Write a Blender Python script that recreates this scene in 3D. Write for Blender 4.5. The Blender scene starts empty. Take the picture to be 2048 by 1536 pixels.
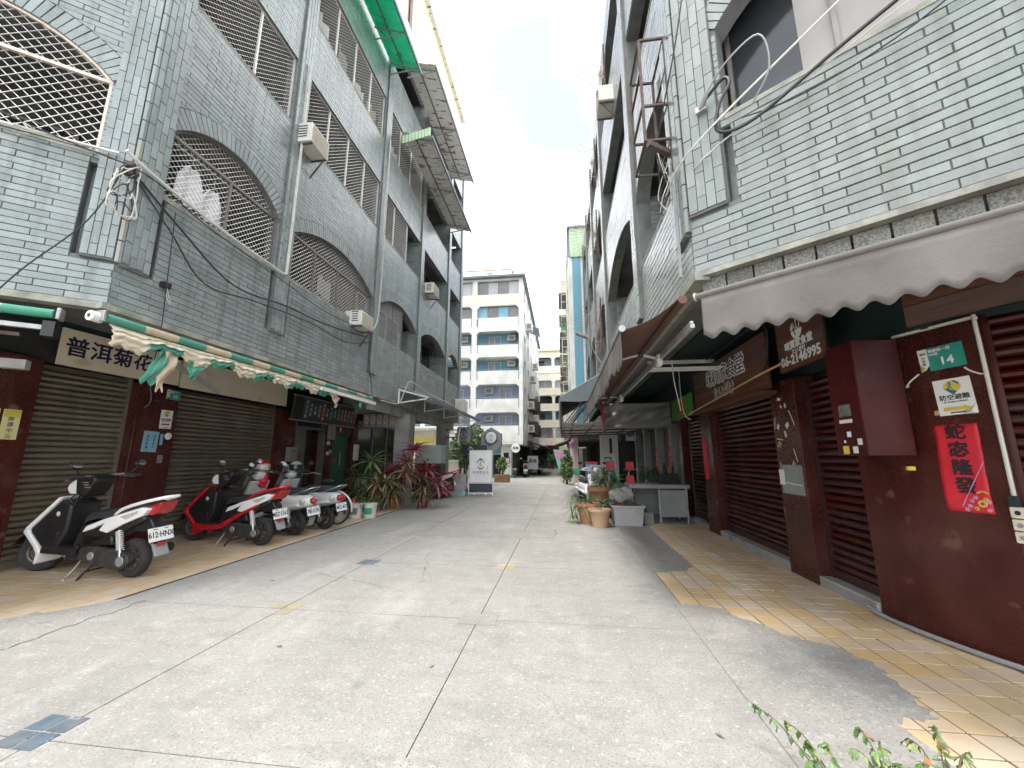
import bpy, bmesh, math, random
import numpy as np
from mathutils import Vector, Matrix
from mathutils.geometry import tessellate_polygon
random.seed(11)
R = math.radians
sc = bpy.context.scene
col = sc.collection

# ------------------------------------------------------------------ camera
cam_d = bpy.data.cameras.new('camera')
cam_d.sensor_fit = 'HORIZONTAL'; cam_d.sensor_width = 36.0
cam_d.lens = 36.0 * 783.0 / 2048.0
cam_d.clip_start = 0.05; cam_d.clip_end = 3000
cam = bpy.data.objects.new('camera', cam_d); col.objects.link(cam)
CAMH = 1.35
cam.location = (0, 0, CAMH)
cam.rotation_euler = (R(90 + 10.6), 0, R(7.3))
sc.camera = cam

# ------------------------------------------------------------------ sky, sun, exposure
SUN_EL, SUN_AZ = R(74), R(215)          # azimuth measured clockwise from +Y (the alley)
w = bpy.data.worlds.new('World'); sc.world = w; w.use_nodes = True
nt = w.node_tree; nt.nodes.clear()
n_out = nt.nodes.new('ShaderNodeOutputWorld'); n_bg = nt.nodes.new('ShaderNodeBackground')
sky = nt.nodes.new('ShaderNodeTexSky'); sky.sky_type = 'NISHITA'; sky.sun_disc = False
sky.sun_elevation = SUN_EL; sky.sun_rotation = SUN_AZ; sky.air_density = 1.0; sky.dust_density = 1.4; sky.ozone_density = 1.2
tc = nt.nodes.new('ShaderNodeTexCoord'); mp = nt.nodes.new('ShaderNodeMapping')
mp.inputs['Scale'].default_value = (1.0, 1.0, 1.7); mp.inputs['Location'].default_value = (1.322, 0.394, 0.687)
nz = nt.nodes.new('ShaderNodeTexNoise'); nz.inputs['Scale'].default_value = 2.6; nz.inputs['Detail'].default_value = 5; nz.inputs['Roughness'].default_value = 0.42
cr = nt.nodes.new('ShaderNodeValToRGB')
cr.color_ramp.elements[0].position = 0.34; cr.color_ramp.elements[0].color = (.15, .15, .15, 1)
cr.color_ramp.elements[1].position = 0.64; cr.color_ramp.elements[1].color = (1, 1, 1, 1)
mx = nt.nodes.new('ShaderNodeMixRGB'); mx.inputs[2].default_value = (15.5, 15.6, 15.8, 1)
nt.links.new(tc.outputs['Generated'], mp.inputs[0]); nt.links.new(mp.outputs[0], nz.inputs['Vector'])
nt.links.new(nz.outputs['Fac'], cr.inputs[0]); nt.links.new(cr.outputs[0], mx.inputs[0])
nt.links.new(sky.outputs[0], mx.inputs[1]); nt.links.new(mx.outputs[0], n_bg.inputs[0])
n_bg.inputs[1].default_value = 0.075
nt.links.new(n_bg.outputs[0], n_out.inputs[0])

sun_d = bpy.data.lights.new('sun', 'SUN'); sun_d.energy = 1.1; sun_d.angle = R(18); sun_d.color = (1.0, 0.96, 0.9)
sun = bpy.data.objects.new('sun', sun_d); col.objects.link(sun)
sdir = Vector((math.sin(SUN_AZ) * math.cos(SUN_EL), math.cos(SUN_AZ) * math.cos(SUN_EL), math.sin(SUN_EL)))
sun.rotation_euler = sdir.to_track_quat('Z', 'Y').to_euler(); sun.location = (0, 0, 40)
vs = sc.view_settings; vs.view_transform = 'Standard'; vs.look = 'None'; vs.gamma = 1.0; vs.use_curve_mapping = False
vs.exposure = 1.88
sc.cycles.max_bounces = 6; sc.cycles.diffuse_bounces = 4; sc.cycles.glossy_bounces = 2; sc.cycles.transparent_max_bounces = 12
sc.cycles.use_adaptive_sampling = True; sc.cycles.adaptive_threshold = 0.03
sc.cycles.use_denoising = True
sc.cycles.sample_clamp_indirect = 6.0

# ------------------------------------------------------------------ materials
M = {}
def mat(name, c, c2=None, scale=6.0, rough=0.6, metal=0.0, bump=0.0, bscale=None, detail=5, lo=0.35, hi=0.65, rnd=0.0,
        dirt=None, dscale=1.2, dlo=0.5, dhi=0.75, coord='Object', stretch=(1, 1, 1), trans=0.0, alpha=1.0, spec=0.5, emit=None, coat=0.0, wear=None, wscale=20, wlo=.62, whi=.68, streak=None, sscale=1.0, slo=.55, shi=.8):
    """principled material: two colours mixed by noise, per-piece variation (rnd), dirt blotches and fine relief"""
    m = bpy.data.materials.new(name); m.use_nodes = True
    t = m.node_tree; N = t.nodes; L = t.links
    b = N['Principled BSDF']
    b.inputs['Roughness'].default_value = rough; b.inputs['Metallic'].default_value = metal
    b.inputs['Specular IOR Level'].default_value = spec
    if coat: b.inputs['Coat Weight'].default_value = coat
    if trans: b.inputs['Transmission Weight'].default_value = trans
    if alpha < 1: b.inputs['Alpha'].default_value = alpha
    if emit: b.inputs['Emission Color'].default_value = (*emit[:3], 1); b.inputs['Emission Strength'].default_value = emit[3]
    c = (*c, 1)
    if coord == 'World': co = N.new('ShaderNodeNewGeometry').outputs['Position']
    else: co = N.new('ShaderNodeTexCoord').outputs['Object']
    mpn = N.new('ShaderNodeMapping'); mpn.inputs['Scale'].default_value = stretch; L.new(co, mpn.inputs[0]); co = mpn.outputs[0]
    def noise(s, d=detail):
        n = N.new('ShaderNodeTexNoise'); n.inputs['Scale'].default_value = s; n.inputs['Detail'].default_value = d; L.new(co, n.inputs['Vector']); return n.outputs['Fac']
    def ramp(src, a, bb):
        r = N.new('ShaderNodeMapRange'); r.inputs[1].default_value = a; r.inputs[2].default_value = bb; L.new(src, r.inputs[0]); return r.outputs[0]
    def mix(f, a, bcol, mode='MIX'):
        x = N.new('ShaderNodeMixRGB'); x.blend_type = mode
        if isinstance(f, float): x.inputs[0].default_value = f
        else: L.new(f, x.inputs[0])
        for i, v in ((1, a), (2, bcol)):
            if isinstance(v, tuple): x.inputs[i].default_value = v
            else: L.new(v, x.inputs[i])
        return x.outputs[0]
    cur = c
    if c2 is None: c2 = tuple(min(1, v * 0.82) for v in c[:3])
    cur = mix(ramp(noise(scale), lo, hi), cur, (*c2, 1))
    if rnd:
        at = N.new('ShaderNodeAttribute'); at.attribute_name = 'pv'
        oi = N.new('ShaderNodeObjectInfo')
        ad = N.new('ShaderNodeMath'); ad.operation = 'ADD'; L.new(at.outputs['Fac'], ad.inputs[0]); L.new(oi.outputs['Random'], ad.inputs[1])
        fr = N.new('ShaderNodeMath'); fr.operation = 'FRACT'; L.new(ad.outputs[0], fr.inputs[0])
        mr = N.new('ShaderNodeMapRange'); mr.inputs[3].default_value = 1 - rnd; mr.inputs[4].default_value = 1 + rnd; L.new(fr.outputs[0], mr.inputs[0])
        hs = N.new('ShaderNodeHueSaturation'); L.new(mr.outputs[0], hs.inputs['Value']); L.new(cur, hs.inputs['Color'])
        ms = N.new('ShaderNodeMapRange'); ms.inputs[3].default_value = 0.72; ms.inputs[4].default_value = 1.28
        f2 = N.new('ShaderNodeMath'); f2.operation = 'MULTIPLY'; f2.inputs[1].default_value = 7.31; L.new(fr.outputs[0], f2.inputs[0])
        f3 = N.new('ShaderNodeMath'); f3.operation = 'FRACT'; L.new(f2.outputs[0], f3.inputs[0]); L.new(f3.outputs[0], ms.inputs[0]); L.new(ms.outputs[0], hs.inputs['Saturation'])
        cur = hs.outputs[0]
    if dirt: cur = mix(ramp(noise(dscale, 8), dlo, dhi), cur, (*dirt, 1))
    if streak:
        sm = N.new('ShaderNodeMapping'); sm.inputs['Scale'].default_value = (9, 9, .45); L.new(co, sm.inputs[0])
        sn = N.new('ShaderNodeTexNoise'); sn.inputs['Scale'].default_value = sscale; sn.inputs['Detail'].default_value = 7; L.new(sm.outputs[0], sn.inputs['Vector'])
        cur = mix(ramp(sn.outputs['Fac'], slo, shi), cur, (*streak, 1))
    if wear: cur = mix(ramp(noise(wscale, 6), wlo, whi), cur, (*wear, 1))
    L.new(cur, b.inputs['Base Color'])
    rr = N.new('ShaderNodeMapRange'); rr.inputs[3].default_value = max(0, rough - 0.12); rr.inputs[4].default_value = min(1, rough + 0.12)
    L.new(noise((bscale or scale) * 1.7, 3), rr.inputs[0]); L.new(rr.outputs[0], b.inputs['Roughness'])
    if bump:
        bn = N.new('ShaderNodeBump'); bn.inputs['Strength'].default_value = bump; bn.inputs['Distance'].default_value = 0.01
        L.new(noise(bscale or scale * 4, 4), bn.inputs['Height']); L.new(bn.outputs[0], b.inputs['Normal'])
    M[name] = m
    return m

# ------------------------------------------------------------------ object helpers
def thing(name, label, cat, loc=(0, 0, 0), rotz=0.0, group=None):
    o = bpy.data.objects.new(name, None); col.objects.link(o); o.empty_display_size = .1
    o.location = loc; o.rotation_euler = (0, 0, rotz); tag(o, label, cat, group); return o
def tag(o, label=None, cat=None, group=None, kind=None):
    if label: o['label'] = label
    if cat: o['category'] = cat
    if group: o['group'] = group
    if kind: o['kind'] = kind
    return o
def structure(o): o['kind'] = 'structure'; return o
def put(me, name, parent=None, world=True):
    o = bpy.data.objects.new(name, me); col.objects.link(o)
    if parent is not None:
        o.parent = parent
        if world: o.matrix_parent_inverse = wmat(parent).inverted()
    return o
def wmat(o):
    m = o.matrix_basis.copy() if o.parent is None else None
    if m is None: m = wmat(o.parent) @ o.matrix_parent_inverse @ o.matrix_basis
    return m
def copy_tree(o, parent=None):
    c = o.copy(); col.objects.link(c); c.parent = parent
    for ch in list(o.children): copy_tree(ch, c)
    return c
UP = Vector((0, 0, 1))
def frame(o, right, up=UP):
    """matrix whose x axis is `right`, y axis `up`, z axis the outward normal"""
    r = Vector(right).normalized(); u = Vector(up).normalized(); n = r.cross(u)
    return Matrix(((r.x, u.x, n.x, o[0]), (r.y, u.y, n.y, o[1]), (r.z, u.z, n.z, o[2]), (0, 0, 0, 1)))

class MB:
    def __init__(s, m=None): s.v = []; s.f = []; s.m = m or Matrix(); s.pv = None
    def add(s, vs_, fs): 
        k = len(s.v); s.v += [tuple(s.m @ Vector(p)) for p in vs_]; s.f += [tuple(i + k for i in f) for f in fs]; return s
    def box(s, a, b, rot=None, at=None):
        x0, y0, z0 = a; x1, y1, z1 = b
        vv = [(x0, y0, z0), (x1, y0, z0), (x1, y1, z0), (x0, y1, z0), (x0, y0, z1), (x1, y0, z1), (x1, y1, z1), (x0, y1, z1)]
        if rot is not None:
            c = Vector(at) if at is not None else Vector(((x0 + x1) / 2, (y0 + y1) / 2, (z0 + z1) / 2))
            vv = [c + rot @ (Vector(p) - c) for p in vv]
        return s.add(vv, [(0, 3, 2, 1), (4, 5, 6, 7), (0, 1, 5, 4), (1, 2, 6, 5), (2, 3, 7, 6), (3, 0, 4, 7)])
    def tube(s, pts, r, n=6, caps=True):
        pts = [Vector(p) for p in pts]; k = len(pts)
        rs = r if isinstance(r, (list, tuple)) else [r] * k
        vv = []; ref = None
        for i, p in enumerate(pts):
            d = (pts[min(i + 1, k - 1)] - pts[max(i - 1, 0)])
            d = d.normalized() if d.length > 1e-9 else Vector((0, 0, 1))
            if ref is None: ref = Vector((0, 0, 1)) if abs(d.z) < .9 else Vector((1, 0, 0))
            a = d.cross(ref); a = a.normalized() if a.length > 1e-6 else d.orthogonal().normalized()
            b = a.cross(d).normalized(); ref = b
            for j in range(n):
                t = 2 * math.pi * (j + .5) / n; vv.append(p + (a * math.cos(t) + b * math.sin(t)) * rs[i])
        ff = []
        for i in range(k - 1):
            for j in range(n):
                j2 = (j + 1) % n; ff.append((i * n + j, i * n + j2, (i + 1) * n + j2, (i + 1) * n + j))
        if caps: ff.append(tuple(range(n))[::-1]); ff.append(tuple((k - 1) * n + j for j in range(n)))
        return s.add(vv, ff)
    def bar(s, a, b, w_, h=None):
        """square bar from a to b"""
        h = h or w_; a = Vector(a); b = Vector(b); d = (b - a).normalized()
        ref = Vector((0, 0, 1)) if abs(d.z) < .95 else Vector((1, 0, 0))
        x = d.cross(ref).normalized() * w_ / 2; y = x.cross(d).normalized() * h / 2
        vv = [a - x - y, a + x - y, a + x + y, a - x + y, b - x - y, b + x - y, b + x + y, b - x + y]
        return s.add(vv, [(0, 1, 2, 3), (7, 6, 5, 4), (1, 0, 4, 5), (2, 1, 5, 6), (3, 2, 6, 7), (0, 3, 7, 4)])
    def lathe(s, prof, n=20, c=(0, 0, 0), axis='z', sweep=1.0):
        vv = []; ff = []; k = len(prof); full = sweep >= .999; cnt = n if full else n + 1
        for i in range(cnt):
            t = 2 * math.pi * sweep * i / n
            for r, z in prof:
                p = (r * math.cos(t), r * math.sin(t), z)
                if axis == 'y': p = (p[0], p[2], p[1])
                if axis == 'x': p = (p[2], p[0], p[1])
                vv.append((p[0] + c[0], p[1] + c[1], p[2] + c[2]))
        for i in range(n):
            i2 = (i + 1) % cnt
            for j in range(k - 1): ff.append((i * k + j, i2 * k + j, i2 * k + j + 1, i * k + j + 1))
        return s.add(vv, ff)
    def prism(s, poly, z0, z1, holes=()):
        """polygon in local xy (holes allowed) extruded from z0 to z1"""
        loops = [list(poly)] + [list(h) for h in holes]
        flat = [p for l in loops for p in l]; n = len(flat)
        tris = tessellate_polygon([[Vector((p[0], p[1], 0)) for p in l] for l in loops])
        vv = [(p[0], p[1], z1) for p in flat] + [(p[0], p[1], z0) for p in flat]
        ff = []
        for t in tris:
            a, b, c = [Vector((*flat[i][:2], 0)) for i in t]
            if (b - a).cross(c - a).z < 0: t = (t[0], t[2], t[1])
            ff.append(tuple(t)); ff.append(tuple(i + n for i in reversed(t)))
        k = 0
        for li, l in enumerate(loops):
            m = len(l); ar = sum(l[i][0] * l[(i + 1) % m][1] - l[(i + 1) % m][0] * l[i][1] for i in range(m))
            ccw = (ar > 0) == (li == 0)
            for i in range(m):
                a = k + i; b = k + (i + 1) % m
                ff.append((a, a + n, b + n, b) if ccw else (b, b + n, a + n, a))
            k += m
        return s.add(vv, ff)
    def grid(s, fn, nu, nv):
        vv = [fn(i / nu, j / nv) for j in range(nv + 1) for i in range(nu + 1)]
        ff = [(j * (nu + 1) + i, j * (nu + 1) + i + 1, (j + 1) * (nu + 1) + i + 1, (j + 1) * (nu + 1) + i) for j in range(nv) for i in range(nu)]
        return s.add(vv, ff)
    def mesh(s, name, m):
        me = bpy.data.meshes.new(name); me.from_pydata(s.v, [], s.f); me.validate()
        for mm in (m if isinstance(m, (list, tuple)) else [m]): me.materials.append(M[mm] if isinstance(mm, str) else mm)
        if s.pv is not None:
            a = me.attributes.new('pv', 'FLOAT', 'POINT'); a.data.foreach_set('value', s.pv)
        return me
    def build(s, name, m, parent=None, smooth=False, bevel=0.0, seg=2, world=True, solid=0.0, sub=0, angle=40, loc=None):
        if loc is not None:
            L0 = Vector(loc); s.v = [tuple(Vector(p) - L0) for p in s.v]
        o = put(s.mesh(name, m), name, parent, world)
        if loc is not None:
            o.location = loc
        me = o.data
        if smooth:
            me.polygons.foreach_set('use_smooth', [True] * len(me.polygons)); me.set_sharp_from_angle(angle=R(angle))
        if solid:
            q = o.modifiers.new('thick', 'SOLIDIFY'); q.thickness = solid; q.offset = 0
        if bevel:
            q = o.modifiers.new('bevel', 'BEVEL'); q.width = bevel; q.segments = seg; q.limit_method = 'ANGLE'; q.angle_limit = R(30); q.harden_normals = False
            me.polygons.foreach_set('use_smooth', [True] * len(me.polygons)); me.set_sharp_from_angle(angle=R(60))
        if sub:
            q = o.modifiers.new('sub', 'SUBSURF'); q.levels = sub; q.render_levels = sub
            me.polygons.foreach_set('use_smooth', [True] * len(me.polygons))
        return o

_TQ = []; BOLD = {}
def text(s_, size, m, mtx, name='lettering', parent=None, bold=0.0, ext=0.0008, sx=1.0, align='CENTER', world=True, vertical=False, spacing=1.0):
    """queues a line of lettering; flush_text() turns the whole queue into meshes at once"""
    if vertical: s_ = '\n'.join(s_)
    cu = bpy.data.curves.new(name, 'FONT'); cu.body = s_; cu.size = size; cu.extrude = ext; cu.offset = bold * size
    cu.align_x = align; cu.align_y = 'CENTER'; cu.resolution_u = 2; cu.space_line = (spacing if vertical else 1.0); cu.space_character = 1.0 if vertical else spacing
    o = bpy.data.objects.new('tmp', cu)
    if bold > 0 and any(ord(ch) > 0x2e00 for ch in s_): cu.offset = 0; BOLD[o] = bold * size
    _TQ.append((o, m, mtx @ Matrix.Diagonal((sx, 1, 1, 1)), name, parent, world))
def flush_text():
    for q in _TQ: col.objects.link(q[0])
    dg = bpy.context.evaluated_depsgraph_get(); dg.update()
    for o, m, mtx, name, parent, world in _TQ:
        me = bpy.data.meshes.new_from_object(o.evaluated_get(dg)); me.name = name
        me.materials.clear(); me.materials.append(M[m])
        bw = BOLD.get(o, 0)
        if bw:            # thicken brush strokes by laying shifted copies a hair above each other
            n = len(me.vertices); V = np.empty(n * 3); me.vertices.foreach_get('co', V); V = V.reshape(-1, 3); F = [tuple(p.vertices) for p in me.polygons]
            vv = []; ff = []
            for k, (dx, dy) in enumerate(((0, 0), (bw, 0), (-bw, 0), (0, bw), (0, -bw), (bw * .7, bw * .7), (-bw * .7, -bw * .7), (bw * .7, -bw * .7), (-bw * .7, bw * .7))):
                vv += (V + np.array((dx, dy, .00012 * k))).tolist(); ff += [tuple(i + n * k for i in f) for f in F]
            me = bpy.data.meshes.new(name); me.from_pydata(vv, [], ff); me.materials.append(M[m])
        me.transform(mtx)
        put(me, name, parent, world)
    for q in _TQ:
        cu = q[0].data; bpy.data.objects.remove(q[0]); bpy.data.curves.remove(cu)
    _TQ.clear()

def arc(cx, cy, r, a0, a1, n): return [(cx + r * math.cos(R(a0 + (a1 - a0) * i / n)), cy + r * math.sin(R(a0 + (a1 - a0) * i / n))) for i in range(n + 1)]
def catenary(a, b, sag, n=12): 
    a = Vector(a); b = Vector(b)
    return [a.lerp(b, i / n) - Vector((0, 0, sag * 4 * (i / n) * (1 - i / n))) for i in range(n + 1)]
def spline(pts, n=6):
    """catmull-rom through pts"""
    P = [Vector(p) for p in pts]; P = [P[0]] + P + [P[-1]]; out = []
    for i in range(1, len(P) - 2):
        for k in range(n):
            t = k / n; a, b, c, d = P[i - 1], P[i], P[i + 1], P[i + 2]
            out.append(0.5 * ((2 * b) + (c - a) * t + (2 * a - 5 * b + 4 * c - d) * t * t + (3 * b - a - 3 * c + d) * t ** 3))
    out.append(P[-2]); return out
# ------------------------------------------------------------------ palette
mat('facade_tile', (.262, .297, .288), (.222, .255, .248), scale=3, rough=.27, rnd=.13, bump=.12, bscale=60, dirt=(.22, .25, .24), dscale=.9, dlo=.55, dhi=.85, coord='World', wear=(.45, .47, .43), wscale=1.3, wlo=.72, whi=.84, streak=(.15, .165, .15), slo=.50, shi=.80)
mat('facade_tile_pale', (.222, .25, .235), (.188, .216, .202), scale=3, rough=.25, rnd=.11, bump=.12, bscale=60, dirt=(.24, .265, .24), dscale=.9, dlo=.55, dhi=.85, coord='World', wear=(.42, .42, .36), wscale=1.1, wlo=.70, whi=.84, streak=(.155, .16, .135), slo=.50, shi=.82)
mat('grout', (.115, .125, .122), (.17, .175, .168), scale=5, rough=.9, bump=.3, bscale=80, coord='World')
mat('facade_tile_stained', (.26, .29, .275), (.27, .27, .23), scale=2, rough=.4, bump=.12, bscale=60, coord='World', streak=(.25, .17, .09), sscale=1.3, slo=.5, shi=.75)
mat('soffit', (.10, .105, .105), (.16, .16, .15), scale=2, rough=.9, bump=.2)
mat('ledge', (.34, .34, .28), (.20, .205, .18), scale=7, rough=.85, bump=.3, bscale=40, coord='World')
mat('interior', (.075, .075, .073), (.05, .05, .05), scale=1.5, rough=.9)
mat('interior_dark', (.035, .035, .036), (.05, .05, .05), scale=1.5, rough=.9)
mat('concrete', (.33, .325, .30), (.22, .22, .205), scale=2.2, rough=.85, bump=.35, bscale=30, coord='World', dirt=(.14, .14, .13), dscale=3, dlo=.58, dhi=.8)
mat('white_paint', (.80, .80, .77), (.62, .62, .58), scale=1.2, rough=.7, coord='World', dirt=(.42, .42, .38), dscale=.7, dlo=.55, dhi=.85)
mat('blue_paint', (.20, .40, .49), (.17, .35, .44), scale=3, rough=.7)
mat('blue_pale', (.38, .46, .58), (.33, .41, .52), scale=3, rough=.7)
mat('blue_strip', (.20, .39, .46), (.20, .35, .42), scale=6, rough=.6, rnd=.1)
mat('cream_paint', (.72, .68, .54), (.62, .58, .46), scale=1.2, rough=.7, coord='World')
mat('green_sheet', (.45, .60, .38), (.38, .52, .33), scale=2, rough=.5)
mat('yellow_sheet', (.70, .64, .42), (.62, .56, .38), scale=1.5, rough=.5, dirt=(.42, .36, .24), dscale=1.0, dlo=.6, dhi=.85)
mat('rust_sheet', (.84, .82, .77), (.74, .72, .67), scale=3, rough=.7, dirt=(.30, .12, .08), dscale=3.2, dlo=.58, dhi=.63, bump=.2, stretch=(1, 3, 1))
mat('rust', (.075, .050, .042), (.115, .085, .072), scale=12, rough=.85, bump=.3, bscale=50)
mat('steel', (.55, .56, .57), (.45, .46, .47), scale=8, rough=.35, metal=.9)
mat('steel_dull', (.40, .41, .41), (.30, .30, .29), scale=8, rough=.55, metal=.6, dirt=(.20, .16, .12), dscale=4, dlo=.62, dhi=.8)
mat('alu', (.50, .50, .49), (.42, .42, .41), scale=8, rough=.45, metal=.55)
mat('white_metal', (.76, .75, .70), (.66, .65, .60), scale=5, rough=.5, dirt=(.36, .26, .17), dscale=5, dlo=.66, dhi=.78)
mat('grille_white', (.70, .68, .63), (.60, .58, .53), scale=9, rough=.5, metal=.2)
mat('grille_frame', (.62, .54, .45), (.50, .43, .36), scale=9, rough=.5, metal=.2)
mat('grille_grey', (.62, .62, .61), (.50, .50, .49), scale=9, rough=.5, metal=.3)
mat('window_alu', (.19, .17, .16), (.24, .22, .20), scale=4, rough=.5, metal=.4)
mat('glass_dark', (.018, .022, .025), (.03, .034, .036), scale=.8, rough=.08, spec=.6)
mat('glass_frost', (.20, .205, .20), (.16, .165, .16), scale=2, rough=.25)
mat('curtain', (.36, .34, .32), (.31, .29, .275), scale=2, rough=.9)
mat('maroon', (.068, .0155, .0115), (.046, .0105, .008), spec=.24, scale=2.5, rough=.28, bump=.05, bscale=30, dirt=(.098, .040, .030), dscale=2.2, dlo=.45, dhi=.8, coord='World', wear=(.19, .11, .085), wscale=6, wlo=.63, whi=.80, streak=(.095, .04, .03), sscale=1.6, slo=.58, shi=.8)
mat('maroon_metal', (.066, .006, .006), (.042, .004, .005), spec=.25, scale=2, rough=.4, dirt=(.10, .03, .025), dscale=3, dlo=.6, dhi=.8)
mat('shutter_brown', (.27, .232, .175), (.215, .182, .138), rnd=.10, wear=(.10, .05, .03), wscale=5, wlo=.70, whi=.78, scale=3, rough=.42, metal=.35, dirt=(.12, .09, .06), dscale=2, dlo=.6, dhi=.85, coord='World', stretch=(1, 1, .3))
mat('shutter_red', (.066, .017, .014), (.048, .013, .010), rnd=.12, wear=(.13, .09, .08), wscale=5, wlo=.70, whi=.78, scale=3, rough=.36, metal=.25, dirt=(.10, .07, .06), dscale=2.0, dlo=.6, dhi=.85, coord='World', stretch=(1, 1, .3))
mat('shutter_shadow', (.03, .018, .015), rough=.8)
mat('sign_beige', (.80, .71, .54), (.72, .635, .48), scale=1.2, rough=.6, dirt=(.34, .28, .18), dscale=2.5, dlo=.6, dhi=.85)
mat('ink_blue', (.012, .016, .05), rough=.7)
mat('ink', (.012, .012, .014), rough=.7)
mat('ink_red', (.5, .02, .02), rough=.7)
mat('ink_green', (.02, .25, .16), rough=.6)
mat('ink_yellow', (.72, .56, .06), rough=.6)
mat('gold', (.62, .44, .10), (.5, .32, .06), scale=20, rough=.4)
mat('pink', (.45, .16, .36), (.6, .3, .45), scale=30, rough=.6)
mat('white', (.80, .80, .78), (.74, .74, .72), scale=4, rough=.5)
mat('paper', (.72, .71, .65), (.66, .65, .58), scale=4, rough=.8)
mat('paper_yellow', (.62, .53, .20), (.68, .62, .36), scale=3, rough=.8)
mat('paper_blue', (.25, .50, .62), (.22, .44, .56), scale=4, rough=.8)
mat('paper_red', (.62, .015, .03), (.52, .01, .025), scale=5, rough=.55, bump=.25, bscale=9)
mat('plate_green', (.03, .32, .25), (.025, .28, .22), scale=3, rough=.4)
mat('cloth_green', (.05, .27, .175), (.08, .25, .18), scale=12, rough=.85, bump=.2, bscale=60)
mat('cloth_beige', (.52, .43, .30), (.44, .35, .24), scale=9, rough=.85, bump=.2, bscale=60, dirt=(.30, .22, .13), dscale=6, dlo=.6, dhi=.8)
mat('awning_brown', (.135, .072, .048), (.105, .057, .039), scale=4, rough=.85, bump=.15, bscale=90)
mat('awning_faded_lit', (.142, .128, .118), (.112, .10, .092), scale=4, rough=.85, bump=.2, bscale=50, dirt=(.075, .062, .055), dscale=1.6, dlo=.5, dhi=.8)  # same fabric as the canopy, greyed for fading and the light on it
mat('wood', (.135, .058, .032), (.085, .035, .02), scale=2.2, rough=.6, stretch=(1, 1.2, 14), bump=.2, bscale=8, rnd=.16, wear=(.035, .015, .01), wscale=5, wlo=.70, whi=.74)
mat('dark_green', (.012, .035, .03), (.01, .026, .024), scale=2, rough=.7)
mat('black', (.012, .012, .013), (.018, .018, .019), scale=6, rough=.45)
mat('black_matte', (.016, .016, .017), (.026, .026, .027), scale=9, rough=.8, bump=.1)
mat('rubber', (.022, .022, .022), (.04, .038, .035), scale=8, rough=.85, bump=.2, bscale=40)
mat('cable', (.025, .025, .027), rough=.6)
mat('cable_white', (.62, .60, .54), (.5, .48, .42), scale=9, rough=.6)
mat('pvc', (.62, .61, .56), (.52, .51, .46), scale=4, rough=.5, dirt=(.38, .36, .3), dscale=3)
mat('pvc_grey', (.28, .29, .29), (.22, .23, .23), scale=4, rough=.5)
mat('plastic_beige', (.66, .61, .48), (.58, .53, .41), scale=6, rough=.45)
mat('ac_white', (.70, .69, .63), (.62, .61, .55), scale=4, rough=.5, dirt=(.46, .42, .34), dscale=3, dlo=.6, dhi=.85)
mat('green_translucent', (.04, .75, .42), (.03, .68, .36), scale=2, rough=.3)
mat('sc_white', (.80, .80, .78), (.74, .74, .72), scale=3, rough=.22, coat=.3, dirt=(.6, .58, .53), dscale=4, dlo=.65, dhi=.9)
mat('sc_red', (.52, .012, .022), (.46, .01, .018), scale=3, rough=.22, coat=.4)
mat('sc_cream', (.66, .66, .61), (.6, .6, .55), scale=3, rough=.25, coat=.3)
mat('sc_grey', (.50, .52, .53), (.44, .46, .47), scale=3, rough=.28, coat=.3)
mat('sc_black', (.012, .012, .013), (.02, .02, .02), scale=5, rough=.38, bump=.04, bscale=90)
mat('seat', (.022, .023, .026), (.035, .035, .038), scale=6, rough=.6, bump=.1, bscale=120)
mat('lamp_red', (.42, .015, .02), (.36, .01, .015), scale=30, rough=.12, coat=.6)
mat('lamp_clear', (.55, .53, .47), (.42, .40, .34), scale=30, rough=.12, coat=.6)
mat('mirror', (.85, .87, .88), rough=.04, metal=1.0)
mat('tyre_rim', (.20, .17, .145), (.13, .105, .085), scale=14, rough=.5, metal=.4)
mat('engine', (.035, .035, .035), (.07, .066, .06), scale=14, rough=.55, metal=.4)
mat('terracotta', (.47, .19, .11), (.40, .16, .09), scale=4, rough=.75, dirt=(.55, .40, .32), dscale=4, dlo=.6, dhi=.8)
mat('clay_beige', (.50, .33, .21), (.44, .28, .17), scale=4, rough=.75)
mat('clay_brown', (.26, .13, .06), (.20, .09, .04), scale=9, rough=.7, bump=.3, bscale=25)
mat('tub_grey', (.38, .38, .38), (.33, .33, .33), scale=4, rough=.55)
mat('bucket_white', (.70, .69, .64), (.62, .6, .54), scale=4, rough=.5, dirt=(.42, .36, .28), dscale=5, dlo=.62, dhi=.8)
mat('soil', (.06, .045, .03), (.09, .07, .05), scale=20, rough=1, bump=.6, bscale=60)
mat('leaf_green', (.07, .16, .045), (.12, .20, .06), scale=6, rough=.45, rnd=.35)
mat('leaf_dark', (.045, .105, .035), (.06, .13, .045), scale=6, rough=.45, rnd=.35)
mat('leaf_pale', (.24, .29, .12), (.17, .22, .08), scale=6, rough=.5, rnd=.3)
mat('leaf_red', (.30, .045, .065), (.16, .08, .05), scale=5, rough=.42, rnd=.4)
mat('leaf_pink', (.52, .04, .13), (.38, .03, .09), scale=5, rough=.42, rnd=.25)
mat('leaf_olive', (.18, .16, .07), (.21, .13, .08), scale=5, rough=.5, rnd=.35)
mat('leaf_dry', (.30, .20, .09), (.22, .14, .06), scale=5, rough=.7, rnd=.3)
mat('stem', (.14, .10, .06), (.09, .07, .045), scale=9, rough=.8)
mat('stem_green', (.10, .13, .05), (.13, .10, .05), scale=9, rough=.7)
mat('tarp', (.20, .20, .185), (.15, .15, .14), scale=4, rough=.4, bump=.3, bscale=12)
mat('teal_door', (.005, .10, .065), (.004, .07, .05), scale=3, rough=.4)
mat('door_grey', (.17, .17, .155), (.13, .13, .12), scale=3, rough=.5, metal=.3)
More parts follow.
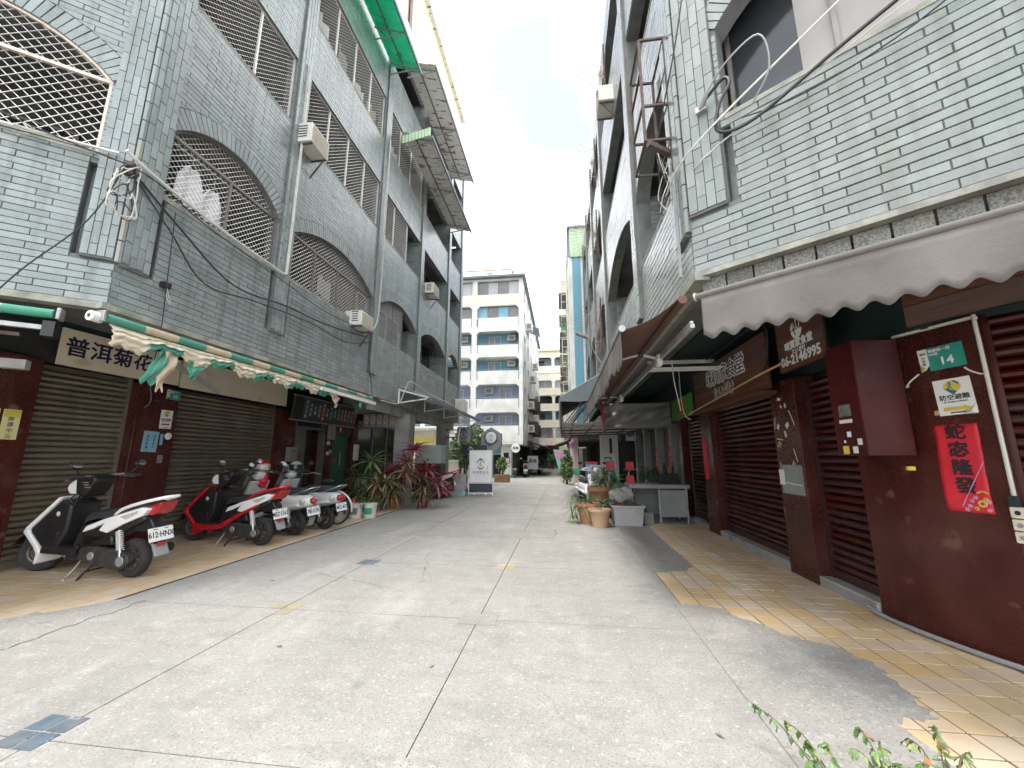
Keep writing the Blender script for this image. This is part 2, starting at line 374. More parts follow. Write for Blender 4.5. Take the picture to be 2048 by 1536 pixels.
mat('board_grey', (.26, .27, .26), (.20, .21, .20), scale=3, rough=.6)
mat('menu_dark', (.05, .065, .065), (.04, .05, .05), scale=3, rough=.5)
mat('menu_red', (.22, .025, .035), (.18, .02, .03), scale=3, rough=.5)
mat('menu_text', (.55, .60, .58), rough=.6)
mat('light_tube', (.74, .74, .70), rough=.35)
mat('sign_silver', (.60, .61, .63), (.56, .57, .59), scale=2, rough=.4)
mat('sign_grey', (.24, .245, .25), (.21, .215, .22), scale=2, rough=.5)
mat('sign_navy', (.035, .045, .06), (.03, .04, .05), scale=2, rough=.5)
mat('corrugated', (.30, .30, .28), (.22, .22, .205), scale=3, rough=.6, metal=.2, dirt=(.18, .13, .09), dscale=3, dlo=.6, dhi=.8)
mat('corrugated_pale', (.52, .50, .44), (.45, .43, .38), scale=3, rough=.6, dirt=(.3, .25, .18), dscale=3, dlo=.6, dhi=.8)
mat('roof_dark', (.15, .185, .205), (.13, .155, .17), scale=3, rough=.6)
mat('pink_tile', (.55, .40, .35), (.48, .35, .31), scale=9, rough=.5, rnd=.1)
mat('laundry', (.86, .86, .86), (.66, .66, .67), scale=6, rough=.9, bump=.3, bscale=12)
mat('meter_glass', (.10, .10, .09), (.2, .2, .19), scale=30, rough=.1)
mat('shovel_red', (.45, .02, .03), (.38, .015, .025), scale=5, rough=.5)
mat('green_plastic', (.04, .42, .22), (.03, .36, .18), scale=5, rough=.45)
mat('box_blue', (.16, .34, .52), (.14, .28, .44), scale=4, rough=.5)
mat('violet', (.28, .20, .38), (.24, .17, .33), scale=4, rough=.5)
mat('tank_glass', (.42, .52, .47), (.36, .46, .42), scale=2, rough=.1)
mat('red_bin', (.25, .02, .03), (.2, .015, .02), scale=4, rough=.5)
mat('bag_plastic', (.42, .42, .39), (.33, .33, .31), scale=5, rough=.4, bump=.5, bscale=9)
mat('sack', (.36, .345, .31), (.26, .25, .225), scale=6, rough=.85, bump=.5, bscale=10)
mat('skin_pig', (.3, .15, .1), rough=.7)
mat('food_a', (.35, .15, .06), (.55, .36, .2), scale=16, rough=.6)
mat('plate_white', (.5, .5, .48), rough=.5)
mat('wire_rust', (.30, .19, .13), (.42, .38, .33), scale=9, rough=.7, metal=.4)
mat('wire_pale', (.55, .52, .48), (.42, .34, .28), scale=9, rough=.6, metal=.4)

def aggregate(name, base, dark, pale, fine=150, big=.8):
    """washed concrete with aggregate specks, stains and pale scuffs, in world coordinates"""
    m = bpy.data.materials.new(name); m.use_nodes = True; t = m.node_tree; N = t.nodes; L = t.links; b = N['Principled BSDF']
    b.inputs['Roughness'].default_value = .88
    co = N.new('ShaderNodeNewGeometry').outputs['Position']
    def noise(s, d, st=None, ro=.55):
        n = N.new('ShaderNodeTexNoise'); n.inputs['Scale'].default_value = s; n.inputs['Detail'].default_value = d; n.inputs['Roughness'].default_value = ro
        v = co
        if st:
            q = N.new('ShaderNodeMapping'); q.inputs['Scale'].default_value = st; L.new(co, q.inputs[0]); v = q.outputs[0]
        L.new(v, n.inputs['Vector']); return n.outputs['Fac']
    def mr(src, a, c, lo=0., hi=1.):
        r = N.new('ShaderNodeMapRange'); r.inputs[1].default_value = a; r.inputs[2].default_value = c; r.inputs[3].default_value = lo; r.inputs[4].default_value = hi; L.new(src, r.inputs[0]); return r.outputs[0]
    def mix(f, a, c):
        x = N.new('ShaderNodeMixRGB'); L.new(f, x.inputs[0])
        for i, v in ((1, a), (2, c)):
            if isinstance(v, tuple): x.inputs[i].default_value = (*v, 1)
            else: L.new(v, x.inputs[i])
        return x.outputs[0]
    c = mix(mr(noise(big, 6), .3, .7), base, tuple(v * .78 for v in base))
    c = mix(mr(noise(2.6, 8, (1, 2.2, 1), .65), .50, .75, 0, .75), c, tuple(v * .62 for v in base))
    c = mix(mr(noise(7, 7, (.9, 1.3, 1)), .55, .75, 0, .4), c, pale)
    c = mix(mr(noise(1.0, 7, (2.2, .28, 1), .6), .52, .72, 0, .5), c, tuple(v * .66 for v in base))
    c = mix(mr(noise(3.4, 5, None, .5), .66, .74, 0, .6), c, tuple(v * .5 for v in base))
    c = mix(mr(noise(.9, 6, (1.6, .5, 1), .6), .55, .75, 0, .55), c, pale)
    vo = N.new('ShaderNodeTexVoronoi'); vo.inputs['Scale'].default_value = fine * .62; L.new(co, vo.inputs['Vector'])
    c = mix(mr(vo.outputs['Distance'], .12, .30, .5, 0), c, dark)
    c = mix(mr(noise(fine, 2), .56, .66, 0, .7), c, dark)
    c = mix(mr(noise(fine * .45, 3), .58, .70, 0, .55), c, pale)
    vc = N.new('ShaderNodeTexVoronoi'); vc.feature = 'DISTANCE_TO_EDGE'; vc.inputs['Scale'].default_value = .42
    nw = N.new('ShaderNodeTexNoise'); nw.inputs['Scale'].default_value = 3.2; nw.inputs['Detail'].default_value = 6; L.new(co, nw.inputs['Vector'])
    wm = N.new('ShaderNodeMixRGB'); wm.inputs[0].default_value = .16; L.new(co, wm.inputs[1]); L.new(nw.outputs['Color'], wm.inputs[2]); L.new(wm.outputs[0], vc.inputs['Vector'])
    crk = mr(vc.outputs['Distance'], .0008, .003, 1, 0)
    ck = N.new('ShaderNodeMath'); ck.operation = 'MULTIPLY'; L.new(crk, ck.inputs[0]); L.new(mr(noise(.5, 2), .48, .62), ck.inputs[1])
    c = mix(ck.outputs[0], c, tuple(v * .4 for v in dark))
    L.new(c, b.inputs['Base Color'])
    bn = N.new('ShaderNodeBump'); bn.inputs['Strength'].default_value = .45; bn.inputs['Distance'].default_value = .006
    L.new(noise(fine * .8, 3), bn.inputs['Height']); L.new(bn.outputs[0], b.inputs['Normal'])
    M[name] = m
aggregate('ground_concrete', (.318, .307, .281), (.15, .146, .134), (.48, .465, .428), fine=85)
aggregate('patch_concrete', (.30, .288, .262), (.13, .125, .115), (.48, .463, .42), fine=80)
mat('joint', (.19, .185, .172), (.24, .235, .22), scale=9, rough=.95, coord='World')
mat('pave_tile', (.52, .395, .25), (.56, .44, .29), scale=2.0, rough=.55, rnd=.045, bump=.15, bscale=60, dirt=(.41, .31, .20), dscale=2.2, dlo=.5, dhi=.8, coord='World', wear=(.14, .10, .06), wscale=9, wlo=.74, whi=.78)
mat('pave_grout', (.055, .042, .028), (.09, .068, .045), scale=9, rough=.95, coord='World')
mat('inlay_blue', (.075, .105, .135), (.13, .155, .175), scale=9, rough=.6, rnd=.1, wear=(.38, .38, .36), wscale=12, wlo=.6, whi=.72)
mat('inlay_yellow', (.34, .285, .18), (.31, .275, .205), scale=9, rough=.6, rnd=.1, wear=(.40, .38, .34), wscale=12, wlo=.6, whi=.72)
# ------------------------------------------------------------------ tiled facades
TL, TH, JT = .229, .0615, .0068            # facade tile length, height, joint
TR = .30                                  # the long tiles of the running courses
CAMP = Vector((0, 0, CAMH))
_Rm = cam.rotation_euler.to_matrix()
def in_view(p, margin=0.0):
    q = _Rm.transposed() @ (Vector(p) - CAMP)
    if q.z > -.1: return False
    x = q.x / -q.z * 783 / 1024; y = q.y / -q.z * 783 / 768
    return abs(x) < 1 + margin and abs(y) < 1 + margin
class Opening:
    def __init__(s, u0, u1, v0, v1, rise=0.0):
        s.u0, s.u1, s.v0, s.v1, s.rise = u0, u1, v0, v1, rise
        s.uc = (u0 + u1) / 2; hw = (u1 - u0) / 2
        if rise: s.r = (hw * hw + rise * rise) / (2 * rise); s.cy = v1 + rise - s.r; s.ang = math.asin(hw / s.r)
    def top(s, u, off=0.0):
        if not s.rise: return s.v1
        d = (s.r + off) ** 2 - (u - s.uc) ** 2
        return s.cy + math.sqrt(d) if d > 0 else -1e9
    def poly(s, inset=0.0):
        i = inset
        if not s.rise: return [(s.u0 + i, s.v0 + i), (s.u1 - i, s.v0 + i), (s.u1 - i, s.v1 - i), (s.u0 + i, s.v1 - i)]
        n = 14; a = [(s.uc + (s.r - i) * math.sin(t), s.cy + (s.r - i) * math.cos(t)) for t in [s.ang * (1 - 2 * k / n) for k in range(n + 1)]]
        a = [(min(max(p[0], s.u0 + i), s.u1 - i), p[1]) for p in a]
        return [(s.u0 + i, s.v0 + i), (s.u1 - i, s.v0 + i)] + a
def clip_poly(poly, p, n):
    """keep the side of the line through p with (q-p).n >= 0"""
    out = []
    for i in range(len(poly)):
        a = poly[i]; b = poly[(i + 1) % len(poly)]
        da = (a[0] - p[0]) * n[0] + (a[1] - p[1]) * n[1]; db = (b[0] - p[0]) * n[0] + (b[1] - p[1]) * n[1]
        if da >= 0: out.append(a)
        if (da >= 0) != (db >= 0):
            t = da / (da - db); out.append((a[0] + (b[0] - a[0]) * t, a[1] + (b[1] - a[1]) * t))
    return out
class TileSet:
    """collects the facade tiles of one building; the nearest whole ones become objects, the rest one mesh"""
    def __init__(s, m): s.full = []; s.cut = []; s.m = m
    def whole(s, fm, u, v, vertical, dz): s.full.append((fm, u, v, vertical, dz))
    def piece(s, fm, poly, dz): 
        if len(poly) >= 3: s.cut.append((fm, poly, dz))
    def finish(s, parent, nobj=300):
        h = .012
        def unit_tile(ln):
            me = MB(); a, b = ln / 2, TH / 2; c = .003
            me.add([(-a, -b, 0), (a, -b, 0), (a, b, 0), (-a, b, 0), (-a, -b, h - c), (a, -b, h - c), (a, b, h - c), (-a, b, h - c), (-a + c, -b + c, h), (a - c, -b + c, h), (a - c, b - c, h), (-a + c, b - c, h)],
               [(8, 9, 10, 11)] + [(i, (i + 1) % 4, 4 + (i + 1) % 4, 4 + i) for i in range(4)] + [(4 + i, 4 + (i + 1) % 4, 8 + (i + 1) % 4, 8 + i) for i in range(4)])
            return me.mesh('tile', s.m)
        unit_h, unit_v = unit_tile(TR), unit_tile(TL)
        sc_ = []
        for t in s.full:
            p = t[0] @ Vector((t[1], t[2], t[4])); sc_.append(((p - CAMP).length if in_view(p, -.01) else 1e6, t))
        sc_.sort(key=lambda x: x[0])
        for d, (fm, u, v, vert, dz) in sc_[:nobj]:
            o = bpy.data.objects.new('tile', unit_v if vert else unit_h); col.objects.link(o); o.parent = parent; o.matrix_parent_inverse = wmat(parent).inverted()
            mm = fm @ Matrix.Translation((u, v, dz + random.uniform(-.002, .002))) @ Matrix.Rotation((math.pi / 2 if vert else 0) + random.gauss(0, .004), 4, 'Z') @ Matrix.Rotation(random.gauss(0, .012), 4, 'X') @ Matrix.Rotation(random.gauss(0, .006), 4, 'Y')
            o.matrix_basis = mm
        mb = MB(); pv = []
        def em(fm, poly, z):
            z1 = z + h + random.uniform(-.0015, .0015); k = len(mb.v); n = len(poly)
            mb.v += [tuple(fm @ Vector((p[0], p[1], z1))) for p in poly] + [tuple(fm @ Vector((p[0], p[1], z))) for p in poly]
            mb.f.append(tuple(range(k, k + n)))
            for i in range(n): mb.f.append((k + i, k + n + i, k + n + (i + 1) % n, k + (i + 1) % n))
            pv.extend([random.random()] * (2 * n))
        for d, (fm, u, v, vert, dz) in sc_[nobj:]:
            a, b = (TH / 2, TL / 2) if vert else (TR / 2, TH / 2)
            em(fm, [(u - a, v - b), (u + a, v - b), (u + a, v + b), (u - a, v + b)], dz)
        for fm, poly, dz in s.cut: em(fm, poly, dz)
        mb.pv = pv
        o = mb.build('tile_courses', s.m, parent); o['kind'] = 'stuff'
        return o

def tile_wall(ts, fm, u0, u1, v0, v1, ops, zones):
    """running-bond courses; zones are (u0,u1,v0,v1) where no courses go"""
    nrow = int((v1 - v0) / (TH + JT)); h = (v1 - v0) / nrow
    for r in range(nrow):
        va = v0 + r * h + JT / 2; vb = v0 + (r + 1) * h - JT / 2; vm = (va + vb) / 2
        ex = [(z[0], z[1]) for z in zones if z[2] - .02 < vm < z[3] + .02]
        for o in ops:
            if o.v0 < vm < o.v1: ex.append((o.u0, o.u1))
        free = [(u0, u1)]
        for a, b in ex:
            nf = []
            for p, q in free:
                if b <= p or a >= q: nf.append((p, q)); continue
                if a - p > .01: nf.append((p, a))
                if q - b > .01: nf.append((b, q))
            free = nf
        ph = (r % 2) * (TR + JT) * .38 + (random.random() - .5) * .03
        for p, q in free:
            k0 = math.floor((p - ph) / (TR + JT)) - 1; u = ph + k0 * (TR + JT)
            while u < q:
                a = max(u, p + JT / 2); b = min(u + TR, q - JT / 2)
                if b - a > .012:
                    poly = [(a, va), (b, va), (b, vb), (a, vb)]; cut = False; skip = False
                    for o in ops:
                        if o.rise and vb > o.v1 - .02 and va < o.v1 + o.rise + .26 and b > o.u0 - .25 and a < o.u1 + .25:
                            um = (a + b) / 2; off = TL + JT
                            dx = max(-.999, min(.999, (um - o.uc) / (o.r + off)))
                            t = math.asin(dx)
                            if abs(t) > o.ang:     # beyond the springing: end voussoir line
                                s_ = 1 if t > 0 else -1
                                n = (s_ * math.cos(o.ang), -math.sin(o.ang)); pt = (o.u1 if s_ > 0 else o.u0, o.v1)
                                tt = o.top(um, off)
                                if tt < 0 or vm > tt: continue
                                poly = clip_poly(poly, (pt[0], pt[1] + .0), n); cut = True
                            else:
                                pt = (o.uc + (o.r + off) * math.sin(t), o.cy + (o.r + off) * math.cos(t))
                                if va >= pt[1] + abs(math.tan(t)) * (b - a) / 2 + .001: continue
                                poly = clip_poly(poly, pt, (math.sin(t), math.cos(t))); cut = True
                            if len(poly) < 3: skip = True; break
                    if not skip:
                        if not cut and abs((b - a) - TR) < .001 and abs((vb - va) - TH) < .004: ts.whole(fm, (a + b) / 2, vm, False, 0)
                        else: ts.piece(fm, poly, 0)
                u += TR + JT
    for o in ops:                       # voussoirs over the arches
        if not o.rise: continue
        n = int(2 * o.ang * o.r / (TH + .004)); 
        for k in range(n):
            t = -o.ang + 2 * o.ang * (k + .5) / n; dt = o.ang / n - .0045 / o.r
            P = lambda rr, tt: (o.uc + rr * math.sin(tt), o.cy + rr * math.cos(tt))
            ts.piece(fm, [P(o.r + .002, t - dt), P(o.r + .002, t + dt), P(o.r + TL, t + dt * .97), P(o.r + TL, t - dt * .97)][::-1], .003)
def tile_pier(ts, fm, u0, u1, v0, v1, dz):
    n = max(1, round((u1 - u0) / (TH + JT))); wd = (u1 - u0) / n
    for k in range(n):
        uc = u0 + (k + .5) * wd; ph = (k % 2) * .5 * (TL + JT) + random.uniform(-.02, .02); v = v0 - TL + ph
        while v < v1:
            a = max(v, v0 + .002); b = min(v + TL, v1 - .002)
            if b - a > .015:
                if b - a > TL - .002 and abs(wd - TH - JT) < .006: ts.whole(fm, uc, (a + b) / 2, True, dz)
                else: ts.piece(fm, [(uc - wd / 2 + JT / 2, a), (uc + wd / 2 - JT / 2, a), (uc + wd / 2 - JT / 2, b), (uc - wd / 2 + JT / 2, b)], dz)
            v += TL + JT

def lattice(mb, poly, du, dv, z, r=.004):
    """diamond mesh clipped to a convex polygon"""
    us = [p[0] for p in poly]; vs_ = [p[1] for p in poly]; u0, u1, v0, v1 = min(us), max(us), min(vs_), max(vs_)
    ln = math.hypot(du, dv)
    for sgn in (1, -1):
        d = (du / ln, sgn * dv / ln); span = (v1 - v0) / dv * du
        k = int((u0 - span) / du) - 1
        while k * du < u1 + span + du:
            p = (k * du, v0); t0, t1 = -1e9, 1e9; ok = True
            for i in range(len(poly)):
                a = poly[i]; b = poly[(i + 1) % len(poly)]; e = (b[0] - a[0], b[1] - a[1]); n = (-e[1], e[0])
                num = (p[0] - a[0]) * n[0] + (p[1] - a[1]) * n[1]; den = d[0] * n[0] + d[1] * n[1]
                if abs(den) < 1e-9:
                    if num < 0: ok = False; break
                else:
                    t = -num / den
                    if den > 0: t0 = max(t0, t)
                    else: t1 = min(t1, t)
            if ok and t1 - t0 > .01:
                mb.tube([(p[0] + d[0] * t0, p[1] + d[1] * t0, z + sgn * r * .5), (p[0] + d[0] * t1, p[1] + d[1] * t1, z + sgn * r * .5)], r, 3, caps=False)
            k += 2
def security_grille(fm, op, parent, m, fr_m, z=-.03, du=.042, dv=.038, mull=(), rail=None, u_to=None, r=.0043):
    """part: frame; sub-part: mesh of bars"""
    pol = op.poly(.012)
    if u_to is not None: pol = clip_poly(pol, (u_to, 0), (-1, 0))
    fb = MB(fm)
    for i in range(len(pol)):
        a = pol[i]; b = pol[(i + 1) % len(pol)]
        if math.hypot(a[0] - b[0], a[1] - b[1]) > .001: fb.bar((a[0], a[1], z), (b[0], b[1], z), .028)
    e = u_to if u_to is not None else op.u1
    for uu in mull: fb.bar((uu, op.v0, z), (uu, (rail or op.top(uu)), z), .03)
    if rail: fb.bar((op.u0, rail, z), (e, rail, z), .035)
    g = fb.build('security_grille', fr_m, parent)
    mb = MB(fm); lattice(mb, pol, du, dv, z - .012, r); mb.build('diamond_mesh', m, g)
    return g
def window_set(fm, u0, u1, v0, v1, parent, z, n=3, frost=(), name='window', fr='window_alu', transom=None, glass='glass_dark'):
    fb = MB(fm); t = .035
    fb.box((u0, v0, z - .05), (u1, v0 + t, z)); fb.box((u0, v1 - t, z - .05), (u1, v1, z))
    for i in range(n + 1):
        uu = u0 + (u1 - u0) * i / n; a = min(max(uu - t / 2, u0), u1 - t); fb.box((a, v0 + t, z - .048), (a + t, v1 - t, z - .002))
    vt = v1
    if transom: fb.box((u0 + t, transom, z - .046), (u1 - t, transom + t, z - .004))
    f = fb.build(name, fr, parent)
    for i in range(n):
        a = u0 + (u1 - u0) * i / n; b = u0 + (u1 - u0) * (i + 1) / n; zz = z - .03 - .012 * (i % 2)
        MB(fm).box((a + .006, v0 + .01, zz - .005), (b - .006, v1 - .01, zz)).build('pane', 'glass_frost' if i in frost else glass, f)
    return f
def wall_body(fm, outline, holes, parent, m='grout', t=.18, name='facade_wall'):
    return MB(fm).prism(outline, -t, 0, holes).build(name, m, parent)

# ------------------------------------------------------------------ left building
XL, XLs = -4.43, -6.69
LC = Vector((XL, 3.12, 0)); CH = R(52); CR = Vector((math.sin(CH), math.cos(CH), 0))
LB = thing('apartment_building', 'tall grey green tiled apartment building with caged arched balconies above the parked scooters', 'building', (-8, 9, 0))
fLA = frame((XL, 0, 0), (0, 1, 0)); fLC = frame(LC, CR)
tsL = TileSet('facade_tile')
Lb = [(3.42, 5.16), (5.52, 8.32), (8.68, 11.18), (11.5, 14.18), (14.5, 16.12)]
Lfl = [(6.95, 8.2), (9.45, 10.72), (12.1, 13.35)]
opsL2 = [Opening(a, b, 4.25, 5.1, .40) for a, b in Lb]
opsL = opsL2 + [Opening(a, b, v0, v1) for v0, v1 in Lfl for a, b in Lb]
piersL = [(3.13, 3.40), (5.2, 5.48), (8.36, 8.64), (11.2, 11.47), (14.2, 14.47), (16.14, 16.40)]
slots = []
for i, (a, b) in enumerate(piersL):
    for s0, s1 in ((a - .075, a - .005), (b + .005, b + .075)):
        if s0 > 3.2 and s1 < 16.3: slots.append((s0, s1, 3.28, 4.2))
wall_body(fLA, [(3.12, 2.80), (16.4, 2.80), (16.4, 14.6), (3.12, 14.6)], [o.poly() for o in opsL] + [[(s[0], s[2]), (s[1], s[2]), (s[1], s[3]), (s[0], s[3])] for s in slots], LB)
tile_wall(tsL, fLA, 3.12, 16.4, 2.845, 14.55, opsL, [(p[0] - .01, p[1] + .01, 3.28, 14.6) for p in piersL] + slots)
pm = MB(fLA)
for p in piersL: pm.box((p[0], 3.25, 0), (p[1], 14.58, .045))
pm.build('pier', 'grout', LB)
for p in piersL: tile_pier(tsL, fLA, p[0], p[1], 3.27, 14.55, .045)
for s in slots: MB(fLA).box((s[0] - .01, s[2] - .01, -.14), (s[1] + .01, s[3] + .01, -.10)).build('slot_back', 'facade_tile', LB)
# chamfered corner
opC = [Opening(-2.45, -.29, 4.42, 5.28, .5)] + [Opening(-2.45, -.29, v0, v1) for v0, v1 in Lfl]
slC = [(-.33, -.26, 3.3, 4.3)]
wall_body(fLC, [(-3.6, 2.80), (0, 2.80), (0, 14.6), (-3.6, 14.6)], [o.poly() for o in opC] + [[(s[0], s[2]), (s[1], s[2]), (s[1], s[3]), (s[0], s[3])] for s in slC], LB)
tile_wall(tsL, fLC, -3.6, 0, 2.845, 14.55, opC, [(-.26, .02, 3.3, 14.6)] + slC)
MB(fLC).box((-.255, 3.28, 0), (-.012, 14.58, .04)).build('pier', 'grout', LB); tile_pier(tsL, fLC, -.255, -.012, 3.3, 14.55, .04)
MB(fLC).box((-.34, 3.29, -.14), (-.25, 4.31, -.10)).build('slot_back', 'facade_tile', LB)
# post closing the corner between the two tiled faces
def corner_post(c, na, nb, z0, z1, parent, t=.057, low='facade_tile_stained', up_m='facade_tile'):
    c = Vector(c); a = c + na * t; b = c + nb * t; m_ = (na + nb).normalized(); q = c + m_ * (t / max(.3, m_.dot(na))); back = c - m_ * .06
    P = [(back.x, back.y), (a.x, a.y), (q.x, q.y), (b.x, b.y)]; ar = sum(P[i][0] * P[(i + 1) % 4][1] - P[(i + 1) % 4][0] * P[i][1] for i in range(4))
    P = P if ar > 0 else P[::-1]
    v = z0
    while v < z1 - .02:
        e = min(z1, v + TL); MB().prism(P, v + .003, e - .003).build('corner_tile', low if v < 4.6 else up_m, parent); v = e + JT
corner_post(LC, Vector((1, 0, 0)), Vector((CR.y, -CR.x, 0)), 3.27, 14.55, LB)
# ledges under the tiles
MB(fLA).box((3.06, 2.775, -.1), (16.42, 2.84, .022)).build('ledge', 'ledge', LB)
MB(fLC).box((-3.6, 2.777, -.1), (.02, 2.842, .021)).build('ledge', 'ledge', LB)
for o in opsL:      # sills and reveals
    MB(fLA).box((o.u0 + .002, o.v0 - .035, -.22), (o.u1 - .002, o.v0 + .006, .016)).build('sill', 'ledge', LB)
MB(fLC).box((-2.448, 4.385, -.2), (-.292, 4.428, .018)).build('sill', 'ledge', LB)
# tiled jambs inside the far openings (deep reveals)
for o in [o for o in opsL if o.u0 > 8.5]:
    jf = frame((XL - .185, o.u1 - .002, 0), (1, 0, 0)); 
    MB(fLA).box((o.u1 - .01, o.v0, -.62), (o.u1 + .15, o.v1 + .1, -.18)).build('jamb', 'grout', LB)
    jf = frame((XL - .62, o.u1 - .012, 0), (1, 0, 0)); tile_wall(tsL, jf, 0, .6, o.v0 + .02, o.v1, [], [])
tsL.finish(LB)
# mass behind: floors, back walls, roof
ci = LC - 1.2 * Vector((CR.y, -CR.x, 0))
inner = (XL - 1.2, ci.y + (XL - 1.2 - ci.x) / CR.x * CR.y)
e0 = LC - 3.6 * CR
foot = [(XL - .185, 16.38), (XL - .185, LC.y + .09), (e0.x + .1, e0.y + .16), (-14, e0.y + .16), (-14, 16.38)]
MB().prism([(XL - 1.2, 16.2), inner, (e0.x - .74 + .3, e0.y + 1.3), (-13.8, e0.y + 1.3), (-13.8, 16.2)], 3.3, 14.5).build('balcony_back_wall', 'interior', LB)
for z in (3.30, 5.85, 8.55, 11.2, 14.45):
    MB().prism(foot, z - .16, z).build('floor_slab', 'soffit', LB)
def balcony_windows(bays, floors, xw, parent, fm, depth=1.17):
    for (a, b) in bays:
        for v0, v1 in floors:
            c = (a + b) / 2; hw = (b - a) * .36
            window_set(fm, c - hw, c + hw, v0 - .15, v1 - .1, parent, -depth, n=2)
balcony_windows(Lb[:3], [(4.25, 5.2)] + Lfl[:2], 0, LB, fLA)
window_set(fLC, -2.2, -.9, 4.3, 5.3, LB, -1.17, n=2)
# glazed far bays
for i, (a, b) in enumerate(Lb):
    if i >= 2:
        for j, (v0, v1) in enumerate([(4.25, 5.46)] + Lfl):
            if i == 2 and j in (1, 2): continue
            window_set(fLA, a, b, v0, v1, LB, -.58, n=3 if i < 4 else 2, frost=((1,) if (i + j) % 3 == 0 else ()))
# grilles
security_grille(fLC, opC[0], LB, 'grille_white', 'grille_frame', z=-.02, du=.056, dv=.050, mull=(-1.5,), rail=5.27, r=.0055)
security_grille(fLA, opsL2[0], LB, 'grille_white', 'window_alu', z=-.06, mull=(4.3,), rail=5.1)
security_grille(fLA, opsL2[1], LB, 'grille_white', 'window_alu', z=-.06, mull=(6.2, 6.95, 7.65), rail=5.1)
security_grille(fLA, opsL2[2], LB, 'grille_grey', 'window_alu', z=-.06, mull=(9.6,), u_to=10.2)
for k, o in enumerate(opsL[5:10]):
    if k < 3: security_grille(fLA, o, LB, 'grille_white', 'grille_white', z=-.05, mull=[[4.4], [6.2, 6.9, 7.6], [9.3]][k], u_to=10.2 if k == 2 else None)
for k, o in enumerate(opsL[10:13]):
    security_grille(fLA, o, LB, 'grille_white', 'grille_white', z=-.05, mull=[[4.4], [6.2, 6.9, 7.6], [9.4, 10.2]][k])
for k, o in enumerate(opsL[15:17]):
    security_grille(fLA, o, LB, 'grille_white', 'grille_white', z=-.05, mull=[[4.4], [6.2, 6.9, 7.6]][k])
for op in opC[1:3]: security_grille(fLC, op, LB, 'grille_white', 'grille_frame', z=-.04)
# roof-top shed of yellow corrugated sheet
def corrugated(mb, a, b, up, pitch=.12, amp=.02, nrm=None):
    """sheet from a to b (bottom edge) and `up` vector; ribs run along up"""
    a = Vector(a); b = Vector(b); up = Vector(up); d = (b - a); n = max(2, int(d.length / pitch) * 4)
    nr = (nrm or d.cross(up)).normalized()
    vv = []
    for i in range(n + 1):
        o = nr * (amp * (1 if (i % 4) in (1, 2) else 0)); p = a + d * (i / n) + o; vv += [p, p + up]
    ff = [(2 * i, 2 * i + 2, 2 * i + 3, 2 * i + 1) for i in range(n)]
    mb.add(vv, ff); return mb
sh = corrugated(MB(), (XL - .15, 8.6, 14.6), (XL - .15, 16.1, 14.6), (0, 0, 3.0), .25, .03).build('rooftop_shed', 'yellow_sheet', LB, solid=.01)
corrugated(MB(), (XL - .15, 16.1, 14.6), (-9, 16.1, 14.6), (0, 0, 3.0), .25, .03).build('shed_end', 'yellow_sheet', sh, solid=.01)
MB().box((-9, 8.4, 17.6), (XL + .02, 16.25, 17.68)).build('shed_roof', 'rust_sheet', sh)
MB().box((XL - .12, 9.6, 14.6), (XL - .08, 9.8, 17.6)).build('red_trim', 'maroon_metal', sh)
MB().box((-9, 8.5, 14.6), (XL - .3, 8.6, 17.6)).build('shed_end', 'white_paint', sh)
mat('glass_smoke', (.07, .08, .085), (.10, .11, .115), scale=1.0, rough=.12)
# ------------------------------------------------------------------ right building
XR, XRs = 1.18, 2.72
RC = Vector((XR, 3.35, 0)); CRr = Vector((math.sin(CH), -math.cos(CH), 0))
RB = thing('apartment_building', 'pale grey green tiled corner building over the shuttered eatery with brown awnings', 'building', (6, 9, 0))
fRA = frame((XR, 0, 0), (0, -1, 0)); fRC = frame(RC, CRr)
tsR = TileSet('facade_tile_pale')
Rb = [(3.72, 5.42), (5.78, 9.2), (9.55, 12.2), (12.55, 14.8), (15.15, 17.2)]
Rfl = [(6.72, 7.98), (9.35, 10.5)]
opsR2 = [Opening(-b, -a, 4.02, 5.05, .45) for a, b in Rb]
opsR = opsR2 + [Opening(-b, -a, v0, v1) for v0, v1 in Rfl for a, b in Rb]
piersR = [(-3.66, -3.36), (-5.74, -5.46), (-9.52, -9.24), (-12.52, -12.24), (-15.12, -14.84), (-17.5, -17.24)]
slR = []
for a, b in piersR[:4]:
    for s0, s1 in ((a - .075, a - .005), (b + .005, b + .075)):
        if s1 < -3.4: slR.append((s0, s1, 3.3, 4.0 - .04))
box_ = lambda s: [(s[0], s[2]), (s[1], s[2]), (s[1], s[3]), (s[0], s[3])]
wall_body(fRA, [(-17.5, 2.86), (-3.35, 2.86), (-3.35, 11.2), (-17.5, 11.2)], [o.poly() for o in opsR] + [box_(s) for s in slR], RB)
tile_wall(tsR, fRA, -17.5, -3.35, 2.92, 11.18, opsR, [(p[0] - .01, p[1] + .01, 3.3, 11.2) for p in piersR] + slR)
pm = MB(fRA)
for p in piersR: pm.box((p[0], 3.28, 0), (p[1], 11.19, .045))
pm.build('pier', 'grout', RB)
for p in piersR: tile_pier(tsR, fRA, p[0], p[1], 3.3, 11.17, .045)
for s in slR: MB(fRA).box((s[0] - .01, s[2] - .01, -.14), (s[1] + .01, s[3] + .01, -.10)).build('slot_back', 'facade_tile_pale', RB)
opRC = [Opening(.36, 2.7, 4.26, 5.18, .55)] + [Opening(.36, 2.7, v0, v1) for v0, v1 in Rfl]
slRC = [(.325, .395, 3.45, 4.15)]
wall_body(fRC, [(0, 2.875), (3.6, 2.875), (3.6, 11.2), (0, 11.2)], [o.poly() for o in opRC] + [box_(s) for s in slRC], RB)
tile_wall(tsR, fRC, 0, 3.6, 2.92, 11.18, opRC, [(-.02, .32, 3.45, 11.2)] + slRC)
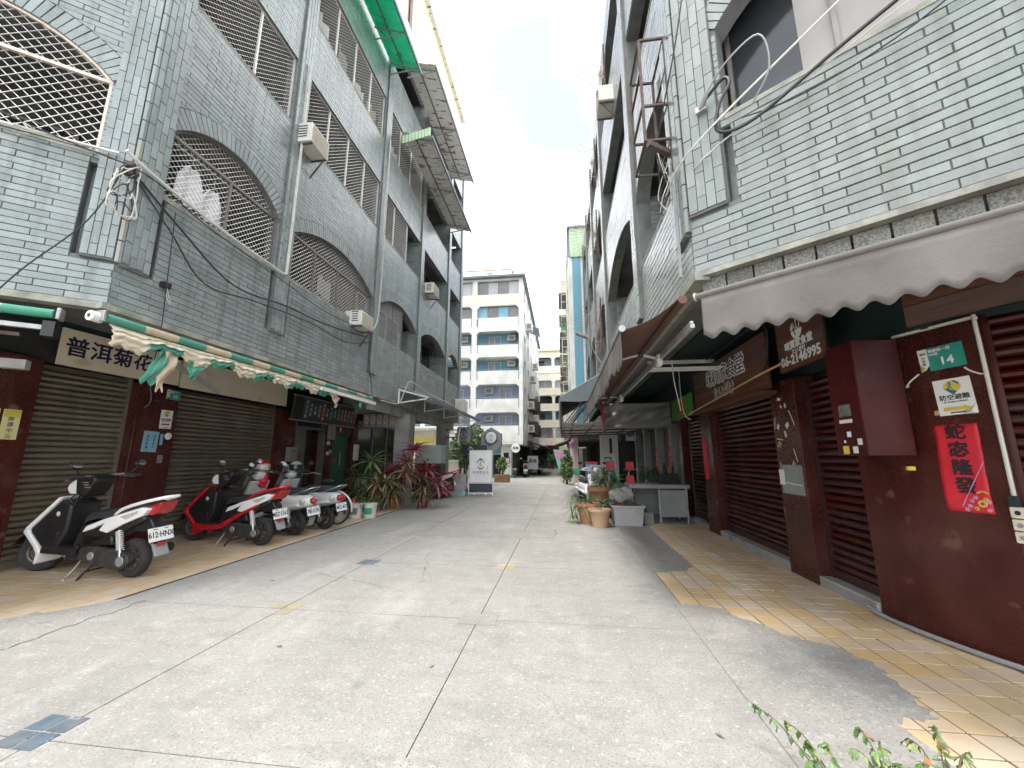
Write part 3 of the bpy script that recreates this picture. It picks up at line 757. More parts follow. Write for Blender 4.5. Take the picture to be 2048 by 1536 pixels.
MB(fRC).box((.012, 3.43, 0), (.315, 11.19, .04)).build('pier', 'grout', RB); tile_pier(tsR, fRC, .012, .315, 3.45, 11.17, .04)
MB(fRC).box((.31, 3.44, -.14), (.41, 4.16, -.10)).build('slot_back', 'facade_tile_pale', RB)
for o in opsR2 + opsR[5:10]:
    MB(fRA).box((o.u0 + .002, o.v0 - .035, -.22), (o.u1 - .002, o.v0 + .006, .016)).build('sill', 'ledge', RB)
    MB(fRA).box((o.u0 - .15, o.v0, -.62), (o.u0 + .012, o.v1 + (.1 if o.rise else 0), -.18)).build('jamb', 'grout', RB)
    jf = frame((XR + .62, -o.u0 - .013, 0), (-1, 0, 0)); 
    jf = frame((XR + .02, -o.u0 - .013, 0), (1, 0, 0)); tile_wall(tsR, jf, .16, .6, o.v0 + .02, o.v1, [], [])
MB(fRC).box((.362, 4.225, -.2), (2.698, 4.268, .018)).build('sill', 'ledge', RB)
MB(fRA).box((-17.52, 2.84, -.1), (-3.30, 2.915, .022)).build('ledge', 'ledge', RB)
lg = MB(fRC).box((-.02, 2.872, -.06), (3.6, 2.917, .021)).build('ledge', 'ledge', RB)
corner_post(RC, Vector((-1, 0, 0)), Vector((-math.cos(CH), -math.sin(CH), 0)), 3.3, 11.17, RB, low='facade_tile_pale', up_m='facade_tile_pale')
tsR.finish(RB)
# rough stone blocks under the chamfer ledge
mat('pebble', (.10, .105, .095), (.24, .24, .21), scale=70, rough=.95, bump=.8, bscale=70, rnd=.2)
for k in range(18):
    MB(fRC).box((.03 + k * .2, 2.66, -.10), (.215 + k * .2, 2.868, -.055 + random.uniform(-.004, .004))).build('stone_block', 'pebble', RB)
ciR = RC - 1.2 * Vector((-CRr.y * -1, 0, 0)) if False else RC + 1.2 * Vector((math.cos(CH), math.sin(CH), 0))
innerR = (XR + 1.2, ciR.y + (XR + 1.2 - ciR.x) / CRr.x * CRr.y)
eR = RC + 3.6 * CRr
footR = [(XR + .185, 17.48), (XR + .185, RC.y + .09), (eR.x - .1, eR.y + .16), (11, eR.y + .16), (11, 17.48)]
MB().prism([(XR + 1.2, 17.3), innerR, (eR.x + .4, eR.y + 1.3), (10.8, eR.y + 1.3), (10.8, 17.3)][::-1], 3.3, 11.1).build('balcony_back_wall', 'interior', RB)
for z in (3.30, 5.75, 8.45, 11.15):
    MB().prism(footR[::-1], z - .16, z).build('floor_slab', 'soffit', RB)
for i, (a, b) in enumerate(Rb):
    for j, (v0, v1) in enumerate([(4.02, 5.1)] + Rfl):
        if i: window_set(fRA, -b, -a, v0, v1 + (.4 if j == 0 else 0), RB, -.6, n=3, frost=(1,) if j == 1 else (), glass='glass_smoke')
window_set(fRA, -5.3, -3.8, 4.1, 5.3, RB, -1.17, n=2)
# chamfer window with curtain; sunlight on it is painted into the pale middle pane
wf = window_set(fRC, .36, 2.7, 4.26, 5.72, RB, -.30, n=3, glass='glass_dark', frost=(1,))
MB(fRC).grid(lambda a, b: (.9 + .75 * a, 4.3 + 1.3 * b, -.325 + .004 * math.sin(a * 18)), 40, 1).build('curtain', 'curtain', RB, solid=.004)
MB().box((XR + .3, 3.6, 11.2), (10.9, 17.4, 11.6)).build('roof_parapet', 'concrete', RB)
# ------------------------------------------------------------------ ground: concrete slabs, inlays, tile strips
gd = structure(MB().box((-60, -30, -.30), (60, 220, -.014)).build('ground', 'joint'))
fl = structure(MB().box((-60, 44.0, -.012), (60, 219, -.002)).build('road', 'ground_concrete'))
XS_ = [-4.28, -2.56, -.745, 1.06]; YS_ = [-1.4, .22, 1.88, 3.57, 5.2, 6.85, 8.5, 10.15, 11.8, 13.45, 15.1, 16.75, 18.4, 20.05, 21.7, 23.35, 25.0, 27, 29, 31, 33, 35, 37, 39, 41, 43.9]
sb = {}
cols_ = [(-4.28, -2.56), (-2.56, -.745), (-.745, 1.06), (1.06, 2.74)]
for j in range(len(YS_) - 1):
    for i, (a, b) in enumerate(cols_):
        if i == 3 and YS_[j] < 8: continue
        key = (round(b - a, 3), round(YS_[j + 1] - YS_[j], 3)); g = .0035
        if key not in sb:
            sb[key] = MB().box((-key[0] / 2 + g, -key[1] / 2 + g, -.012), (key[0] / 2 - g, key[1] / 2 - g, 0)).mesh('concrete_slab', 'ground_concrete')
        o = put(sb[key], 'concrete_slab', gd); o.location = ((a + b) / 2, (YS_[j] + YS_[j + 1]) / 2, random.uniform(-.002, .0))
for (x0, x1, y0, y1) in ((-60, -4.3, 12.0, 43.9), (2.76, 60, 8.6, 43.9), (-60, 60, -29, -1.42), (2.76, 60, -1.4, -.2), (-60, -4.3, -1.4, -.2)):
    structure(MB().box((x0, y0, -.012), (x1, y1, -.003)).build('pavement', 'ground_concrete'))
# small inlaid tiles at the joint crossings
def inlay(x, y, m, s=.15, missing=()):
    k = 0
    for ix in (0, 1):
        for iy in (0, 1):
            k += 1
            if k in missing: continue
            o = MB().box((x + (ix - 1) * s + .006, y + (iy - 1) * s + .006, -.004), (x + ix * s - .006, y + iy * s - .006, .0014)).build('inlay_tile', m, gd)
inlay(-2.62, 1.93, 'inlay_blue', .125); inlay(-2.56, 3.57, 'inlay_yellow', .13, (1,)); inlay(-2.56, 5.2, 'inlay_blue', .12); inlay(-.745, 5.2, 'inlay_yellow', .12)
for (x, y) in ((-.745, 3.57), (-.745, 1.88)):
    MB().box((x - .15, y - .12, -.004), (x + .16, y + .11, .003)).build('mortar_patch', 'patch_concrete', gd)
inlay(1.06, 6.85, 'inlay_yellow', .11); inlay(-2.56, 6.85, 'inlay_yellow', .1)
# tile strips along the shops
PT = .18
pu = MB(); g = .0052; h = .008
pu.add([(-PT / 2 + g, -PT / 2 + g, -.012), (PT / 2 - g, -PT / 2 + g, -.012), (PT / 2 - g, PT / 2 - g, -.012), (-PT / 2 + g, PT / 2 - g, -.012)] +
       [(s * (PT / 2 - g - e), t * (PT / 2 - g - e), z) for e, z in ((0, -.0015), (.002, 0)) for s, t in ((-1, -1), (1, -1), (1, 1), (-1, 1))],
       [(i, (i + 1) % 4, 4 + (i + 1) % 4, 4 + i) for i in range(4)] + [(4 + i, 4 + (i + 1) % 4, 8 + (i + 1) % 4, 8 + i) for i in range(4)] + [(8, 9, 10, 11)])
unit_pave = pu.mesh('paving_tile', 'pave_tile')
def paving(name, x0, nx, y0, ny, base, skip=lambda x, y: False):
    st = structure(MB().box((x0, y0, -.013), (x0 + nx * PT, y0 + ny * PT, -.004)).build(name, 'pave_grout'))
    L_ = []
    for i in range(nx):
        for j in range(ny):
            p = Vector((x0 + (i + .5) * PT, y0 + (j + .5) * PT, base))
            if skip(p.x, p.y): continue
            L_.append(((p - CAMP).length if in_view(p, .02) else 1e6, p))
    L_.sort(key=lambda t: t[0]); mb = MB(); pv = []
    for k, (d, p) in enumerate(L_):
        z = random.gauss(0, .0008)
        if k < 300:
            o = put(unit_pave, 'paving_tile', st); o.location = p + Vector((0, 0, z)); o.rotation_euler = (random.gauss(0, .003), random.gauss(0, .003), random.choice((0, 1, 2, 3)) * math.pi / 2)
        else:
            a = PT / 2 - g; mb.add([(p.x - a, p.y - a, p.z + z), (p.x + a, p.y - a, p.z + z), (p.x + a, p.y + a, p.z + z), (p.x - a, p.y + a, p.z + z), (p.x - a, p.y - a, -.012), (p.x + a, p.y - a, -.012), (p.x + a, p.y + a, -.012), (p.x - a, p.y + a, -.012)],
                   [(0, 1, 2, 3)] + [(4 + i, 4 + (i + 1) % 4, (i + 1) % 4, i) for i in range(4)]); pv += [random.random()] * 8
    if mb.v: mb.pv = pv; o = mb.build('paving_tiles', 'pave_tile', st); o['kind'] = 'stuff'
    return st
paving('pavement', XLs - .16, 14, 1.2, 58, .002)
paving('pavement', 1.06, 10, -.2, 50, .002)
# concrete poured over the edge of the right-hand tiles, ragged edge
def ragged(pts, step=.07, amp=.018):
    out = []
    for i in range(len(pts) - 1):
        a = Vector((*pts[i], 0)); b = Vector((*pts[i + 1], 0)); n = max(1, int((b - a).length / step))
        for k in range(n):
            q = a.lerp(b, k / n); out.append((q.x + (random.gauss(0, amp) if k else 0), q.y + (random.gauss(0, amp) if k else 0)))
    out.append(pts[-1]); return out
edge = [(1.05, 8.75), (1.66, 8.7), (1.62, 7.6), (1.58, 6.6), (1.60, 5.9), (1.57, 5.45), (1.42, 5.25), (1.02, 5.13)]
MB().prism(ragged(edge), -.003, .0065).build('concrete_patch', 'patch_concrete', gd)
edge2 = [(1.0, 4.13), (1.22, 4.14), (1.42, 4.02), (1.45, 3.86), (1.56, 3.76), (1.64, 3.60), (1.94, 3.37), (2.02, 3.20), (1.96, 2.9), (1.92, 2.60), (1.66, 2.53), (1.70, 2.1), (1.72, 1.7), (1.6, 1.2), (1.6, -.2), (1.0, -.2)]
MB().prism(ragged(edge2, .035, .014), -.003, .0065).build('concrete_patch', 'ground_concrete', gd)
MB().prism(ragged([(-4.3, 1.3), (-4.0, 1.3), (-4.0, 3.6), (-4.30, 3.55), (-4.55, 3.2), (-4.85, 2.9), (-5.1, 2.4), (-5.2, 1.3)][::-1], .06, .02), -.003, .006).build('concrete_patch', 'ground_concrete', gd)
# cracked repair patches and a faint lid further up the alley
for (x, y, w_, d_) in ((-1.6, 7.35, 2.9, .75), (-.3, 9.1, .55, .5)):
    MB().prism(ragged([(x - w_ / 2, y - d_ / 2), (x + w_ / 2, y - d_ / 2), (x + w_ / 2, y + d_ / 2), (x - w_ / 2, y + d_ / 2), (x - w_ / 2, y - d_ / 2)][:-1] + [(x - w_ / 2, y - d_ / 2 + .01)], .1, .012), -.003, .0035).build('concrete_patch', 'patch_concrete', gd)
# ------------------------------------------------------------------ ground floors
def roller_shutter(fm, u0, u1, v0, v1, parent, m, pitch=.078, z=0.0, rail='shutter_shadow'):
    """part: guide rails, box and bottom bar; sub-parts: curved slats"""
    fb = MB(fm)
    fb.box((u0 - .03, v0, z - .04), (u0 + .025, v1, z + .035)); fb.box((u1 - .025, v0, z - .04), (u1 + .03, v1, z + .035))
    fb.box((u0 + .026, v0 + .001, z - .02), (u1 - .026, v0 + .09, z + .02))
    fb.box((u0 - .03, v0, z - .09), (u1 + .03, v1, z - .06))
    f = fb.build('roller_shutter', m, parent)
    L_ = u1 - u0 - .04; n = int((v1 - v0 - .09) / pitch)
    prof = [(0, -.016), (.07, .006), (.22, .022), (.5, .030), (.74, .020), (.88, .0), (1.0, -.028)]
    sm = MB()
    vv = []
    for x in (-L_ / 2, L_ / 2):
        for t, d in prof: vv.append((x, t * pitch, d))
    k = len(prof); ff = [(i, k + i, k + i + 1, i + 1) for i in range(k - 1)]
    sm.add(vv, ff); me = sm.mesh('slat', m)
    me.polygons.foreach_set('use_smooth', [True] * len(me.polygons)); me.set_sharp_from_angle(angle=R(32))
    for i in range(n):
        o = bpy.data.objects.new('slat', me); col.objects.link(o); o.parent = f; o.matrix_parent_inverse = wmat(f).inverted()
        o.matrix_basis = fm @ Matrix.Translation(((u0 + u1) / 2, v0 + .09 + i * pitch, z + random.gauss(0, .0025))) @ Matrix.Rotation(random.gauss(0, .0016), 4, 'Z') @ Matrix.Rotation(random.gauss(0, .02), 4, 'X') @ Matrix.Rotation(random.gauss(0, .002), 4, 'Y')
    return f
fLS = frame((XLs, 0, 0), (0, 1, 0))
# left: pillars clad in maroon stone, shutters set back between them
def clad_pillar(mb_poly, z0, z1, parent, m='maroon', name='stone_pillar'): return MB().prism(mb_poly, z0, z1).build(name, m, parent, bevel=.008)
rect = lambda x0, y0, x1, y1: [(x0, y0), (x1, y0), (x1, y1), (x0, y1)]
clad_pillar(rect(-7.1, 2.9, XLs + .07, 4.12), 0, 2.6, LB)
clad_pillar(rect(-7.1, 5.32, XLs + .07, 5.98), 0, 2.53, LB)
clad_pillar(rect(-7.1, 8.52, XLs + .07, 9.08), 0, 2.5, LB)
clad_pillar(rect(-7.1, -1, XLs - .05, 2.9), 0, 3.1, LB)
roller_shutter(fLS, 4.14, 5.30, 0, 2.58, LB, 'shutter_brown', z=-.13)
roller_shutter(fLS, 6.0, 8.50, 0, 2.55, LB, 'shutter_brown', z=-.13)
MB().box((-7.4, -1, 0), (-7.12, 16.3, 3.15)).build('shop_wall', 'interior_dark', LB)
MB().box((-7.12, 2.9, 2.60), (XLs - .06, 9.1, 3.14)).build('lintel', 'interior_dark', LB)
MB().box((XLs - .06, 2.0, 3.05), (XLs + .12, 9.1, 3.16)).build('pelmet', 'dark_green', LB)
# left: doorways beyond the shutters
dr = MB(fLS)
for a in (9.12, 10.36): dr.box((a, 0, -.16), (a + .05, 2.5, .03))
dr.box((9.17, 2.08, -.16), (10.36, 2.14, .02)); dr.box((9.12, 2.5, -.16), (10.41, 2.56, .03))
d1 = dr.build('door_frame', 'door_grey', LB)
MB(fLS).box((9.17, .02, -.14), (9.74, 2.08, -.09)).build('door_leaf', 'door_grey', d1, bevel=.005)
MB(fLS).box((9.17, 2.14, -.12), (10.36, 2.5, -.10)).build('transom_glass', 'dark_green', d1)
MB(fLS).box((9.80, .02, -.55), (10.34, 2.08, -.5)).build('inner_door', 'black', d1)
for k in range(3): MB(fLS).box((9.24, .25 + k * .6, -.09), (9.67, .72 + k * .6, -.078)).build('door_panel', 'door_grey', d1, bevel=.004)
MB(fLS).box((9.72, 1.0, -.088), (9.735, 1.12, -.06)).build('handle', 'steel', d1)
MB().box((-7.1, 10.42, 0), (XLs + .06, 10.72, 2.45)).build('stone_pillar', 'maroon', LB, bevel=.006)
d2 = MB(fLS).box((10.72, 0, -.1), (10.78, 2.3, .03)).box((11.72, 0, -.1), (11.78, 2.3, .03)).box((10.78, 2.0, -.1), (11.72, 2.3, .025)).build('door_frame', 'maroon', LB)
MB(fLS).box((10.79, .02, -.08), (11.24, 1.99, -.03)).box((11.25, .02, -.08), (11.71, 1.99, -.035)).build('door_leaf', 'teal_door', d2, bevel=.004)
MB(fLS).prism([(11.0, 1.25), (11.07, 1.32), (11.14, 1.25), (11.07, 1.18)], -.028, -.024).build('red_diamond', 'paper_red', d2)
MB(fLS).box((11.31, 1.1, -.035), (11.335, 1.5, -.02)).build('handle', 'gold', d2)
MB(fLS).prism([(11.1, 2.17), (11.16, 2.25), (11.22, 2.17), (11.16, 2.09)], .026, .03).build('white_star', 'paper', d2)
MB().box((-7.1, 11.8, 0), (XLs + .06, 12.15, 2.45)).build('stone_pillar', 'maroon', LB, bevel=.006)
gl = MB(fLS)
for a in (12.2, 13.3, 14.4, 15.5, 16.25): gl.box((a, 0, -.1), (a + .05, 2.5, .0))
gl.box((12.2, 2.45, -.1), (16.3, 2.55, .01)); gl.box((12.25, .0, -.1), (16.25, .12, -.005))
g1 = gl.build('shop_front', 'window_alu', LB)
for a in (12.25, 13.35, 14.45, 15.55): MB(fLS).box((a, .12, -.06), (a + (1.05 if a < 15 else .7), 2.45, -.05)).build('pane', 'glass_dark', g1)
# concrete columns and edge beam carrying the left facade further up
MB().box((XL - .46, 11.0, 0), (XL - .005, 11.46, 2.62)).build('concrete_column', 'concrete', LB, bevel=.02)
MB().box((XL - .42, 14.75, 0), (XL - .005, 15.17, 2.62)).build('concrete_column', 'concrete', LB, bevel=.02)
MB().box((XL - .30, 8.95, 2.50), (XL - .18, 16.35, 3.14)).build('edge_beam', 'concrete', LB)
MB().box((XLs, 11.2, 2.66), (XL - .31, 11.36, 3.14)).build('cross_beam', 'concrete', LB)
MB().box((XLs, 14.85, 2.66), (XL - .31, 15.05, 3.14)).build('cross_beam', 'concrete', LB)

# right: threshold, pillars, shutters
fRS = frame((XRs, 0, 0), (0, -1, 0))
MB().box((XRs - .02, 4.1, -.01), (3.1, 9.35, .10)).build('threshold', 'concrete', RB, bevel=.012)
roller_shutter(fRS, -4.86, -4.12, .10, 2.28, RB, 'shutter_red', z=-.13)
roller_shutter(fRS, -7.55, -5.46, .10, 2.28, RB, 'shutter_red', z=-.13)
roller_shutter(fRS, -9.25, -8.16, .10, 2.2, RB, 'shutter_red', z=-.13)
clad_pillar(rect(XRs - .03, 4.89, 3.2, 5.43), 0, 2.28, RB)
clad_pillar(rect(XRs - .03, 7.6, 3.2, 8.12), 0, 2.2, RB)
P14 = Vector((2.79, 3.55, 0)); d14 = Vector((.13, -.35, 0)).normalized(); f14 = frame(P14, d14)
e14 = P14 + .485 * d14
clad_pillar([(XRs, 4.09), (P14.x, P14.y), (e14.x, e14.y), (e14.x + .5, e14.y + .2), (3.4, 4.09)], 0, 2.33, RB, name='stone_pillar')
MB(f14).box((-.02, 2.335, -.05), (.487, 2.355, .006)).build('white_trim', 'white_metal', RB)
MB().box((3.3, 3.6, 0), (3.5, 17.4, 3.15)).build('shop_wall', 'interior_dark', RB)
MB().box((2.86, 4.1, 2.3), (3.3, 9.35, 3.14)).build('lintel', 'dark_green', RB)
fRD = frame(e14 + Vector((.06, .03, 0)), Vector((.60, -.80, 0)))
roller_shutter(fRD, .02, 1.7, .0, 2.36, RB, 'shutter_red', z=-.03)
MB(fRD).box((-.1, 0, -.3), (2.0, 3.1, -.13)).build('shop_wall', 'interior_dark', RB)
MB(fRD).box((-.3, 2.345, -.12), (2.0, 2.40, -.0)).build('lintel', 'dark_green', RB)
MB(frame((2.80, 3.5, 0), (0, -1, 0))).box((-.7, 2.36, -.2), (.2, 3.14, .0)).build('dark_panel', 'dark_green', RB)
# right: open-fronted shops beyond the shutters, posts with couplets between them
for y in (9.6, 10.5, 12.0, 13.8, 15.4):
    MB().box((2.74, y, 0), (2.98, y + .24, 2.5)).build('post', 'board_grey' if y > 9.7 else 'maroon', RB, bevel=.006)
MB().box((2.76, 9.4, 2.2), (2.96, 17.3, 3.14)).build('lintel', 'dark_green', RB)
MB(fRS).box((-11.9, 0, -.25), (-10.8, 2.2, -.2)).build('door', 'wood', RB)
MB(fRS).box((-15.3, 0, -.25), (-14.1, 2.2, -.2)).build('door', 'dark_green', RB)
MB(fRS).box((-13.7, 0, -.25), (-12.3, 2.2, -.2)).build('roller_shutter', 'interior_dark', RB)
for y, s_ in ((10.63, '出入平安'), (12.13, '福祿壽喜')):
    c = MB(frame((2.735, y, 1.2), (0, -1, 0))).box((-.1, -.42, 0), (.1, .42, .006)).build('couplet', 'paper_red', RB)
    text(s_, .14, 'gold', frame((2.735, y, 1.2), (0, -1, 0)) @ Matrix.Translation((0, 0, .008)), parent=c, vertical=True, spacing=1.1)
# conduits on the maroon corner
tag(MB().tube(spline([(2.66, 4.15, .045), (2.66, 3.95, .03), (2.72, 3.6, .028), (2.84, 3.25, .028), (3.05, 2.85, .028), (3.4, 2.3, .028)], 6), .017, 8).build('conduit_pipe', 'pvc_grey', None, smooth=True), 'grey plastic conduit lying along the foot of the maroon corner pillar', 'pipe')
tag(MB(f14).tube([(.497, 2.36, .012), (.498, 1.9, .012), (.497, 1.06, .012)], .012, 8).build('conduit_pipe', 'pvc', None, smooth=True), 'white conduit running down the edge of the maroon corner pillar', 'pipe')
sw = thing('switch_box', 'beige triple switch box stacked at the edge of the maroon pillar', 'switch', tuple(f14 @ Vector((.49, .85, 0))))
for k in range(3):
    b = MB(f14).box((.470, .80 + k * .078, -.004), (.545, .872 + k * .078, .035)).build('switch_cover', 'plastic_beige', sw, bevel=.006)
    MB(f14 @ Matrix.Translation((.507, .836 + k * .078, .036))).lathe([(0, .003), (.014, .003), (.015, 0)], 12).build('keyhole', 'black' if k == 2 else 'steel_dull', b)
MB(f14).box((.475, 1.035, -.01), (.51, 1.1, .03)).build('tape', 'dark_green', sw)
# soffit fillers: back of building base, dark ceilings
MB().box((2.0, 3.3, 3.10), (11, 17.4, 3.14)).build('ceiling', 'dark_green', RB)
# ------------------------------------------------------------------ signs and papers on the left
def flat_sign(name, fm, w_, h_, m, label, cat, t=.006, group=None, bevel=0, rotdeg=0):
    f = fm @ Matrix.Rotation(R(rotdeg), 4, 'Z')
    o = MB(f).box((-w_ / 2, -h_ / 2, 0), (w_ / 2, h_ / 2, t)).build(name, m, None, bevel=bevel)
    tag(o, label, cat, group); return o, f @ Matrix.Translation((0, 0, t + .0012))
LP = XLs + .071     # face of the left pillars
o, f = flat_sign('shop_sign', frame((XLs + .13, 4.83, 2.80), (0, 1, 0)), 1.30, .50, 'sign_beige', 'beige signboard with dark blue brush characters over the left shutter', 'sign', t=.03)
text('普洱菊花', .28, 'ink_blue', f @ Matrix.Translation((-.04, .0, 0)), parent=o, bold=.022, spacing=1.02)
o, f = flat_sign('blank_panel', frame((XLs + .135, 5.67, 2.78), (0, 1, 0)), .34, .44, 'sign_beige', 'small blank beige panel between the two shop signboards', 'panel', t=.02)
for x, y in ((-.15, .19), (.15, .19), (-.15, -.19), (.15, -.19)): MB(f).lathe([(0, .003), (.008, .002), (.008, 0)], 6, (x, y, 0)).build('screw', 'rust', o)
o, f = flat_sign('shop_sign', frame((XLs + .13, 7.2, 2.80), (0, 1, 0)), 2.66, .52, 'sign_beige', 'long blank beige signboard over the wide shutter behind the red scooter', 'sign', t=.03)
def address_plate(fm, num, label, s=1.0, rot=0):
    o, f = flat_sign('address_plate', fm, .27 * s, .18 * s, 'plate_green', label, 'plate', t=.004, rotdeg=rot)
    MB(f).box((-.134 * s, -.089 * s, 0), (-.075 * s, .089 * s, .0012)).build('white_band', 'white', o)
    MB(f).prism([(-.134 * s, -.03 * s), (-.10 * s, -.06 * s), (-.134 * s, -.089 * s)][::-1], .0014, .0022).build('gold_corner', 'gold', o)
    MB(f).prism([(-.13 * s, -.089 * s), (-.075 * s, -.089 * s), (-.075 * s, -.045 * s), (-.1 * s, -.075 * s)], .0016, .0024).build('dark_swoosh', 'ink', o)
    t = f @ Matrix.Translation((0, 0, .002))
    text('中西區', .024 * s, 'ink', t @ Matrix.Translation((-.104 * s, -.008 * s, 0)), parent=o, vertical=True)
    text('臺南', .021 * s, 'ink', t @ Matrix.Translation((-.104 * s, .05 * s, 0)), parent=o)
    text('健康路一段', .027 * s, 'white', t @ Matrix.Translation((-.068 * s, .062 * s, 0)), parent=o, align='LEFT', bold=.012)
    text('420巷', .023 * s, 'white', t @ Matrix.Translation((-.068 * s, .034 * s, 0)), parent=o, align='LEFT', bold=.012)
    text(num, .082 * s, 'white', t @ Matrix.Translation((.03 * s, -.03 * s, 0)), parent=o, bold=.03, spacing=1.1)
    return o
def shelter_sign(fm, label, w_, h_, arrow, am, rot=0):
    o, f = flat_sign('shelter_sign', fm, w_, h_, 'white', label, 'sign', t=.003, rotdeg=rot)
    s = w_ / .216; t = f @ Matrix.Translation((0, h_ * .5 - .062 * s, 0)); k = .05 * s
    pin = [(k * math.cos(R(a)), k * math.sin(R(a)) * .92) for a in range(-25, 206, 14)] + [(0, -k * 1.25)]
    MB(t).prism(pin, .0, .001).build('pin_yellow', 'ink_yellow', o)
    mat_ = 'paper_blue_deep'
    MB(t).prism([(-k * .9, -.25 * k), (-.45 * k, -.12 * k), (-.2 * k, -.42 * k), (.15 * k, -.5 * k), (.5 * k, -.78 * k), (0, -1.22 * k)][::-1], .0012, .002).build('pin_waves', mat_, o)
    MB(t).prism(arc(0, 0, k * .99, 20, 75, 6) + arc(0, 0, k * .74, 75, 20, 6), .0012, .002).build('pin_band', mat_, o)
    MB(t).lathe([(0, .003), (.17 * k, .0028), (.17 * k, 0)], 10, (-.18 * k, .62 * k, 0)).tube([(-.18 * k, .45 * k, .002), (-.2 * k, .05 * k, .002), (.06 * k, -.3 * k, .002)], .06 * k, 4).tube([(-.2 * k, .05 * k, .002), (-.5 * k, -.18 * k, .002)], .06 * k, 4).tube([(-.55 * k, .3 * k, .002), (-.18 * k, .38 * k, .002), (.2 * k, .3 * k, .002)], .05 * k, 4).build('running_figure', mat_, o)
    text('防空避難', .044 * s, 'ink', f @ Matrix.Translation((0, -.01 * s + .003, 0)), parent=o, bold=.01)
    text('Air Defence Shelter', .017 * s, 'ink', f @ Matrix.Translation((0, -.038 * s, 0)), parent=o, bold=.015)
    y = -.072 * s * (h_ / w_ if h_ < w_ * 1.3 else 1.25); aw = w_ * .36
    MB(f).prism([(-aw, y - .013 * s), (aw * .55, y - .013 * s), (aw * .55, y - .024 * s), (aw, y), (aw * .55, y + .024 * s), (aw * .55, y + .013 * s), (-aw, y + .013 * s)], 0, .001).build('arrow', am, o)
    text('臺南市政府警察局', .013 * s, 'ink', f @ Matrix.Translation((.01, -h_ * .5 + .016 * s, 0)), parent=o, bold=.01)
    return o
mat('paper_blue_deep', (.02, .16, .32), rough=.6)
address_plate(frame((LP, 5.86, 2.40), (0, 1, 0)), '18', 'green address plate 18 on the left maroon pillar', .9, -2)
shelter_sign(frame((LP, 5.80, 1.975), (0, 1, 0)), 'white shelter sign with red arrow on the left maroon pillar', .20, .31, True, 'ink_red')
o, f = flat_sign('paper_notice', frame((LP, 5.60, 1.60), (0, 1, 0)), .24, .33, 'paper_blue', 'pale blue handwritten notice on the maroon pillar between shutters', 'notice', t=.002, rotdeg=-2)
text('非本住戶', .05, 'ink', f @ Matrix.Translation((.055, .0, 0)), parent=o, vertical=True, spacing=1.15)
text('請勿停車', .05, 'ink', f @ Matrix.Translation((-.05, -.01, 0)), parent=o, vertical=True, spacing=1.15)
o, f = flat_sign('sticker', frame((LP, 5.775, 1.64), (0, 1, 0)), .05, .18, 'paper_blue', 'narrow blue sticker beside the round white bell', 'sticker', t=.002)
tag(MB(frame((LP, 5.88, 1.70), (0, 1, 0))).lathe([(0, .02), (.045, .018), (.058, .01), (.06, 0)], 20).build('door_bell', 'white', None, smooth=True), 'round white bell cover on the left maroon pillar', 'bell')
o, f = flat_sign('paper_notice', frame((LP, 5.80, 1.32), (0, 1, 0)), .09, .13, 'board_grey', 'small faded grey sticker low on the left pillar', 'sticker', t=.002)
o, f = flat_sign('paper_notice', frame((LP, 3.93, 1.74), (0, 1, 0)), .16, .36, 'paper_yellow', 'narrow yellow printed notice next to the left shutter', 'notice', t=.003)
text('慶讚中元', .06, 'ink', f @ Matrix.Translation((0, -.04, 0)), parent=o, vertical=True, spacing=1.2)
MB(f).box((-.075, .09, 0), (.075, .17, .0012)).build('yellow_band', 'ink_yellow', o)
o, f = flat_sign('paper_notice', frame((LP, 3.72, 1.70), (0, 1, 0)), .20, .44, 'paper', 'pale cream notice with handwritten characters at the left frame edge', 'notice', t=.003)
text('非本住戶', .075, 'ink', f @ Matrix.Translation((.02, .0, 0)), parent=o, vertical=True, spacing=1.2)
# papers on the pillar by the doors
o, f = flat_sign('mail_box', frame((LP, 8.92, 1.42), (0, 1, 0)), .27, .34, 'board_grey', 'grey metal mailbox on the maroon pillar beside the grey door', 'mailbox', t=.12, bevel=.008)
MB(f).box((-.09, .07, -.001), (.09, .09, .002)).build('slot', 'black', o)
o, f = flat_sign('couplet', frame((XLs - .085, 9.42, 1.35), (0, 1, 0)), .20, .72, 'paper_red', 'red couplet with gold characters on the grey metal door', 'couplet', t=.003)
text('四季平安', .13, 'gold', f, parent=o, vertical=True, spacing=1.2)
o, f = flat_sign('sticker', frame((LP, 8.78, 1.12), (0, 1, 0)), .10, .14, 'paper_red', 'small red sticker under the grey mailbox', 'sticker', t=.002)
o, f = flat_sign('sticker', frame((LP, 8.90, 1.10), (0, 1, 0)), .08, .16, 'paper_yellow', 'small yellow sticker under the grey mailbox', 'sticker', t=.002)
for k, (y, z) in enumerate(((10.5, 1.75), (10.62, 1.5), (10.5, 1.45))):
    tag(MB(frame((LP - .0, y, z), (0, 1, 0))).lathe([(0, .05), (.05, .045), (.07, .02), (.07, 0)], 14).build('electric_meter', 'lamp_clear' if k != 1 else 'board_grey', None, smooth=True), ['upper round glass meter on the post between the two doors', 'grey round meter on the post nearest the green door', 'lower round glass meter on the post between the two doors'][k], 'meter')
o, f = flat_sign('meter_box', frame((LP, 10.55, 2.1), (0, 1, 0)), .26, .5, 'board_grey', 'grey meter cabinet above the round meters between the doors', 'cabinet', t=.1, bevel=.006)
o, f = flat_sign('meter_box', frame((LP, 12.0, 1.5), (0, 1, 0)), .2, .5, 'paper', 'pale box fixed right of the green door', 'cabinet', t=.08, bevel=.006)
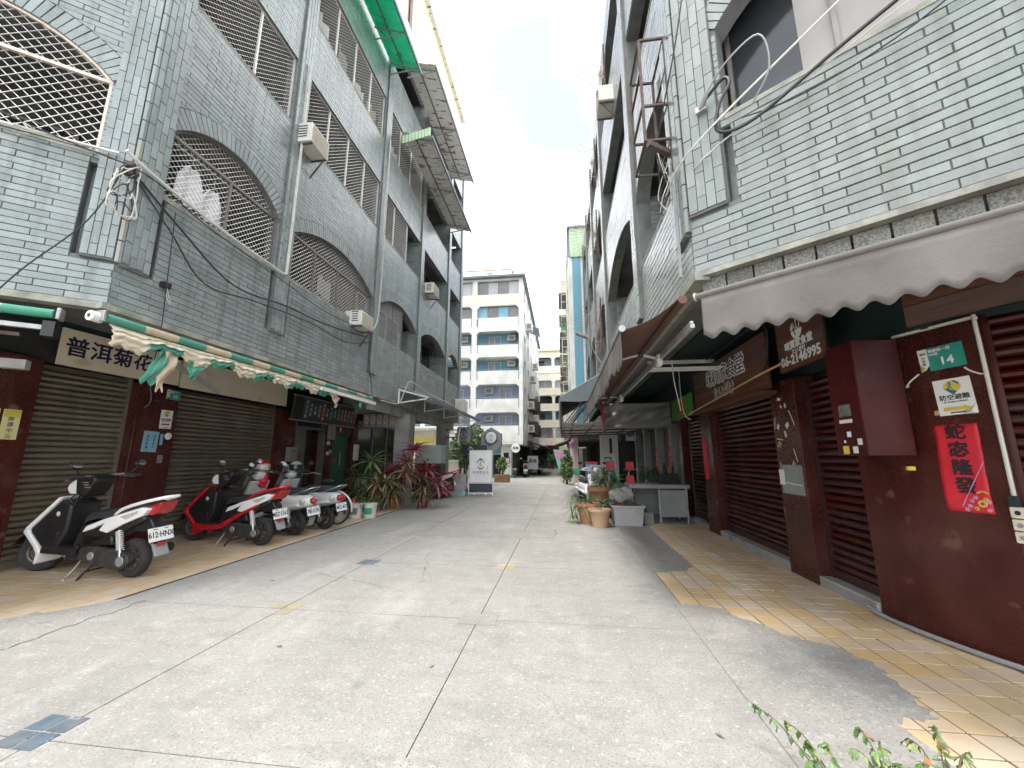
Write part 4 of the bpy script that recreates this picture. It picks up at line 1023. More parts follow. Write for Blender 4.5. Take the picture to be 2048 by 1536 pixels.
# menu board of the eatery and the food picture board
fm = frame((-6.32, 9.95, 2.53), (0, 1, 0), Vector((0.12, 0, 1)))
mbd = thing('menu_board', 'dark hanging menu board with rows of dish names over the doors', 'menu board', (-6.32, 9.95, 2.25))
MB(fm).box((-1.42, -.28, -.05), (1.42, .28, 0)).build('board', 'menu_dark', mbd)
MB(fm).box((-1.45, -.31, -.06), (1.45, -.28, .02)).box((-1.45, .28, -.06), (1.45, .31, .02)).build('frame', 'steel_dull', mbd)
MB(fm).box((-1.42, -.275, .001), (-1.1, .275, .004)).build('dark_photo', 'black', mbd)
names = ['鍋燒意麵', '滷肉飯', '乾麵', '餛飩湯', '酸辣湯麵', '炒飯', '牛肉湯', '水餃', '貢丸湯', '虱目魚', '陽春麵', '燙青菜', '豬血湯', '蚵仔煎']
for k in range(14):
    u = -1.05 + k * .178; red = k in (4, 10, 13)
    MB(fm).box((u, -.27, .001), (u + .165, .27, .005)).build('menu_strip', 'menu_red' if red else 'menu_dark', mbd)
    text(names[k], .105, 'menu_text', fm @ Matrix.Translation((u + .082, 0, .0065)), parent=mbd, vertical=True, spacing=1.1, name='dish_name')
fb_ = frame((-5.32, 11.02, 2.42), (1, 0, 0))
fbd = thing('food_picture_board', 'board of food photographs hung between wall and concrete column', 'menu board', (-5.32, 11.0, 2.2))
MB(fb_).box((-.58, -.23, -.03), (.45, .23, 0)).build('board', 'menu_dark', fbd)
for k in range(5):
    u = -.46 + k * .2
    MB(fb_).box((u - .09, -.2, .001), (u + .09, .2, .004)).build('photo', 'board_grey', fbd)
    MB(fb_ @ Matrix.Translation((u, .03, .005))).prism([(.065 * math.cos(R(a)), .13 * math.sin(R(a))) for a in range(0, 360, 24)], 0, .002).build('photo_plate', 'plate_white', fbd)
    MB(fb_ @ Matrix.Translation((u, .04, .008))).prism([(.045 * math.cos(R(a)), .1 * math.sin(R(a))) for a in range(0, 360, 24)], 0, .002).build('photo_food', 'food_a', fbd)
# ------------------------------------------------------------------ signs on the right
fp = f14
address_plate(fp @ Matrix.Translation((.27, 2.10, .0)), '14', 'green address plate 14 on the maroon corner pillar', 1.0, 2)
for a, b in (((.12, 2.0), (.02, 1.91)), ((.39, 1.995), (.47, 1.93))):
    tag(MB(fp).tube(spline([(a[0], a[1], .006), ((a[0] + b[0]) / 2 - .01, (a[1] + b[1]) / 2, .008), (b[0], b[1], .006), (b[0] + .02, b[1] + .005, .005)], 4), .006, 5).build('glue_strip', 'paper', None), ('left' if a[0] < .2 else 'right') + ' strip of dried glue hanging under the address plate 14', 'glue')
shelter_sign(fp @ Matrix.Translation((.30, 1.795, 0)), 'white shelter sign with yellow arrow and peeling corner under plate 14', .216, .27, True, 'ink_yellow', 2)
fl_ = MB(fp @ Matrix.Translation((.30, 1.795, .0035))).add([(.108, -.06, 0), (.108, -.135, 0), (.03, -.135, 0), (.09, -.118, .022)], [(0, 1, 3), (1, 2, 3), (0, 3, 2)]).build('peeling_corner', 'paper', None, solid=.001)
tag(fl_, 'curled paper corner peeling off the white shelter sign', 'paper')
rc = thing('red_couplet', 'large red new year couplet with black brush characters on the corner pillar', 'couplet', tuple(fp @ Vector((.26, .97, 0))))
def wavy(a, b): return (.135 + .25 * a - .005 * math.sin(b * 5), .965 + .625 * b, .004 + .004 * math.sin(a * 5 + b * 9) * math.sin(b * 13))
MB(fp).grid(wavy, 10, 22).build('paper', 'paper_red', rc, solid=.0012, smooth=True)
text('蛇宓隆發', .118, 'ink', fp @ Matrix.Translation((.265, 1.335, .011)), parent=rc, vertical=True, bold=.030, spacing=1.08)
MB(fp).tube([(.385, 1.32, .0105), (.30, 1.15, .011), (.225, 1.0, .0105)], .003, 4).build('crease', 'pink', rc)
for (u, v, r_) in ((.335, 1.03, .026), (.355, 1.06, .014), (.30, .995, .014)): MB(fp @ Matrix.Translation((u, v, .0105))).lathe([(r_ * .35, .0), (r_ * .4, .003), (r_ * .8, .003), (r_, 0)], 14).build('gold_coin', 'gold', rc)
MB(fp).tube(spline([(.315, 1.10, .0105), (.345, 1.115, .0105), (.375, 1.10, .0105)], 4), .007, 5).build('gold_ribbon', 'gold', rc)
for (u, v) in ((.285, 1.045), (.37, 1.045), (.305, 1.07), (.27, 1.01), (.365, .99), (.25, .985)):
    MB(fp @ Matrix.Translation((u, v, .0105))).prism([(.013 * (1 + .35 * math.cos(5 * t)) * math.cos(t), .013 * (1 + .35 * math.cos(5 * t)) * math.sin(t)) for t in [i * .314 for i in range(20)]], 0, .001).build('plum_blossom', 'pink', rc)
tag(MB(fp).box((.165, 1.665, .001), (.195, 1.70, .003)).build('tape_scrap', 'clay_beige', None), 'brown tape scrap at the left of the shelter sign', 'tape')
# wooden plank signs
def plank_sign(fm, w_, h_, n, label):
    t = thing('wooden_sign', label, 'sign', tuple(fm @ Vector((0, -h_ / 2, 0))))
    for k in range(n):
        a = -h_ / 2 + k * h_ / n
        MB(fm).box((-w_ / 2, a + .002, -.02), (w_ / 2, a + h_ / n - .002, random.uniform(0, .003))).build('plank', 'wood', t, bevel=.002, seg=1)
    MB(fm).box((-w_ / 2, -h_ / 2, -.035), (w_ / 2, h_ / 2, -.021)).build('backing', 'black', t)
    return t
W1 = frame((2.5, 6.37, 2.53), (0, -1, 0)); t1 = plank_sign(W1, 2.7, .72, 7, 'long brown plank sign with outlined characters above the far shutter')
text('味賀家食堂', .30, 'white', W1 @ Matrix.Translation((.05, .10, .005)), parent=t1, bold=.065, spacing=.95)
text('味賀家食堂', .30, 'ink', W1 @ Matrix.Translation((.05, .10, .0085)), parent=t1, spacing=.95)
text('たいがけ', .20, 'white', W1 @ Matrix.Translation((.0, -.17, .005)), parent=t1, bold=.06)
text('たいがけ', .20, 'ink', W1 @ Matrix.Translation((.0, -.17, .0085)), parent=t1)
MB().box((2.44, 5.1, 2.12), (2.62, 7.75, 2.16)).build('lower_shelf', 'wood', t1)
W2 = frame((2.5, 4.35, 2.59), (0, -1, 0)); t2 = plank_sign(W2, .80, .60, 6, 'square brown plank sign with noodle bowl and phone number')
text('06-2146995', .145, 'white', W2 @ Matrix.Translation((.0, -.20, .005)), parent=t2, bold=.035)
text('味賀家食堂', .10, 'white', W2 @ Matrix.Translation((-.0, -.045, .005)), parent=t2, bold=.04)
text('たいがけ', .06, 'white', W2 @ Matrix.Translation((-.0, -.12, .005)), parent=t2, bold=.02)
bw = W2 @ Matrix.Translation((.0, .10, .004))
MB(bw).prism(arc(0, 0, .095, 180, 360, 14) , 0, .003).box((-.03, -.107, 0), (.03, -.09, .003)).build('bowl', 'white', t2)
MB(bw).tube([(.035 + .03 * math.cos(t), .065 + .06 * math.sin(t), .002) for t in [i * .45 for i in range(15)]], .004, 4).tube([(.055, .12, .002), (.075, .19, .002)], .004, 4).build('ladle', 'white', t2)
for r_ in (.03, .05, .07): MB(bw).tube([(-.05 + r_ * math.cos(R(a)) * .6, .01 + r_ * math.sin(R(a)), .002) for a in range(0, 181, 20)], .004, 4).build('noodle', 'white', t2)
MB(bw).tube([(-.02 + .012 * math.sin(i * 1.2), .08 - .022 * i, .0045) for i in range(7)], .005, 4).build('noodle', 'ink', t2)
W3 = frame(Vector((2.70, 3.31, 2.60)) + .95 * Vector((.47, -.88, 0)).normalized(), Vector((.47, -.88, 0))); t3 = plank_sign(W3, 1.9, .50, 3, 'wide weathered plank board above the shutter at the right frame edge')
# red meter cabinet on the corner
rcab = thing('meter_cabinet', 'red steel meter cabinet with stickers jutting from the corner pillar', 'cabinet', (2.55, 3.65, 1.36))
MB().box((2.40, 3.48, 1.36), (2.745, 3.82, 2.31)).build('housing', 'maroon_metal', rcab, bevel=.006)
fc = frame((2.40, 3.65, 1.82), (0, -1, 0))
MB(fc).box((-.165, .0, .001), (.165, .46, .006)).box((-.165, -.44, .001), (.165, -.006, .006)).build('door', 'maroon_metal', rcab, bevel=.003)
MB(fc).box((-.08, -.13, .007), (.06, -.03, .01)).build('meter_window', 'meter_glass', rcab)
MB(fc).box((-.09, -.185, .007), (.06, -.155, .01)).build('label_strip', 'paper', rcab)
for (u, v, w_, m_) in ((0, -.28, .045, 'white'), (.11, -.345, .05, 'paper'), (-.06, -.34, .02, 'white'), (-.06, -.41, .07, 'ink_yellow'), (.05, -.41, .055, 'paper')):
    MB(fc).box((u - w_ / 2, v - w_ / 2, .0065), (u + w_ / 2, v + w_ / 2, .0085)).build('sticker', m_, rcab)
MB(frame((2.6, 3.479, 1.85), (1, 0, 0))).box((.06, -.60, -.02), (.11, -.57, .003)).build('tab', 'ink_yellow', rcab)
# torn poster remains on the pillar between the red shutters
fq = frame((XRs - .031, 5.16, 0), (0, -1, 0))
tp = thing('poster_remains', 'scraps of torn posters and tape on the pillar between red shutters', 'paper', tuple(fq @ Vector((0, 1.2, 0))))
for k in range(16):
    u = random.uniform(-.2, .18); v = random.choice([1.95, 2.05, 1.75, 1.6, 1.5, 1.45, 1.35, 1.25]) + random.uniform(-.04, .04); a = random.uniform(.01, .05); b = random.uniform(.008, .04)
    MB(fq @ Matrix.Translation((u, v, 0)) @ Matrix.Rotation(random.uniform(-.8, .8), 4, 'Z')).prism([(-a, -b), (a * .8, -b * 1.2), (a, b * .6), (-a * .5, b)], .0005, .002).build('scrap', random.choice(['paper', 'paper', 'clay_beige']), tp)
for (u0, v0, u1, v1) in ((-.2, 1.85, -.24, 1.7), (.12, 1.9, .2, 1.72), (-.22, 1.58, -.08, 1.56), (-.12, 1.05, .2, 1.03), (.12, 1.45, .17, 1.3)): MB(fq).bar((u0, v0, .002), (u1, v1, .002), .012, .002).build('tape', 'paper', tp)
MB(fq).box((-.26, 1.02, .001), (-.14, 1.2, .003)).build('note', 'paper', tp)
MB(fq).box((-.22, .92, .001), (.24, 1.26, .0025)).build('glue_patch', 'board_grey', tp)
# red paper on the far pillar
o, f = flat_sign('couplet', frame((XRs - .034, 7.95, 1.3), (0, -1, 0)), .2, .72, 'paper_red', 'red paper strip hanging on the pillar left of the wooden sign', 'couplet', t=.003)
MB(f).prism([(-.12, .3), (0, .46), (.12, .3), (.1, .12), (-.1, .12)], 0, .004).build('red_fold', 'paper_red', o)
# ------------------------------------------------------------------ scooters (x forward, y left, origin under the rear axle)
WB = 1.38
def side(prof, y0, y1, mb=None):
    """side-view polygon (x,z) extruded across y"""
    mb = mb or MB(); s_ = mb.m; mb.m = Matrix(((1, 0, 0, 0), (0, 0, -1, 0), (0, 1, 0, 0), (0, 0, 0, 1))); ar = sum(prof[i][0] * prof[(i + 1) % len(prof)][1] - prof[(i + 1) % len(prof)][0] * prof[i][1] for i in range(len(prof)))
    mb.prism(prof if ar > 0 else prof[::-1], -y1, -y0); mb.m = s_; return mb
def ellipsoid(mb, c, r, n=16, m=10, p=1.0, zmin=-1.0):
    sg = lambda v: math.copysign(abs(v) ** p, v)
    a0 = math.asin(max(-1, zmin))
    return mb.grid(lambda a, b: (c[0] + r[0] * sg(math.cos(2 * math.pi * a)) * sg(math.cos(a0 + (math.pi / 2 - a0) * b)) , c[1] + r[1] * sg(math.sin(2 * math.pi * a)) * sg(math.cos(a0 + (math.pi / 2 - a0) * b)), c[2] + r[2] * sg(math.sin(a0 + (math.pi / 2 - a0) * b))), n, m)
def lumpy(mb, amp, f=9.0, seed=0):
    c = sum((Vector(v) for v in mb.v), Vector()) / len(mb.v); out = []
    for v in mb.v:
        v = Vector(v); d = (v - c); q = d * f
        n = math.sin(q.x * 1.3 + seed) * math.sin(q.y * 1.7 + 1) + .6 * math.sin(q.z * 2.3 + q.x * 1.9 + seed) + .35 * abs(math.sin(q.x * 4.1 + q.z * 3.3)) - .3 * abs(math.sin(q.y * 5 + q.z * 2.1))
        out.append(tuple(v + d.normalized() * amp * n))
    mb.v = out; return mb
def wheel(root, x, r, w_, steer=0.0, rim='tyre_rim', y=0.0):
    mtx = Matrix.Translation((x, y, r)) @ Matrix.Rotation(steer, 4, 'Z')
    t = MB(mtx); h = w_ / 2
    prof = [(r * .58, -h * .75), (r * .72, -h), (r * .88, -h * .95), (r * .96, -h * .6), (r, 0), (r * .96, h * .6), (r * .88, h * .95), (r * .72, h), (r * .58, h * .75)]
    ty = t.lathe(prof, 28, axis='y').build('tyre', 'rubber', root, smooth=True, world=False)
    k = MB(mtx); k.lathe([(r * .60, -h * .7), (r * .52, -h * .55), (r * .50, 0), (r * .52, h * .55), (r * .60, h * .7)], 24, axis='y')
    k.lathe([(0.0, -h * .8), (r * .2, -h * .75), (r * .2, h * .75), (0.0, h * .8)], 14, axis='y')
    for i in range(5):
        a = i * 2 * math.pi / 5; k.bar((r * .18 * math.cos(a), 0, r * .18 * math.sin(a)), (r * .54 * math.cos(a), 0, r * .54 * math.sin(a)), .03, .035)
    rm = k.build('rim', rim, ty, smooth=True, world=False); return ty
def plate(root, x, z, s_, tilt=-14, y=0.0, sub=True):
    f = Matrix.Translation((x, y, z)) @ Matrix.Rotation(R(180), 4, 'Z') @ Matrix.Rotation(R(90), 4, 'Z') @ Matrix.Rotation(R(90), 4, 'X') @ Matrix.Rotation(R(tilt), 4, 'X')
    p = MB(f).box((-.135, -.075, 0), (.135, .075, .004)).build('number_plate', 'white', root, world=False, bevel=.008)
    text(s_, .088, 'ink', f @ Matrix.Translation((0, -.006, .0052)), parent=p, world=False, bold=.018, sx=.78, name='plate_number')
    for u in (-.06, .06): MB(f).box((u - .02, .052, .0045), (u + .02, .06, .007)).build('plate_bolt', 'black', p, world=False)
    return p
def mirrors(root, x, z, top, my=.33, lean=-.04):
    for s in (1, -1):
        a = MB().tube(spline([(x, s * .22, z), (x + lean, s * (.22 + my) / 2 + s * .02, (z + top) / 2), (x + lean * 1.5, s * my, top - .03)], 4), .007, 6)
        st = a.build('mirror', 'black', root, world=False, smooth=True)
        f = Matrix.Translation((x + lean * 1.6, s * my, top)) @ Matrix.Rotation(R(10), 4, 'Z') @ Matrix.Rotation(R(26), 4, 'Y')
        e = MB(f); ellipsoid(e, (0.012, 0, 0), (.03, .065, .045), 16, 8); e.build('mirror_back', 'black', st, world=False, smooth=True)
        MB(f).prism([(0, 0)], 0, 0) if False else None
        MB(f @ Matrix.Rotation(R(-90), 4, 'Y')).prism([(.038 * math.sin(R(a)), .057 * math.cos(R(a))) for a in range(0, 360, 20)][::-1], .016, .021).build('mirror_glass', 'mirror', st, world=False)
def handlebar(root, x, z, w_=.34):
    h = MB()
    for s in (1, -1): h.tube(spline([(x + .06, s * .05, z), (x + .03, s * .2, z + .02), (x - .04, s * w_, z - .005)], 4), .012, 8)
    hb = h.build('handlebar', 'steel_dull', root, world=False, smooth=True)
    for s in (1, -1):
        MB().tube([(x + .0, s * (w_ - .13), z + .015), (x - .045, s * (w_ + .02), z - .007)], .018, 10).build('grip', 'rubber', hb, world=False, smooth=True)
        MB().tube(spline([(x + .06, s * .19, z + .0), (x + .07, s * .26, z - .01), (x + .03, s * .35, z - .02)], 4), .006, 6).build('brake_lever', 'steel', hb, world=False, smooth=True)
def shock(root, a, b, r=.030):
    a = Vector(a); b = Vector(b); n = 10; pts = []
    d = (b - a).normalized(); u = d.orthogonal().normalized(); v = d.cross(u)
    for i in range(n * 10 + 1):
        t = i / (n * 10); q = a.lerp(b, .04 + t * .72); an = 2 * math.pi * n * t; pts.append(q + (u * math.cos(an) + v * math.sin(an)) * r)
    s_ = MB().tube([a, b], .014, 8).tube([a.lerp(b, .72), b], .019, 8).build('shock_absorber', 'steel', root, world=False, smooth=True)
    MB().tube(pts, .0065, 5).build('coil_spring', 'white_metal', s_, world=False, smooth=True)
def mechanics(root, exhaust=True):
    e = side([(.62, .20), (.60, .33), (.40, .36), (.1, .33), (-.09, .28), (-.11, .20), (-.04, .13), (.1, .12), (.42, .16)], .06, .15)
    en = e.build('engine_case', 'engine', root, world=False, bevel=.02, seg=3)
    MB().lathe([(0, .156), (.05, .156), (.06, .145), (.06, .12)], 16, (0.0, 0, .21), axis='y').lathe([(0, .158), (.04, .158), (.05, .145)], 14, (.42, 0, .25), axis='y').build('case_cover', 'steel_dull', en, world=False, smooth=True)
    side([(.62, .36), (.60, .47), (.18, .47), (.16, .37)], .03, .13).build('air_box', 'sc_black', root, world=False, bevel=.02, seg=3)
    side([(.95, .16), (.95, .30), (.3, .32), (.3, .2)], -.12, .05).build('frame_rail', 'black_matte', root, world=False, bevel=.01)
    st = MB()
    for s in (1, -1): st.tube([(.40, s * .08, .2), (.46, s * .15, .08), (.49, s * .19, .013)], .012, 6).tube([(.49, s * .19, .013), (.44, s * .23, .012)], .013, 6)
    st.tube([(.46, -.15, .08), (.46, .15, .08)], .009, 6)
    st.build('center_stand', 'black_matte', root, world=False, smooth=True)
    MB().tube(spline([(.58, .12, .2), (.62, .16, .1), (.66, .21, .015)], 4), .009, 6).tube([(.66, .21, .015), (.60, .25, .013)], .014, 6).build('side_stand', 'steel_dull', root, world=False, smooth=True)
    if exhaust: MB().tube([(.35, -.16, .2), (.0, -.17, .25), (-.28, -.17, .31)], [.035, .055, .05], 12).build('exhaust', 'black', root, world=False, smooth=True)
def sport_scooter(name, label, loc, rotz, paint, trim, num, lamp='lamp_red', dark_panel=True, steer=22, frame_paint=None, lean=0):
    root = thing(name, label, 'scooter', loc, rotz, 'scooters parked along the shutters')
    root.rotation_euler = (R(lean), 0, rotz)
    wheel(root, 0, .215, .11); wheel(root, WB, .225, .105, R(steer))
    # steering: fork, fender
    F = Matrix.Translation((WB, 0, 0)) @ Matrix.Rotation(R(steer), 4, 'Z')
    fk = MB(F)
    for s in (1, -1): fk.tube([(-.02, s * .075, .225), (-.14, s * .085, .52)], .018, 8)
    fk.tube([(-.14, -.085, .52), (-.14, .085, .52)], .02, 8).tube([(-.14, 0, .5), (-.40, 0, 1.0)], .025, 8)
    fk.build('front_fork', 'black_matte', root, world=False, smooth=True)
    MB(F).grid(lambda a, b: ((.27 + .012 * math.sin(b * math.pi)) * math.cos(R(20 + 150 * a)), (b - .5) * .14, .225 + (.27 + .018 * math.sin(b * math.pi)) * math.sin(R(20 + 150 * a))), 12, 6).build('front_fender', 'sc_black', root, world=False, smooth=True, solid=.006)
    MB(F).lathe([(.05, .055), (.085, .055), (.085, .06), (.05, .06)], 20, (0, 0, .225), axis='y').box((-.09, .05, .2), (-.05, .075, .27)).build('brake_disc', 'rust', root, world=False, smooth=True)
    fp_ = frame_paint or paint
    # leg shield: outer painted rib and dark inner panel
    rib = [(.93, .90), (1.0, .89), (1.44, .53), (1.47, .48), (1.27, .31), (1.22, .24), (1.24, .12), (1.19, .14), (1.16, .27), (1.2, .33), (1.38, .49), (1.36, .53)]
    sh = side(rib, -.17, .17).build('leg_shield', fp_, root, world=False, bevel=.018, seg=3)
    side([(.95, .87), (1.37, .53), (1.37, .48), (1.18, .32), (.95, .31), (.83, .50), (.80, .80)], -.155, .155).build('inner_shield', 'sc_black', root, world=False, bevel=.03, seg=3)
    side([(1.32, .50), (1.17, .34), (.96, .34), (.93, .5), (1.1, .53)], .150, .163).build('shield_panel', 'sc_black', sh, world=False, bevel=.01)
    MB(Matrix.Translation((.98, .13, .70))).lathe([(0, .04), (.02, .036), (.036, .02), (.04, 0)], 14, axis='y').build('turn_signal', 'lamp_clear', sh, world=False, smooth=True)
    side([(1.18, .25), (1.17, .33), (.70, .33), (.66, .38), (.60, .34), (.66, .24)], -.16, .16).build('floorboard', 'sc_black', root, world=False, bevel=.02, seg=3)
    if frame_paint: side([(1.24, .20), (1.20, .32), (.82, .295), (.66, .33), (.25, .52), (-.05, .64), (-.04, .60), (.3, .44), (.64, .25), (.85, .22)], -.168, .168).build('side_rib', frame_paint, root, world=False, bevel=.012, seg=3)
    # under-seat body, painted tail, lamp
    side([(.76, .34), (.66, .56), (.55, .60), (.2, .66), (-.2, .74), (-.26, .66), (.1, .50), (.3, .42), (.55, .30)], -.13, .13).build('seat_body', 'sc_black', root, world=False, bevel=.03, seg=3)
    pan = [(.60, .50), (.545, .575), (.30, .66), (.10, .715), (-.22, .80), (-.30, .78), (-.24, .71), (.02, .61), (.24, .505), (.36, .53), (.30, .605), (.45, .545)]
    bp = side(pan, -.152, .152).build('tail_panel', paint, root, world=False, bevel=.012, seg=3)
    side([(-.20, .80), (-.42, .855), (-.38, .77), (-.30, .70), (-.21, .715)], -.10, .10).build('tail_light', lamp, root, world=False, bevel=.015, seg=3)
    side([(.08, .69), (-.18, .765), (-.18, .735), (-.02, .66)], -.1535, .1535).build('turn_signal', 'lamp_clear', bp, world=False, bevel=.003)
    g_ = MB()
    for s in (1, -1): g_.tube(spline([(.18, s * .13, .70), (.05, s * .15, .79), (-.2, s * .14, .86), (-.42, s * .09, .91), (-.46, 0, .92)], 5), [.018] * 20 + [.02], 8) if False else g_.tube(spline([(.18, s * .125, .69), (.05, s * .145, .775), (-.2, s * .135, .85), (-.42, s * .085, .90), (-.455, 0, .905)], 5), .019, 8)
    g_.build('grab_rail', trim, root, world=False, smooth=True)
    seat = MB(); n = 16
    spine = spline([(.66, 0, .62), (.60, 0, .71), (.42, 0, .755), (.22, 0, .77), (.06, 0, .81), (-.12, 0, .85), (-.26, 0, .86)], 4)
    vv = []; ff = []; m_ = 9
    for i, p in enumerate(spine):
        t = i / (len(spine) - 1); hw = (.10 + .05 * math.sin(min(1, t * 1.6) * math.pi / 2)) * (1 - .3 * max(0, t - .7) / .3); hh = .10
        for j in range(m_): a = math.pi * j / (m_ - 1); vv.append((p.x - .0, hw * math.copysign(abs(math.cos(a)) ** .6, math.cos(a)), p.z - hh + hh * math.sin(a) ** .5))
    for i in range(len(spine) - 1):
        for j in range(m_ - 1): ff.append((i * m_ + j, i * m_ + j + 1, (i + 1) * m_ + j + 1, (i + 1) * m_ + j))
    ff.append(tuple(range(m_))); ff.append(tuple(reversed(range((len(spine) - 1) * m_, len(spine) * m_))))
    seat.add(vv, ff).build('seat', 'seat', root, world=False, smooth=True)
    # head cowl
    hd = side([(.70, 1.02), (.74, 1.10), (.86, 1.12), (.99, 1.04), (1.02, .98), (.98, .925), (.80, .92), (.72, .96)], -.10, .10).build('head_cowl', paint, root, world=False, bevel=.03, seg=3)
    side([(.56, 1.08), (.60, 1.135), (.76, 1.14), (.86, 1.10), (.84, .93), (.74, .88), (.66, .95)], -.115, .115).build('dashboard', 'sc_black', hd, world=False, bevel=.02, seg=3)
    ellipsoid(MB(), (.985, 0, 1.0), (.05, .085, .045), 14, 8).build('headlight', 'lamp_clear', hd, world=False, smooth=True)
    for k in range(3): MB().tube([(.74 - k * .02, .118, 1.06 - k * .028), (.66 - k * .02, .118, 1.06 - k * .028)], .006, 5).build('cowl_stripe', 'steel_dull', hd, world=False)
    MB().tube(spline([(.82, .1, .93), (.88, .13, .86), (.84, .1, .8), (.9, .06, .75)], 4), .008, 5).tube(spline([(.8, .08, .92), (.76, .14, .84), (.86, .12, .7)], 4), .006, 5).build('cables', 'cable', hd, world=False, smooth=True)
    handlebar(root, .60, 1.12); mirrors(root, .60, 1.12, 1.27)
    # rear end
    mechanics(root); shock(root, (.09, .125, .54), (.01, .14, .26))
    side([(-.02, .62), (-.22, .70), (-.30, .60), (-.34, .38), (-.30, .37), (-.22, .52), (-.05, .52)], -.07, .07).build('rear_fender', 'sc_black', root, world=False, bevel=.015, seg=3)
    side([(-.30, .40), (-.33, .40), (-.40, .26), (-.37, .25)], -.075, .075).build('mud_flap', 'board_grey', root, world=False, bevel=.01)
    MB(Matrix.Translation((-.355, 0, .385))).box((-.008, -.05, -.018), (.004, .05, .018)).build('reflector', 'lamp_red', root, world=False)
    plate(root, -.335, .49, num)
    return root
def retro_scooter(name, label, loc, rotz, paint, num, rail=True, lean=0, lamp_round=True):
    root = thing(name, label, 'scooter', loc, rotz, 'scooters parked along the shutters'); root.rotation_euler = (R(lean), 0, rotz)
    wheel(root, 0, .215, .105); wheel(root, WB * .94, .215, .10, R(15))
    x1 = WB * .94
    MB().tube([(x1, .08, .215), (x1 - .12, .07, .5), (x1 - .34, 0, 1.0)], .02, 8).tube([(x1, -.08, .215), (x1 - .12, -.07, .5)], .02, 8).build('front_fork', 'black_matte', root, world=False, smooth=True)
    b = MB(); ellipsoid(b, (x1, 0, .24), (.25, .085, .24), 18, 10, .8, .05); b.build('front_fender', paint, root, world=False, smooth=True)
    side([(.86, .92), (.94, .93), (1.16, .50), (1.12, .28), (.75, .26), (.72, .30), (1.04, .33), (1.06, .48)], -.19, .19).build('leg_shield', paint, root, world=False, bevel=.03, seg=3)
    side([(.78, .22), (.76, .30), (.55, .31), (.5, .24)], -.17, .17).build('floorboard', 'sc_black', root, world=False, bevel=.02)
    bd = MB()      # rounded rear body, lofted ellipses
    secs = [(.60, .42, .10, .10), (.52, .50, .15, .16), (.3, .54, .185, .17), (.05, .57, .19, .155), (-.18, .59, .165, .125), (-.32, .58, .10, .085), (-.36, .57, .03, .03)]
    vv = []; n = 20
    for x, z, ry, rz in secs:
        for j in range(n): a = 2 * math.pi * j / n; vv.append((x, ry * math.copysign(abs(math.cos(a)) ** .8, math.cos(a)), z + rz * math.copysign(abs(math.sin(a)) ** .8, math.sin(a))))
    ff = [(i * n + j, (i + 1) * n + j, (i + 1) * n + (j + 1) % n, i * n + (j + 1) % n) for i in range(len(secs) - 1) for j in range(n)] + [tuple(range(n))]
    body = bd.add(vv, ff).build('rear_body', paint, root, world=False, smooth=True, sub=1)
    side([(.50, .45), (.45, .50), (-.2, .56), (-.22, .52)], -.195, .195).build('trim_strip', 'white_metal', body, world=False, bevel=.004)
    st = MB(); ellipsoid(st, (.16, 0, .74), (.40, .135, .075), 20, 10, .75); st.build('seat', 'seat', root, world=False, smooth=True)
    if rail:
        r_ = MB(); r_.tube(spline([(.0, .14, .70), (-.2, .15, .75), (-.38, .10, .82), (-.42, 0, .83), (-.38, -.10, .82), (-.2, -.15, .75), (.0, -.14, .70)], 5), .011, 8); r_.build('grab_rail', 'steel', root, world=False, smooth=True)
    if lamp_round: ellipsoid(MB(), (-.36, 0, .60), (.06, .065, .055), 14, 8).build('tail_light', 'lamp_red', root, world=False, smooth=True)
    else: side([(-.32, .66), (-.40, .62), (-.38, .54), (-.31, .55)], -.09, .09).build('tail_light', 'lamp_red', root, world=False, bevel=.02)
    for s in (1, -1): ellipsoid(MB(), (-.26, s * .15, .60), (.05, .035, .045), 12, 6).build('turn_signal', 'lamp_clear', root, world=False, smooth=True)
    hc = MB(); ellipsoid(hc, (.92, 0, 1.02), (.11, .12, .10), 16, 10); h_ = hc.build('head_cowl', paint, root, world=False, smooth=True)
    ellipsoid(MB(), (1.0, 0, 1.01), (.05, .08, .08), 14, 8).build('headlight', 'lamp_clear', h_, world=False, smooth=True)
    MB().grid(lambda a, b: (.98 + .16 * (1 - b) - .02 * math.cos((a - .5) * 3), (a - .5) * (.36 - .1 * b), .78 + .38 * b), 8, 6).build('wind_screen', 'glass_frost', root, world=False, smooth=True, solid=.004)
    handlebar(root, .82, 1.06, .32); mirrors(root, .82, 1.06, 1.22)
    mechanics(root, True); shock(root, (.05, .15, .50), (.0, .15, .25))
    side([(-.12, .48), (-.30, .50), (-.36, .26), (-.33, .25), (-.24, .42)], -.06, .06).build('rear_fender', 'sc_black', root, world=False, bevel=.012)
    MB(Matrix.Translation((-.36, 0, .30)) @ Matrix.Rotation(R(-15), 4, 'Y')).box((-.006, -.06, -.11), (.006, .06, .03)).build('mud_flap', 'board_grey', root, world=False)
    plate(root, -.37, .43, num)
    return root
def helmet(label, loc, rotz, shell, visor):
    h = thing('helmet', label, 'helmet', loc, rotz)
    e = MB(); ellipsoid(e, (0, 0, 0), (.145, .12, .13), 20, 12, 1.0, -.35); e.build('shell', shell, h, world=False, smooth=True, solid=.012)
    MB().grid(lambda a, b: ((.152) * math.cos(R(-65 + 130 * a)), .128 * math.sin(R(-65 + 130 * a)), -.05 + .12 * b - .0), 12, 4).build('visor', visor, h, world=False, smooth=True, solid=.004)
    MB().tube(spline([(0, .11, -.04), (.03, .06, -.14), (.03, -.06, -.14), (0, -.11, -.04)], 5), .006, 5).build('chin_strap', 'black', h, world=False)
    return h
